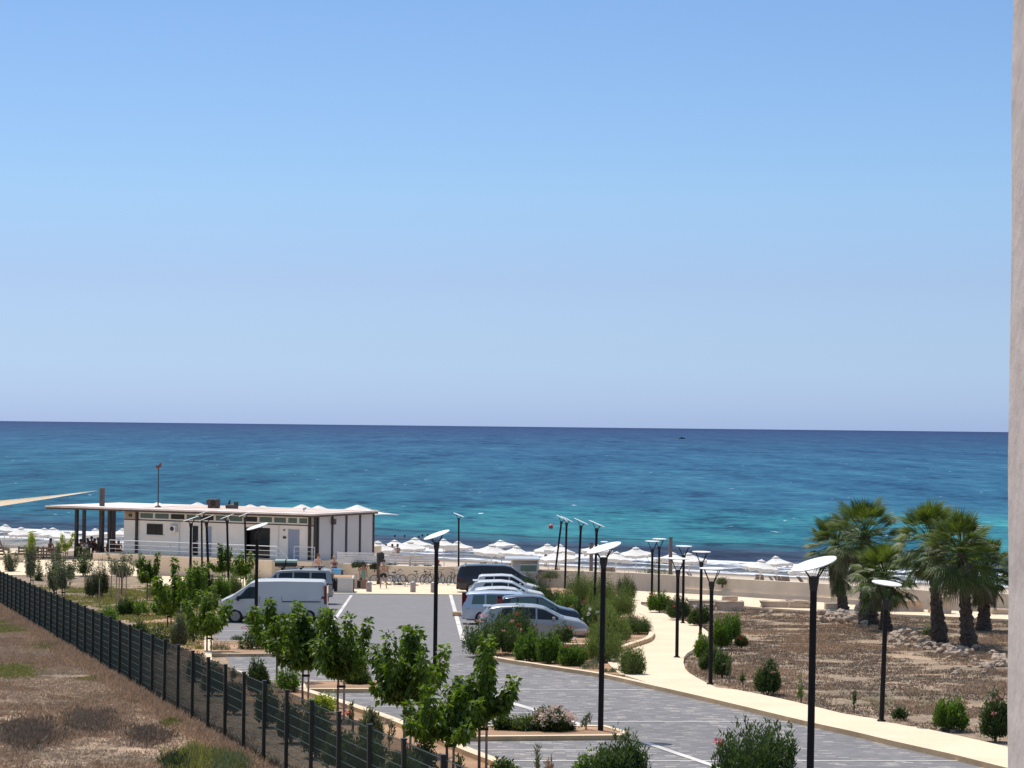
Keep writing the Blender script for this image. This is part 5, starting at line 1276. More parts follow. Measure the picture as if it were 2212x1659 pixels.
fieldR = [(1400, 1312), (1465, 1338), (1508, 1353), (1533, 1368), (1530, 1376), (1508, 1400), (1486, 1415), (1480, 1430), (1492, 1452), (1530, 1474), (1590, 1491), (1692, 1512), (1748, 1526), (1893, 1557), (1992, 1575), (2177, 1618), (2300, 1650), (2300, 1345), (1990, 1331), (1750, 1321), (1640, 1314), (1540, 1306)]
fieldRw = [(G(*p).x, G(*p).y) for p in fieldR]
def reg_right(r_):
    x, y = r_.uniform(6, 32), r_.uniform(58, 140)
    return (x, y) if inpoly(x, y, fieldRw) and (x / y) < .222 else None
def reg_mid(r_):
    x, y = r_.uniform(-34, -9), r_.uniform(85, 148); px = W2 + F * x / y
    if x < fence_x(y) + .4: return None
    py = proj((x, y, zplane(x, y)))[1]
    return (x, y) if 60 < px < 470 and 1245 < py < 1440 and px < 470 - (py - 1245) * .0 else None
tufts('dry_grass', scatter(24000, reg_left, 1, -.32), .03, .10, M_DRYL, 'dry stubble covering the field left of the fence', 7, .011, 1, .09)
tufts('dry_grass', scatter(6500, reg_left, 2, .12, .22), .05, .17, M_DRY, 'pale straw tufts in the field left of the fence', 8, .010, 2, .06)
tufts('dry_grass', scatter(5200, reg_fence, 3, -.5), .08, .30, M_DRY, 'straw coloured grass growing along the fence foot', 8, .010, 3, .07)
tufts('weeds', scatter(1500, reg_left, 4, .42, .16), .04, .14, M_GRASS, 'green weed patches in the field left of the fence', 12, .014, 4, .09)
tufts('dry_grass', scatter(19000, reg_right, 5, -.12), .03, .11, M_DRYD, 'brown stubble covering the field right of the path', 7, .013, 5, .10)
tufts('dry_grass', scatter(4500, reg_right, 6, .15, .2), .05, .18, M_DRY, 'pale dry grass tufts in the field right of the path', 8, .012, 6, .07)
tufts('weeds', scatter(5000, reg_mid, 7, -.1, .2), .05, .22, M_GRASS, 'green weeds growing behind the fence under the young trees', 9, .018, 7, .12)
def spot_pts(px, py, rx, ry, n, seed):
    r_ = random.Random(seed); return [tuple(G(px + r_.gauss(0, .5) * rx, py + r_.gauss(0, .5) * ry)) for _ in range(n)]
def low_patch(label, px, py, rx, ry, n, m, seed, h=(.1, .35), nm='weed_clump'):
    o = tufts(nm, spot_pts(px, py, rx, ry, n, seed), h[0], h[1], m, label, 10, .014, seed, .09); del o['kind']; o['category'] = 'weeds'; return o
low_patch('olive green weed clump in the bottom of the field by the fence', 425, 1650, 42, 24, 300, M_GRASS, 21)
low_patch('pale green weed clump spilling through the fence foot at the bottom', 500, 1655, 34, 20, 220, M_OLIVE, 22)
low_patch('dark olive weed clump left of the pale green ones', 385, 1655, 22, 14, 120, M_DARKL, 23)
low_patch('small round olive weed in the field near the fence', 371, 1566, 8, 4, 60, M_GRASS, 24, (.08, .26))
low_patch('green weed mat at the left edge of the field', 28, 1450, 46, 14, 520, M_GRASS, 25, (.04, .14))
low_patch('green weed strip along the fence', 130, 1397, 50, 7, 420, M_GRASS, 26, (.04, .16))
low_patch('dark brown thicket in the lower left of the field', 60, 1590, 60, 26, 520, M_DRYD, 27, (.08, .24))
low_patch('brown thicket in the middle of the field', 190, 1562, 50, 22, 420, M_DRYD, 28, (.08, .22))
low_patch('grey brown thicket near the bottom of the field', 320, 1590, 40, 18, 300, M_DRYD, 29, (.06, .2))

_e = []
_r = random.Random(9)
for _ in range(700):
    px_ = _r.uniform(-20, 330); q = Z(px_, 1243 + (px_ + 20) * .006, -10.45); _e.append((q.x, q.y - .1 - abs(_r.gauss(0, .5)), zplane(q.x, q.y) - .02))
tufts('weeds', _e, .25, .60, M_GRASS, 'tall green weeds along the front edge of the bright plaza', 9, .02, 33, .15)

# ------------------------------------------------------------------ vehicles
def car_mesh_fns(L, Wd, top, belt, zb=.22, tum=.80, nose=.14):
    tx, tz = zip(*top); bx_, bz = zip(*belt)
    def sm(x, X, Zv):                          # smooth interpolation through the key profile
        v_ = np.interp([x - .06, x - .03, x, x + .03, x + .06], X, Zv); return float(v_.mean())
    zt = lambda x: sm(x, tx, tz); ze = lambda x: min(sm(x, bx_, bz), zt(x) - .03)
    hw = lambda x: Wd / 2 * (1 - nose * abs((x - L / 2) / (L / 2)) ** 5 - .02 * abs((x - L / 2) / (L / 2)) ** 2)
    def wt(x): return hw(x) * (tum + (1 - tum) * max(0, 1 - (zt(x) - ze(x)) / .35))
    def zbot(x): e = min(x, L - x); return zb + max(0, .12 - e * .5)
    def yside(x, z):
        a, b_ = hw(x) * .985, wt(x); t = (z - ze(x)) / max(.02, zt(x) - .05 - ze(x)); t = min(1, max(0, t)); return a + (b_ - a) * t
    return zt, ze, hw, wt, zbot, yside
def body_mb(L, fns, n=64):
    zt, ze, hw, wt, zbot, yside = fns; V = []; ring = None
    xs_ = [L * (.5 - .5 * math.cos(math.pi * i / n)) * .5 + L * i / n * .5 for i in range(n + 1)]
    for x in xs_:
        h_, t_, e_, w_, q = zbot(x), zt(x), ze(x), hw(x), wt(x)
        g = t_ - .05
        half = [(0, h_), (w_ * .85, h_), (w_ * .965, h_ + .08), (w_, h_ + (e_ - h_) * .45), (w_ * 1.0, h_ + (e_ - h_) * .75), (w_ * .985, e_),
                (w_ * .985 * .66 + q * .34, e_ + (g - e_) * .34), (w_ * .985 * .3 + q * .7, e_ + (g - e_) * .7), (q, g), (q * .9, t_ - .012), (q * .5, t_), (0, t_)]
        pts = half + [(-a, b_) for a, b_ in half[-2:0:-1]]
        ring = len(pts)
        V += [(x, a, b_) for a, b_ in pts]
    F_ = [(i * ring + k, i * ring + (k + 1) % ring, (i + 1) * ring + (k + 1) % ring, (i + 1) * ring + k) for i in range(n) for k in range(ring)]
    F_ += [tuple(range(ring)), tuple(range(n * ring + ring - 1, n * ring - 1, -1))]
    return MB().add(V, F_)
def side_win(fns, x0, x1, zlo, ztop_off, m, parent, name='window', slant0=0, slant1=0, cap=9, nx_=10, nz=4, both=True):
    zt, ze, hw, wt, zbot, yside = fns
    for s_ in (1, -1):
        V = []; mb = MB()
        for i in range(nx_ + 1):
            u = i / nx_
            for j in range(nz + 1):
                w_ = j / nz
                xl = x0 + slant0 * w_; xr = x1 - slant1 * w_; x = xl + (xr - xl) * u
                lo = zlo(x) if callable(zlo) else zlo
                hi = max(lo + .01, min(cap, zt(x) - ztop_off)); z = lo + (hi - lo) * w_
                V.append((x, s_ * (yside(x, z) + .007), z))
        mb.add(V, [(i * (nz + 1) + j, (i + 1) * (nz + 1) + j, (i + 1) * (nz + 1) + j + 1, i * (nz + 1) + j + 1) for i in range(nx_) for j in range(nz)])
        mb.build(name, m, parent)
def screen(fns, x0, x1, wfac, m, parent, name):
    zt, ze, hw, wt, zbot, yside = fns; V = []; nx_, ny = 12, 6
    for i in range(nx_ + 1):
        x = x0 + (x1 - x0) * i / nx_
        for j in range(ny + 1):
            y = (j / ny * 2 - 1) * wt(x) * wfac; V.append((x, y, zt(x) + .010 - .012 * max(0, abs(j / ny * 2 - 1) - .6) / .4))
    return MB().add(V, [(i * (ny + 1) + j, (i + 1) * (ny + 1) + j, (i + 1) * (ny + 1) + j + 1, i * (ny + 1) + j + 1) for i in range(nx_) for j in range(ny)]).build(name, m, parent)
def wheel(t, x, y, r, w_=.2, s_=1, rimm=None):
    mx = Matrix.Rotation(R(90), 3, 'X')
    o = MB().lathe([(r * .55, -w_ / 2), (r * .93, -w_ / 2), (r, -w_ / 2 + .03), (r, w_ / 2 - .03), (r * .93, w_ / 2), (r * .55, w_ / 2)], 28, (0, 0, 0), mx).build('wheel', M_TYRE, t, smooth=True)
    o.location = (x, y, r)
    rb = MB().lathe([(r * .64, 0), (r * .66, .012), (r * .60, .016), (r * .58, 0.001)], 28, (0, -s_ * (w_ / 2 + .002), 0), mx if s_ > 0 else mx)
    rb.lathe([(r * .16, 0), (r * .14, .03)], 12, (0, -s_ * (w_ / 2 + .004), 0), mx)
    for k in range(5):
        a = k * 2 * math.pi / 5; rb.box((math.cos(a) * r * .36, -s_ * (w_ / 2 + .012), math.sin(a) * r * .36), (r * .5, .02, r * .17), 0, Matrix.Rotation(-a, 3, 'Y'))
    rb.build('rim', rimm or M_RIM, o)
def cut_wheels(o, L, Wd, wx, r):
    cb = MB(); mx = Matrix.Rotation(R(90), 3, 'X')
    for x in wx:
        for s_ in (1, -1): cb.lathe([(r + .055, -.17), (r + .055, .17)], 32, (x, s_ * (Wd / 2 - .10), r + .01), mx)
    c = cb.build('cutter', None); md = o.modifiers.new('b', 'BOOLEAN'); md.operation = 'DIFFERENCE'; md.object = c; md.solver = 'EXACT'
    dg = bpy.context.evaluated_depsgraph_get(); dg.update()
    me = bpy.data.meshes.new_from_object(o.evaluated_get(dg)); o.modifiers.clear(); old = o.data; o.data = me
    me.shade_smooth(); me.set_sharp_from_angle(angle=R(33)); bpy.data.objects.remove(c)
def make_car(name, label, cat_, p, rz, L, Wd, top, belt, paintm, wins, wsc, rsc, wx, r=.32, zb=.2, tum=.8, nose=.14, rimm=None, glassm=None, group=None, lights=True, van=False, head_z=None, tail=None, mirror_x=None, doors=()):
    t = thing(name, label, cat_, p, rz, group); fns = car_mesh_fns(L, Wd, top, belt, zb, tum, nose); zt, ze, hw, wt, zbot, yside = fns
    body = body_mb(L, fns).build('body', paintm, t, smooth=True); cut_wheels(body, L, Wd, wx, r)
    gm = glassm or M_GLASS
    for (a, b_, s0, s1, zl, off) in wins: side_win(fns, a, b_, (lambda x, zl=zl: ze(x) + zl), off, gm, t, 'window', s0, s1)
    if wsc: screen(fns, *wsc, .88, gm, t, 'windscreen')
    if rsc: screen(fns, *rsc, .84, gm, t, 'rear_window')
    for x in wx:
        for s_ in (1, -1):
            wheel(t, x, s_ * (Wd / 2 - .12), r, .2, -s_, rimm)
            MB().lathe([(r + .05, 0), (r + .05, .01)], 24, (x, s_ * (Wd / 2 - .26), r + .01), Matrix.Rotation(R(90), 3, 'X')).build('wheel_well', M_BLACK, t)
    hz = head_z or (ze(L - .35) - .16)
    if lights:
        for s_ in (1, -1):
            V = [];
            for i in range(5):
                x = L - .62 + .5 * i / 4
                for j in range(3): z = hz + .035 * i / 4 * 0 + (-.05 + .12 * j / 2) * (.5 + .5 * i / 4); V.append((x, s_ * (hw(x) + .004), z))
            V += [(L - .02, s_ * (hw(L - .06) * .72), hz - .04), (L - .02, s_ * hw(L - .06) * .72, hz + .06)]
            MB().add(V, [(i * 3 + j, i * 3 + 3 + j, i * 3 + 4 + j, i * 3 + 1 + j) for i in range(4) for j in range(2)] + [(12, 15, 16, 14)]).build('headlight', M_LENS, t)
            tz0, tz1 = tail or (ze(.2) - .28, ze(.2) - .02)
            V = [(.02, s_ * hw(.05) * .72, tz0), (.02, s_ * hw(.05) * .72, tz1), (-.012, s_ * hw(.02) * .985, tz0), (-.012, s_ * hw(.02) * .985, tz1), (.30, s_ * (hw(.3) + .006), tz0 + .04), (.22, s_ * (yside(.22, tz1) + .006), tz1)]
            MB().add(V, [(0, 1, 3, 2), (2, 3, 5, 4)]).build('tail_light', M_RED, t)
    # bumpers, sills, handles, mirrors
    MB().box((L / 2, 0, zb + .03), (abs(wx[1] - wx[0]) - 2 * r - .2, Wd * .985, .10)).build('sill', M_BLACK if van else paintm, t, bevel=.02)
    MB().bx(-.035, .12, -Wd * .40, Wd * .40, zb + .05, zb + .30).build('bumper', M_BLACK if van else paintm, t, bevel=.03)
    MB().bx(L - .14, L + .03, -Wd * .38, Wd * .38, zb + .03, zb + .26).build('bumper', M_BLACK, t, bevel=.03)
    MB().bx(-.045, -.036, -.26, .26, zb + .34, zb + .45).build('number_plate', M_WHITEPAINT, t)
    if mirror_x:
        for s_ in (1, -1):
            MB().box((mirror_x, s_ * (hw(mirror_x) + .10), ze(mirror_x) + .09), (.12, .20, .15 if not van else .24)).build('side_mirror', paintm if not van else M_BLACK, t, bevel=.03)
    for dx in doors:
        for s_ in (1, -1):
            MB().bx(dx, dx + .18, s_ * (hw(dx) + .012) - .012, s_ * (hw(dx) + .012) + .012, ze(dx) - .16, ze(dx) - .125).build('door_handle', M_BLACK if van else paintm, t, bevel=.004)
            MB().bx(dx - .055, dx - .047, s_ * (hw(dx) + .001) - .003, s_ * (hw(dx) + .001) + .003, zb + .14, ze(dx) - .02).build('door_gap', M_BLACK, t)
    return t, fns
YAW = R(1.5)
def carpos(px_rear, py, dz=.015):            # rear end at view column px_rear on ground row py (the near side wheels)
    b_ = G(px_rear, py, dz); return b_ + Vector((0, .9, -S * .9))
SLOPE = 0.0
hatch_top = [(0, .95), (.05, 1.02), (.30, 1.30), (.42, 1.37), (.7, 1.42), (1.5, 1.465), (2.2, 1.44), (2.6, 1.36), (3.35, .98), (3.45, .955), (4.0, .86), (4.30, .70), (4.42, .52)]
belt1 = [(0, .88), (.8, .93), (3.0, .86), (3.4, .84), (4.42, .55)]
wag_top = [(0, .80), (.03, .95), (.16, 1.38), (.32, 1.47), (1.2, 1.50), (2.3, 1.49), (2.75, 1.42), (3.5, .99), (3.6, .97), (4.3, .87), (4.62, .70), (4.7, .55)]
def hatchwins(k=0): return [(.62, 1.30, .28, 0.02, .03, .10), (1.37, 2.22, 0, 0, .03, .09), (2.29, 3.15, 0, .02, .03, .09)]
c1, f1 = make_car('parked_car', 'silver hatchback nearest the camera, behind the flowering oleanders', 'car', carpos(1037, 1384), YAW, 4.42, 1.78, hatch_top, belt1, M_SILVER, hatchwins(), (2.62, 3.38), (.05, .36), (.78, 3.42), .32, doors=(1.42, 2.32), mirror_x=2.95, group='cars parked in a row right of the aisle')
small_top = [(0, .85), (.02, 1.0), (.18, 1.30), (.32, 1.44), (.8, 1.50), (1.5, 1.52), (1.95, 1.48), (2.75, 1.02), (2.9, .99), (3.45, .88), (3.62, .76), (3.68, .55)]
c2, f2 = make_car('parked_car', 'black small hatchback between the two silver cars', 'car', carpos(1073, 1361), YAW, 3.68, 1.66, small_top, [(0, .88), (.7, .92), (2.6, .88), (3.68, .58)], M_NAVY, [(.42, .86, .18, 0, .03, .09), (.93, 1.72, 0, 0, .03, .08), (1.79, 2.60, 0, .02, .03, .08)], (2.0, 2.78), (.04, .30), (.62, 2.95), .30, doors=(.98, 1.82), mirror_x=2.4, glassm=M_GLASSB, tail=(.92, 1.40), group='cars parked in a row right of the aisle')
c3, f3 = make_car('parked_car', 'silver estate car with tall red tail lights, third from the camera', 'car', carpos(997, 1349), YAW, 4.7, 1.78, wag_top, [(0, .90), (1, .93), (3.4, .88), (4.7, .58)], mat('silver_blue', (.46, .50, .57), .3, .03, 1.5, 0, .4, .5, .6), [(.42, 1.02, .08, .0, .04, .12), (1.10, 1.92, 0, 0, .04, .11), (2.0, 2.75, 0, 0, .04, .10), (2.82, 3.28, 0, .02, .04, .10)], (2.8, 3.52), (.03, .17), (.92, 3.72), .33, doors=(1.98, 2.84), mirror_x=3.1, glassm=M_GLASSB, tail=(.72, 1.36), group='cars parked in a row right of the aisle')
w4 = [(0, .85), (.04, 1.0), (.30, 1.33), (.45, 1.40), (1.0, 1.46), (1.7, 1.48), (2.3, 1.42), (3.1, 1.0), (3.2, .97), (3.9, .83), (4.15, .66), (4.2, .52)]
c4, f4 = make_car('parked_car', 'white hatchback mostly hidden behind the silver estate car', 'car', carpos(1010, 1334), YAW, 4.2, 1.75, w4, [(0, .90), (1, .94), (3.0, .88), (4.2, .56)], M_CARWHITE, [(.62, 1.2, .25, 0, .03, .10), (1.27, 2.05, 0, 0, .03, .09), (2.12, 2.95, 0, .02, .03, .09)], (2.35, 3.12), (.06, .34), (.75, 3.3), .31, doors=(1.3, 2.15), mirror_x=2.75, group='cars parked in a row right of the aisle')
c5, f5 = make_car('parked_car', 'white hatchback with a roof spoiler, fifth from the camera', 'car', carpos(1011, 1314), YAW, 4.1, 1.75, [(0, .90), (.10, 1.05), (.38, 1.38), (.50, 1.44)] + w4[4:-2] + [(4.05, .66), (4.1, .52)], [(0, .90), (1, .94), (3.0, .88), (4.1, .56)], M_CARWHITE, [(.62, 1.2, .25, 0, .03, .11), (1.27, 2.05, 0, 0, .03, .10), (2.12, 2.95, 0, .02, .03, .10)], (2.35, 3.12), (.10, .42), (.75, 3.2), .31, doors=(1.3, 2.15), mirror_x=2.75, group='cars parked in a row right of the aisle')
MB().bx(.22, .52, -.55, .55, 1.425, 1.46).build('spoiler', M_CARWHITE, c5, bevel=.01)
MB().bx(.10, .44, -.52, .52, 1.355, 1.39).build('spoiler', M_SILVER, c1, bevel=.01)
c6, f6 = make_car('parked_car', 'small white car in front of the black minivan, farthest of the white cars', 'car', carpos(1026, 1300), YAW, 3.8, 1.68, [(0, .88), (.03, 1.05), (.16, 1.40), (.3, 1.50), (1.5, 1.54), (2.05, 1.50), (2.85, 1.05), (3.0, 1.02), (3.6, .86), (3.8, .58)], [(0, .94), (1, .97), (2.8, .92), (3.8, .6)], M_CARWHITE, [(.45, 1.0, .1, 0, .03, .10), (1.07, 1.85, 0, 0, .03, .09), (1.92, 2.7, 0, .02, .03, .09)], (2.1, 2.88), (.03, .17), (.68, 3.05), .30, doors=(1.1, 1.95), mirror_x=2.5, group='cars parked in a row right of the aisle')
mv = [(0, .95), (.04, 1.30), (.20, 1.64), (.45, 1.72), (1.5, 1.76), (2.9, 1.74), (3.3, 1.66), (4.1, 1.12), (4.3, 1.05), (4.75, .88), (4.9, .60)]
c7, f7 = make_car('minivan', 'black minivan at the far end of the row beside the bicycles', 'minivan', carpos(986, 1281), YAW, 4.9, 1.85, mv, [(0, 1.0), (1, 1.04), (4.0, .98), (4.9, .62)], M_BLACKPAINT, [(.35, 1.3, .1, 0, .04, .12), (1.4, 2.4, 0, 0, .04, .12), (2.5, 3.25, 0, 0, .04, .12), (3.32, 3.8, 0, .02, .04, .12)], (3.35, 4.12), (.04, .22), (.9, 3.95), .33, doors=(1.5, 2.6), mirror_x=3.6, van=True)
mh, fh = make_car('motorhome', 'grey white camper van with an overhanging roof slab, parked behind the black minivan', 'camper van', G(1134, 1270) + Vector((0, .3, -.25)), R(90), 5.2, 1.95, [(0, 1.0), (.03, 1.6), (.08, 1.98), (.5, 2.02), (3.1, 2.02), (3.3, 1.95), (4.2, 1.2), (5.0, .95), (5.2, .65)], [(0, 1.1), (4.2, 1.08), (5.2, .7)], M_GREYPAINT, [(.4, 1.0, 0, 0, .12, .32), (1.3, 2.4, 0, 0, .12, .32)], (3.4, 4.2), None, (1.0, 4.3), .33, van=True, tum=.95)
MB().bx(-.25, 2.35, -.96, 1.35, 2.03, 2.17).build('roof_slab', M_CARWHITE, mh, bevel=.04)
o = MB().bx(-.02, -.005, -.72, .30, 1.30, 1.72).build('rear_window', M_GLASSB, mh)
MB().bx(-.035, -.021, -.78, .36, 1.72, 1.77).bx(-.035, -.021, -.78, .36, 1.25, 1.30).build('frame', M_WHITEPAINT, o)

# left row: noses to the left
def leftcar(px_rear, py): return G(px_rear, py, .015) + Vector((0, .95, -S * .95))
LY = R(180) + R(1.5)
vt = [(0, .9), (.02, 1.5), (.06, 1.88), (.2, 1.955), (2.0, 1.975), (3.15, 1.95), (3.45, 1.86), (4.15, 1.37), (4.28, 1.27), (4.78, 1.04), (4.9, .82), (4.94, .55)]
van, fv = make_car('delivery_van', 'white panel van parked nose left in the front bay of the left row', 'van', leftcar(703, 1347), LY, 4.94, 1.90, vt, [(0, 1.05), (3.4, 1.08), (4.2, 1.06), (4.6, .98), (4.94, .7)], M_WHITEPAINT, [], (3.5, 4.22), None, (.82, 4.12), .33, zb=.26, tum=.90, van=True, mirror_x=4.0, head_z=.92, nose=.10, tail=(.65, 1.25))
side_win(fv, 3.12, 4.28, lambda x: fv[1](x) + .05 - .06 * max(0, x - 3.6), .16, M_GLASS, van, 'window', 0, .62, cap=1.66)
for s_ in (1, -1):
    yv = fv[2](2) + .004
    MB().bx(.25, 2.0, s_ * yv - .008, s_ * yv + .008, .99, 1.03).build('side_rail', M_BLACK, van)
    MB().bx(2.02, 2.032, s_ * fv[2](2) * .985 - .008, s_ * fv[2](2) * .985 + .008, .36, 1.25).build('door_gap', M_BLACK, van)
    MB().bx(3.02, 3.032, s_ * fv[2](3) * .985 - .010, s_ * fv[2](3) * .985 + .010, .36, 1.25).build('door_gap', M_BLACK, van)
    MB().bx(4.28, 4.29, s_ * fv[2](4.28) * .99 - .010, s_ * fv[2](4.28) * .99 + .010, .62, 1.1).build('door_gap', M_BLACK, van)
    MB().bx(2.70, 2.78, s_ * yv - .025, s_ * yv + .025, .93, 1.13).build('door_handle', M_BLACK, van, bevel=.01)
    MB().bx(3.10, 3.18, s_ * yv - .025, s_ * yv + .025, .93, 1.13).build('door_handle', M_BLACK, van, bevel=.01)
    MB().bx(1.25, 3.6, s_ * yv - .012, s_ * yv + .012, .34, .44).build('side_trim', M_BLACK, van)
for y0 in (-.72, .06): MB().bx(-.012, .0, y0, y0 + .66, 1.15, 1.70).build('rear_window', M_GLASS, van, bevel=.003)
for s_ in (1, -1): MB().bx(-.02, .10, s_ * .80 - .09, s_ * .80 + .09, .9, 1.75).build('tail_light', M_RED if s_ > 0 else M_BLACK, van, bevel=.01)
st = [(0, .9), (.03, 1.5), (.10, 1.82), (.3, 1.88), (2.0, 1.90), (2.75, 1.86), (3.0, 1.80), (3.6, 1.22), (3.75, 1.18), (4.5, 1.08), (4.72, .8), (4.78, .6)]
suv, fs_ = make_car('suv', 'silver off road car with a loaded roof rack behind the white van', 'off road car', leftcar(716, 1306), LY, 4.78, 1.88, st, [(0, 1.15), (3.6, 1.14), (4.78, .85)], M_GREYPAINT, [(.30, 1.12, .06, 0, .05, .16), (1.22, 2.05, 0, 0, .05, .16), (2.14, 2.95, 0, .12, .05, .16), (3.0, 3.4, 0, .3, .05, .16)], (3.02, 3.62), None, (.9, 3.75), .38, zb=.36, tum=.88, mirror_x=3.2, doors=(1.3, 2.25), van=False)
MB().lathe([(.36, -.1), (.38, -.06), (.38, .06), (.3, .1)], 20, (-.12, -.25, 1.02), Matrix.Rotation(R(90), 3, 'Y')).build('spare_wheel', M_BLACK, suv, smooth=True)
MB().bx(-.012, .0, -.62, .62, 1.25, 1.70).build('rear_window', M_GLASS, suv)
rk_ = MB()
for s_ in (1, -1): rk_.tube((.5, s_ * .68, 1.97), (2.9, s_ * .68, 1.97), .02)
for x in (.7, 1.7, 2.7):
    rk_.tube((x, -.72, 1.97), (x, .72, 1.97), .02)
    for s_ in (1, -1): rk_.bx(x - .07, x + .07, s_ * .68 - .04, s_ * .68 + .04, 1.86, 1.955)
rk_.build('roof_rack', M_BLACK, suv)
pr = suv.location
t = thing('roof_box', 'pale green lidded box strapped on the roof rack of the off road car', 'roof box', Vector((pr.x, pr.y, pr.z)) + Vector((-2.55, 0, 1.992)), R(1.5))
MB().bx(-.58, .58, -.4, .4, 0, .20).build('tray', M_WOODD, t, bevel=.02); MB().bx(-.62, .62, -.43, .43, .205, .36).build('lid', mat('pale_green', (.36, .47, .40), .5, .06), t, bevel=.04)
MB().bx(-.02, .04, -.445, .445, .0, .375).build('strap', M_BLACK, t)
c9, f9 = make_car('parked_car', 'white car barely showing its roof behind the off road car', 'car', leftcar(690, 1288), LY, 4.2, 1.75, w4, [(0, .90), (1, .94), (3.0, .88), (4.2, .56)], M_CARWHITE, [(.62, 1.2, .25, 0, .03, .10), (1.27, 2.05, 0, 0, .03, .09), (2.12, 2.95, 0, .02, .03, .09)], (2.35, 3.12), (.06, .34), (.75, 3.3), .31, doors=(1.3, 2.15), mirror_x=2.75)

# ------------------------------------------------------------------ bollards, stones, bins, posts
for i, (x_, y_, lb) in enumerate(((1081, 0, ''),)): pass
for x_, y_, h_, lb in ((797, 1279, 1257, 'left short stone bollard at the end of the aisle, by the standing people'), (892, 1280, 1257, 'middle short stone bollard in front of the fallen bicycles'), (936, 1281, 1258, 'right short stone bollard half behind the tall middle lamp')):
    b_ = G(x_, y_, .02); h = toph(b_, h_)
    t = thing('bollard', lb, 'bollard', b_, 0, 'stone bollards closing the aisle')
    MB().lathe([(.17, -.05), (.17, h * .93), (.155, h * .97), (.12, h)], 20).build('shaft', mat('bollard_stone', (.40, .32, .30), .8, .2, 6, .3), t, smooth=True); MB().lathe([(.125, h), (.10, h + .012), (.04, h + .016)], 20).build('cap', M_STEEL, t)
b_ = G(769, 1273, .03); t = thing('wooden_post', 'slim pale post at the corner of the white block planter', 'post', b_)
MB().bx(-.06, .06, -.06, .06, -.1, toph(b_, 1239)).build('post', mat('post_pale', (.42, .35, .30), .7), t, bevel=.01); MB().bx(-.075, .075, -.075, .075, toph(b_, 1239), toph(b_, 1237.5)).build('cap', M_WHITEPAINT, t)
b_ = G(779, 1272, .03); t = thing('stone_bin', 'low brown cube bin behind the slim pale post', 'bin', b_)
MB().bx(-.42, .42, -.2, .5, 0, .62).build('box', mat('bin_brown', (.25, .19, .17), .8, .2, 4), t, bevel=.03); MB().bx(-.30, .0, -.215, -.202, .10, .5).build('opening', M_BLACK, t)
b_ = G(818, 1262, .05); hh = toph(b_, 1194)
t = thing('notice_post', 'tall dark wooden post with a boxed head behind the shirtless man', 'sign post', b_)
MB().bx(-.14, .10, -.08, .08, -.1, hh).build('post', M_WOODD, t, bevel=.01); MB().lathe([(.20, 0), (.24, .12), (.24, .52), (.16, .64), (.05, .68)], 12, (.12, -.05, hh - .62)).build('head_box', M_BLACK, t)
b_ = G(885, 1265, .05); t = thing('stone_rail', 'pale lump of kerb behind the silver estate car at the bay line', 'stone', G(993, 1331, .01))
MB().bx(-.35, .35, -.2, .2, 0, .22).build('block', M_KERB, t, bevel=.03)
t = thing('scooter_sign', 'flat white board lying on the slatted screen', 'board', onray(897, 1199.5, 160.4)); MB().lathe([(.85, 0), (.80, .03)], 20).build('board', M_WHITEPAINT, t); t.scale = (1, .5, 1)
# beach posts
for x_, y0, y1, Y_, lb in ((1452, 1225, 1162, 176, 'thick wooden post standing on the beach right of the far flat topped lamp'), (1281, 1236, 1174, 172, 'wooden post on the beach just left of the rightmost tilted lamp')):
    p = beachspot(x_, Y_); t = thing('beach_post', lb, 'post', p, R(10)); h = toph(p, y1)
    MB().bx(-.12, .12, -.12, .12, -.3, h).build('post', mat('beach_post_wood', (.16, .12, .115), .8, .2), t, bevel=.015); MB().bx(-.14, .14, -.14, .14, h, h + .04).build('cap', M_WOODD, t)

# ------------------------------------------------------------------ bicycles
def make_bike(col, label, kind='bicycle'):
    t = thing('bicycle', label, 'bicycle', (0, 0, 0), 0, 'bicycles parked at the planter wall')
    mx = Matrix.Rotation(R(90), 3, 'X')
    for x in (-.53, .53):
        mb = MB(); n = 28; r = .31
        for i in range(n):
            a, b_ = i * 2 * math.pi / n, (i + 1) * 2 * math.pi / n
            mb.tube((r * math.cos(a), 0, r * math.sin(a)), (r * math.cos(b_), 0, r * math.sin(b_)), .022, n=6, cap=False)
        o = mb.build('wheel', M_TYRE, t); o.location = (x, 0, .33)
        sp_ = MB()
        for i in range(14):
            a = i * math.pi / 7; sp_.tube((0, 0, 0), (.3 * math.cos(a), 0, .3 * math.sin(a)), .004, n=3, cap=False)
        sp_.tube((0, -.04, 0), (0, .04, 0), .025); sp_.build('spokes', M_STEEL, o)
    bb = (-.08, 0, .30); st_ = (-.22, 0, .78); hd = (.36, 0, .80)
    MB().tube(bb, st_, .02).tube(bb, (.33, 0, .68), .022).tube((-.2, 0, .70), hd, .02).tube(bb, (-.53, 0, .33), .012).tube((-.2, 0, .70), (-.53, 0, .33), .012).build('frame', col, t)
    MB().tube((.32, 0, .92), (.53, 0, .33), .018).build('fork', col, t)
    MB().path([(.30, -.28, .98), (.34, -.1, .96), (.34, .1, .96), (.30, .28, .98)], .016).build('handlebar', M_BLACK, t)
    MB().box((-.25, 0, .85), (.26, .14, .06)).build('saddle', M_BLACK, t, bevel=.02)
    MB().tube((-.22, 0, .78), (-.25, 0, .83), .016).lathe([(.09, -.01), (.09, .01)], 14, (-.08, -.05, .30), mx).bx(-.15, -.01, -.14, -.06, .14, .17).build('crank', M_STEEL, t)
    return t
greyb = paint('bike_grey', (.35, .36, .40)); blackb = paint('bike_black', (.02, .02, .025))
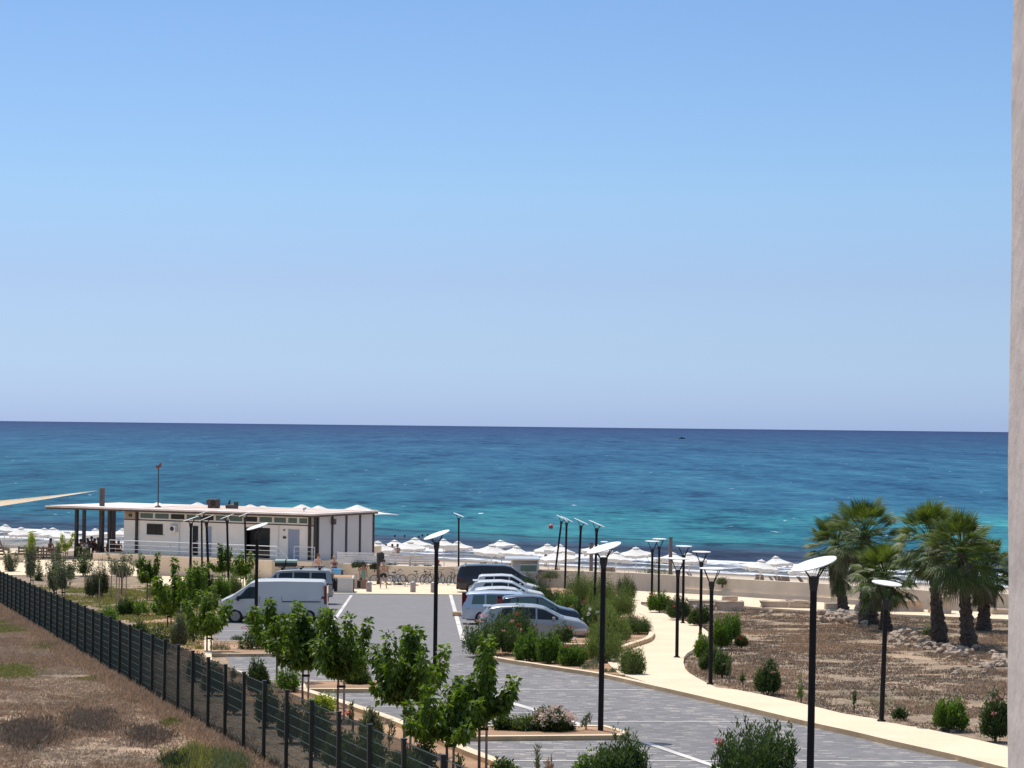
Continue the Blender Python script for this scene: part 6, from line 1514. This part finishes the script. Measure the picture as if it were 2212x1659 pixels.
for x_, y_, rz_, c_, lb, lean_ in ((826, 1264, 12, blackb, 'bicycle half hidden behind the shirtless man', 4), (842, 1262, -10, greyb, 'silver bicycle right beside the shirtless man', -10), (853, 1263, 40, greyb, 'silver bicycle second right of the shirtless man', 14), (866, 1263, 62, greyb, 'silver bicycle leaning low in the middle of the row', -25),
    (906, 1262, 4, blackb, 'black bicycle showing a full round wheel left of the tall middle lamp', 3), (921, 1262, 60, blackb, 'dark bicycle just left of the tall middle lamp pole', 5), (951, 1263, 70, blackb, 'dark bicycle just right of the tall middle lamp pole', -6), (976, 1264, 66, blackb, 'dark bicycle by the rear of the black minivan', 6)):
    t = make_bike(c_, lb); t.location = G(x_, y_, .055); t.rotation_euler = (R(lean_), 0, R(rz_)); t.location.z += .02
t = make_bike(greyb, 'silver bicycle lying on the ground behind the middle bollard'); t.location = G(880, 1264, .12); t.rotation_euler = (R(82), 0, R(-15))

# ------------------------------------------------------------------ people
def skin_body(J, E, rad, root=0):
    me = bpy.data.meshes.new('sk'); me.from_pydata(J, E, []); o = bpy.data.objects.new('sk', me); COL.objects.link(o)
    md = o.modifiers.new('s', 'SKIN'); md.use_smooth_shade = True
    for i, r in enumerate(rad): sv = me.skin_vertices[0].data[i]; sv.radius = (r, r) if not isinstance(r, tuple) else r
    me.skin_vertices[0].data[root].use_root = True
    s2 = o.modifiers.new('u', 'SUBSURF'); s2.levels = s2.render_levels = 1
    dg = bpy.context.evaluated_depsgraph_get(); dg.update()
    out = bpy.data.meshes.new_from_object(o.evaluated_get(dg)); bpy.data.objects.remove(o); return out
def skeleton(pose):
    P = {}
    if pose.startswith('stand'):
        P.update(pel=(0, 0, .95), wst=(0, 0, 1.10), chs=(0, 0, 1.30), nek=(0, -.0, 1.47), hd0=(0, -.015, 1.57), hd1=(0, -.01, 1.68))
        for s_, q in ((1, 'l'), (-1, 'r')):
            ft = .10 if pose == 'stand' else .17
            P[q + 'hip'] = (s_ * .09, 0, .90); P[q + 'kne'] = (s_ * (ft + .0), -.02, .50); P[q + 'ank'] = (s_ * (ft + .01), .02, .08); P[q + 'toe'] = (s_ * (ft + .03), -.14, .03)
            P[q + 'sho'] = (s_ * .18, 0, 1.40)
            if pose == 'stand': P[q + 'elb'] = (s_ * .23, .02, 1.13); P[q + 'wri'] = (s_ * .24, -.03, .90)
            else: P[q + 'elb'] = (s_ * .27, .02, 1.14); P[q + 'wri'] = (s_ * .10, -.20, 1.10)
    elif pose == 'sit':
        P.update(pel=(0, 0, .52), wst=(0, -.02, .66), chs=(0, -.05, .86), nek=(0, -.08, 1.03), hd0=(0, -.11, 1.12), hd1=(0, -.13, 1.23))
        for s_, q in ((1, 'l'), (-1, 'r')):
            P[q + 'hip'] = (s_ * .09, -.02, .50); P[q + 'kne'] = (s_ * .13, -.43, .50); P[q + 'ank'] = (s_ * .12, -.44, .09); P[q + 'toe'] = (s_ * .13, -.60, .03)
            P[q + 'sho'] = (s_ * .18, -.06, .96); P[q + 'elb'] = (s_ * .25, -.15, .72); P[q + 'wri'] = (s_ * .12, -.34, .64)
    elif pose == 'swim':
        P.update(pel=(0, 0, -.55), wst=(0, 0, -.40), chs=(0, 0, -.20), nek=(0, 0, -.03), hd0=(0, -.015, .07), hd1=(0, -.01, .18))
        for s_, q in ((1, 'l'), (-1, 'r')):
            P[q + 'hip'] = (s_ * .09, 0, -.6); P[q + 'kne'] = (s_ * .12, -.1, -.95); P[q + 'ank'] = (s_ * .12, .1, -1.3); P[q + 'toe'] = (s_ * .12, .1, -1.4)
            P[q + 'sho'] = (s_ * .18, 0, -.10); P[q + 'elb'] = (s_ * .38, -.1, -.16); P[q + 'wri'] = (s_ * .5, -.25, -.10)
    return P
RAD = dict(pel=(.155, .11), wst=(.135, .095), chs=(.165, .105), nek=.055, hd0=.082, hd1=.090, hip=.088, kne=.056, ank=.036, toe=.034, sho=.058, elb=.040, wri=.027)
_pb = {}
def body_mesh(pose):
    if pose in _pb: return _pb[pose]
    P = skeleton(pose); names = list(P); ix = {n: i for i, n in enumerate(names)}; J = [P[n] for n in names]
    rd = [RAD[n] if n in RAD else RAD[n[1:]] for n in names]
    E = [('pel', 'wst'), ('wst', 'chs'), ('chs', 'nek'), ('nek', 'hd0'), ('hd0', 'hd1')]
    for q in 'lr': E += [('pel', q + 'hip'), (q + 'hip', q + 'kne'), (q + 'kne', q + 'ank'), (q + 'ank', q + 'toe'), ('chs', q + 'sho'), (q + 'sho', q + 'elb'), (q + 'elb', q + 'wri')]
    E = [(ix[a], ix[b_]) for a, b_ in E]
    for q in 'lr':                         # palm, four unequal fingers and a thumb
        s_ = 1 if q == 'l' else -1; w_ = Vector(P[q + 'wri']); e_ = Vector(P[q + 'elb']); d = (w_ - e_).normalized(); side = d.cross(Vector((s_, 0, .2))).normalized()
        pm_ = w_ + d * .07; J.append(tuple(pm_)); rd.append((.036, .02)); ip = len(J) - 1; E.append((ix[q + 'wri'], ip))
        for k, ln in enumerate((.075, .085, .078, .060)):
            f0 = pm_ + d * .035 + side * (.030 - .020 * k); f1 = f0 + d * ln * .8 + Vector((0, -.02, 0)); J += [tuple(f0), tuple(f1)]; rd += [.009, .007]; E += [(ip, len(J) - 2), (len(J) - 2, len(J) - 1)]
        th0 = w_ + d * .03 + side * .035; th1 = th0 + d * .045 + side * .02; J += [tuple(th0), tuple(th1)]; rd += [.011, .008]; E += [(ix[q + 'wri'], len(J) - 2), (len(J) - 2, len(J) - 1)]
    _pb[pose] = skin_body(J, E, rd, ix['pel']); return _pb[pose]
_cl = {}
def cloth_mesh(pose, what):
    if (pose, what) in _cl: return _cl[pose, what]
    P = skeleton(pose); V = lambda n: Vector(P[n])
    if what == 'shorts':
        J = [V('pel') + Vector((0, 0, .05)), V('pel')]; E = [(0, 1)]; rd = [(.165, .125), (.175, .135)]
        for q in 'lr':
            J += [V(q + 'hip'), V(q + 'hip').lerp(V(q + 'kne'), .62)]; E += [(1, len(J) - 2), (len(J) - 2, len(J) - 1)]; rd += [.108, .098]
    elif what == 'shirt':
        J = [V('pel') + Vector((0, 0, .03)), V('wst'), V('chs'), V('chs').lerp(V('nek'), .55)]; E = [(0, 1), (1, 2), (2, 3)]; rd = [(.17, .125), (.15, .11), (.18, .122), (.09, .07)]
        for q in 'lr':
            J += [V(q + 'sho'), V(q + 'sho').lerp(V(q + 'elb'), .55)]; E += [(2, len(J) - 2), (len(J) - 2, len(J) - 1)]; rd += [.072, .060]
    elif what == 'dress':
        d = V('pel') - V('chs'); J = [V('pel') + Vector((0, 0, -.33)), V('pel'), V('wst'), V('chs') + Vector((0, 0, .02))]; E = [(0, 1), (1, 2), (2, 3)]; rd = [(.215, .16), (.185, .14), (.145, .108), (.175, .12)]
    elif what == 'top':
        J = [V('wst'), V('chs'), V('chs') + Vector((0, 0, .05))]; E = [(0, 1), (1, 2)]; rd = [(.145, .105), (.176, .117), (.165, .11)]
    _cl[pose, what] = skin_body([tuple(j) for j in J], E, rd, 0); return _cl[pose, what]
def with_mat(me, m): q = me.copy(); q.materials.clear(); q.materials.append(m); return q
def hair_face(pose, t, hairm, skinm, long=False):
    P = skeleton(pose); h = Vector(P['hd1']); h0 = Vector(P['hd0']); c = (h + h0) / 2
    bm = bmesh.new(); bmesh.ops.create_uvsphere(bm, u_segments=16, v_segments=12, radius=.112)
    for v_ in bm.verts:
        if v_.co.y < -.02 and v_.co.z < .045: v_.co.y = -.02 + (v_.co.y + .02) * .1
        v_.co.z *= 1.12
        if long and v_.co.z < -.02 and v_.co.y > -.02: v_.co.z *= 2.3
    me = bpy.data.meshes.new('hair'); bm.to_mesh(me); bm.free(); me.materials.append(hairm); me.shade_smooth()
    link('hair', me, t, tuple(h + Vector((0, .018, -.02))))
    MB().box(h + Vector((0, -.098, -.055)), (.022, .035, .04)).build('nose', skinm, t, bevel=.005)
    for s_ in (1, -1): MB().box(h + Vector((s_ * .033, -.088, -.025)), (.022, .012, .012)).build('eye', M_BLACK, t)
    MB().box(h + Vector((0, -.084, -.095)), (.045, .012, .010)).build('mouth', M_RED, t)
SK1 = mat('skin', (.42, .24, .17), .6, .08); SK2 = mat('skin_tan', (.27, .14, .09), .6, .08); SK3 = mat('skin_pink', (.55, .33, .26), .6, .08)
HB = mat('hair_dark', (.02, .015, .012), .7); HR = mat('hair_brown', (.12, .05, .025), .7); HG = mat('hair_blond', (.45, .33, .2), .7)
def cm(n, c): return mat('cloth_' + n, c, .85, .12, 8)
CG = cm('green', (.15, .26, .22)); CBK = cm('black', (.015, .015, .02)); CW = cm('white', (.6, .6, .62)); CR = cm('red', (.42, .05, .05)); CB = cm('blue', (.06, .16, .35)); CGY = cm('grey', (.12, .12, .14)); CM = cm('maroon', (.16, .04, .06))
def person(label, pose, p, rz, skin, hair, clothes, sc=1.0, long=False, group=None):
    t = thing('person', label, 'person', p, R(rz), group); link('body', with_mat(body_mesh(pose), skin), t)
    hair_face(pose, t, hair, skin, long)
    for what, m_ in clothes: link(what, with_mat(cloth_mesh(pose, what), m_), t)
    t.scale = (sc, sc, sc); return t
# standing pair at the end of the aisle
person('person standing in a grey green strapless dress with dark short hair, holding a small bag', 'stand', G(784.5, 1272, .055), 170, SK2, HB, [('dress', CG)], .96)
t = thing('handbag', 'small dark bag hanging beside the hand of the person in the green dress', 'bag', G(779.6, 1272, .055) + Vector((-.02, 0, .62))); MB().box((0, 0, 0), (.16, .08, .18)).build('pouch', M_WOODD, t, bevel=.03); MB().path([(-.05, 0, .09), (0, 0, .25), (.05, 0, .09)], .008).build('handle', M_WOODD, t)
person('shirtless person in black shorts standing before the dark wooden post', 'stand_wide', G(828, 1271, .055), 10, SK1, HB, [('shorts', CBK)], 1.03)
# sitting on the planter wall behind the off road car
person('shirtless person sitting on the bench behind the off road car roof', 'sit', onray(685.5, 1243, 151), 25, SK3, HR, [('shorts', CB)], 1.06)
person('person in a purple top and pale hat sitting on the wall beside a blue towel', 'sit', onray(722.5, 1244, 153), -15, SK1, HG, [('top', CM), ('shorts', CB)], 1.0)
t = thing('bench', 'low dark bench under the two people sitting behind the off road car', 'bench', onray(703, 1246, 152.6), R(1))
MB().bx(-1.2, 1.3, -.18, .22, .40, .47).build('seat', M_WOOD, t, bevel=.01)
for a in (-1.0, 1.1): MB().bx(a - .06, a + .06, -.15, .2, -.6, .398).build('leg', M_WOODD, t)
t = thing('beach_towel', 'bright blue towel lying over the bench beside the person with the hat', 'towel', onray(727, 1246, 152.3) + Vector((0, 0, .48))); MB().box((0, 0, .02), (.7, .42, .05)).box((.05, -.22, -.12), (.5, .04, .30)).build('folds', cm('towel', (.12, .38, .68)), t)
# diners under the pergola and on the deck (in shade)
din = [(179, 'sit', CBK, HB, 'seated diner with big dark hair nearest the left pergola column', 172.2, 20), (187, 'sit', CW, HB, 'seated diner in a white shirt with the back turned, front of the pergola', 171.0, 175), (196, 'sit', CGY, HB, 'seated diner second right of the one in the white shirt', 173.5, -30), (207, 'sit', CBK, HB, 'seated diner in black before the thick mast', 173.0, 60), (219, 'sit', CGY, HR, 'seated diner just left of the thick mast', 174.5, -80), (236, 'sit', CBK, HB, 'seated diner between mast and right pergola column', 172.6, 100),
       (250, 'sit', CM, HR, 'seated diner in maroon right of the right pergola column', 172.8, -20), (260, 'sit', CR, HR, 'seated diner in red close to the bar wall', 172.2, 30), (168, 'sit', CBK, HB, 'seated diner left of the left pergola column', 173.4, 90), (203, 'sit', CM, HB, 'seated diner in maroon at the far table', 176.5, 0)]
for x_, ps, c_, hr_, lb, Y_, rz_ in din:
    X = (x_ - W2) / F * Y_; person(lb, ps, Vector((X, Y_, -10.025)), rz_, SK2, hr_, [('shirt', c_), ('shorts', CBK)], 1.0, x_ % 2 == 0)
def table(label, p):
    t = thing('dining_table', label, 'table', p, random.uniform(0, 1)); MB().bx(-.55, .55, -.4, .4, .70, .74).build('tabletop', M_WOOD, t, bevel=.005)
    for a in (-.48, .48):
        for b_ in (-.33, .33): MB().bx(a - .03, a + .03, b_ - .03, b_ + .03, 0, .699).build('leg', M_WOODD, t)
def chair(label, p, rz, m_=None):
    t = thing('dining_chair', label, 'chair', p, R(rz), 'chairs on the pergola deck'); m_ = m_ or M_WOODD
    MB().bx(-.22, .22, -.22, .22, .40, .44).build('seat', m_, t); MB().bx(-.22, .22, .20, .24, .44, .88).build('backrest', m_, t)
    for a in (-.2, .2):
        for b_ in (-.2, .2): MB().tube((a, b_, 0), (a, b_, .40), .018, n=5).build('leg', m_, t)
for j, (x_, Y_, lb) in enumerate(((184, 172.0, 'wooden table before the diner in the white shirt'), (203, 174.2, 'wooden table left of the thick mast'), (243, 172.0, 'wooden table right of the thick mast'), (100, 171, 'dark wooden table on the open deck in front of the umbrellas'), (10, 170, 'dark wooden table at the far left of the plaza'))):
    table(lb, Vector(((x_ - W2) / F * Y_, Y_, -10.025 if j < 3 else -10.095)))
for j, (x_, Y_, lb) in enumerate(((172, 172.6, 'chair pushed to the left pergola column'), (214, 173.0, 'chair in front of the thick mast'), (229, 172.4, 'chair just right of the thick mast'), (120, 170.6, 'chair behind the round yellow green tree'), (134, 170.8, 'chair right behind the round yellow green tree'), (82, 170.4, 'chair left of the sunbather in red'))):
    chair(lb, Vector(((x_ - W2) / F * Y_, Y_, -10.025 if j < 3 else -10.095)), 40 * j)
person('person in a red top sitting on the open deck left of the yellow tree', 'sit', Vector(((112 - W2) / F * 171.5, 171.5, -10.1)), 60, SK1, HB, [('top', CR), ('shorts', CR)], 1.1, True)
# timber deck fence left
for x0, x1, yb, yt, lb in ((0, 26, 1201, 1182, 'weathered timber rail at the left edge of the plaza'), (58, 150, 1205, 1179, 'dark weathered timber parapet of the beach deck behind the saplings')):
    a, b_ = onray(x0 - (40 if x0 == 0 else 0), 0, 170), onray(x1, 0, 170); t = thing('timber_fence', lb, 'fence', Vector((a.x, 170, -10.1)))
    w_ = b_.x - a.x; hh = .85
    for k in range(3): MB().bx(0, w_, -.02, .02, hh - .14 - k * .24, hh - k * .24).build('rail', M_WOOD, t)
    for k in range(int(w_ / .9) + 1): MB().bx(k * .9 - .05, k * .9 + .05, .021, .12, 0, hh + (.5 if k % 3 == 1 else .05)).build('post', M_WOODD, t)
t = thing('tree_planter', 'square pale planter pot on the plaza at the left', 'planter', Vector(((44 - W2) / F * 166, 166, -10.1))); MB().bx(-.36, .36, -.3, .3, 0, .55).build('pot', M_WALL, t, bevel=.03); MB().bx(-.42, .42, -.36, .36, .551, .64).build('rim', M_WOODD, t)
t = thing('beach_shelter_post', 'slanting brown pole at the far left of the deck', 'pole', Vector(((20 - W2) / F * 169, 169, -10.1)));  MB().tube((0, 0, 0), (-.75, 0, 1.9), .07, .06).build('pole', M_WOOD, t); MB().lathe([(.12, 0), (.1, .05)], 8).build('foot', M_WOODD, t)
# bathers near the screen, beach people, swimmers
for x_, c_, lb, Y_ in ((839, CM, 'bather in a dark top standing left behind the slatted screen', 196), (852, CBK, 'bather with dark hair standing middle behind the slatted screen', 196), (864, CW, 'pale bather standing right behind the slatted screen', 197)):
    p = beachspot(x_, Y_); p.z = onray(x_, 1208, Y_).z + 0; p = beachspot(x_, 200); person(lb, 'sit', Vector((p.x, 200, onray(x_, 1176, 200).z - 1.28)), 180 + x_ % 30, SK1, HR, [('top', c_)], 1.0)
t = thing('beach_platform', 'low sand coloured lifeguard deck behind the slatted screen', 'deck', Vector((onray(851, 1200, 200).x, 200, onray(851, 1176, 200).z - 1.28))); MB().bx(-1.6, 1.6, -.8, .8, .30, .44).build('deck_top', M_WOOD, t)
for a in (-1.4, 1.4):
    for b_ in (-.6, .6): MB().bx(a - .06, a + .06, b_ - .06, b_ + .06, -1.6, .299).build('leg', M_WOODD, t)
for x_, ty, lb in ((190, 1135, 'bather standing in the shallows seen left between the pergola columns'), (200, 1134, 'second bather standing in the shallows seen between the pergola columns')):
    p = foot(x_, ty, 1.75, 200, 320); person(lb, 'stand', p, 30, SK2, HB, [('shorts', CBK)])
p = foot(1179, 1191, 1.5, 150, 230); person('person with red swimwear bending by the lowest umbrella of the three', 'stand_wide', p, 60, SK2, HR, [('shorts', CR)], .9)
p = foot(1200, 1215, 1.0, 150, 230); person('person sitting in red on the sand right of the leaning lamp', 'sit', p, 90, SK2, HR, [('top', CR), ('shorts', CR)], .85)
for x_, ty, lb in ((947, 1210, 'person in a red cap behind the tall middle lamp'),):
    p = foot(x_, ty, 1.3, 150, 220); person(lb, 'sit', p, 0, SK2, mat('cap_red', (.5, .03, .05), .8), [('shirt', CW)], 1.0)
for i, (x_, y_) in enumerate(((853, 1156), (874, 1156), (905, 1157), (912.5, 1154), (924, 1154))):
    q = Z(x_, y_ + 4, -13.9); person('swimmer with dark hair in the shallow sea, ' + ('first', 'second', 'third', 'fourth', 'fifth')[i] + ' from the left beyond the umbrellas', 'swim', Vector((q.x, q.y, -13.95)), 40 * i, SK2, HB, [('shorts', CBK)], 1.15)
q = Z(1190, 1141, -14); t = thing('buoy', 'round red buoy floating on the turquoise water', 'buoy', q + Vector((0, 0, 0)))
bm = bmesh.new(); bmesh.ops.create_uvsphere(bm, u_segments=20, v_segments=14, radius=.33); me = bpy.data.meshes.new('float'); bm.to_mesh(me); bm.free(); me.shade_smooth(); me.materials.append(mat('buoy_red', (.80, .10, .09), .5, .03)); link('float', me, t, (0, 0, .22)); MB().tube((0, 0, .5), (0, 0, .62), .05).build('lug', M_FRAMEW, t)

q = Z(1473, 948, -14); t = thing('motorboat', 'tiny dark motorboat far out near the horizon', 'boat', q, R(8))
hull = MB(); hv = []
for i in range(9):
    u = i / 8; x = -4.5 + 9 * u; w_ = 1.3 * (1 - max(0, u - .45) ** 2 * 3.0); zt_ = 1.0 + .5 * u * u
    hv += [(x, -max(.03, w_), zt_), (x, -max(.02, w_ * .7), .0), (x, 0, -.3), (x, max(.02, w_ * .7), .0), (x, max(.03, w_), zt_)]
hull.add(hv, [(i * 5 + k, i * 5 + (k + 1) % 5, (i + 1) * 5 + (k + 1) % 5, (i + 1) * 5 + k) for i in range(8) for k in range(5)] + [(0, 1, 2, 3, 4), (44, 43, 42, 41, 40)]).build('hull', M_NAVY, t)
MB().bx(-1.5, 1.2, -.8, .8, 1.05, 2.3).build('cabin', M_FRAMED, t, bevel=.1); MB().tube((-.3, 0, 2.3), (-.3, 0, 3.6), .06).build('mast', M_FRAMED, t)
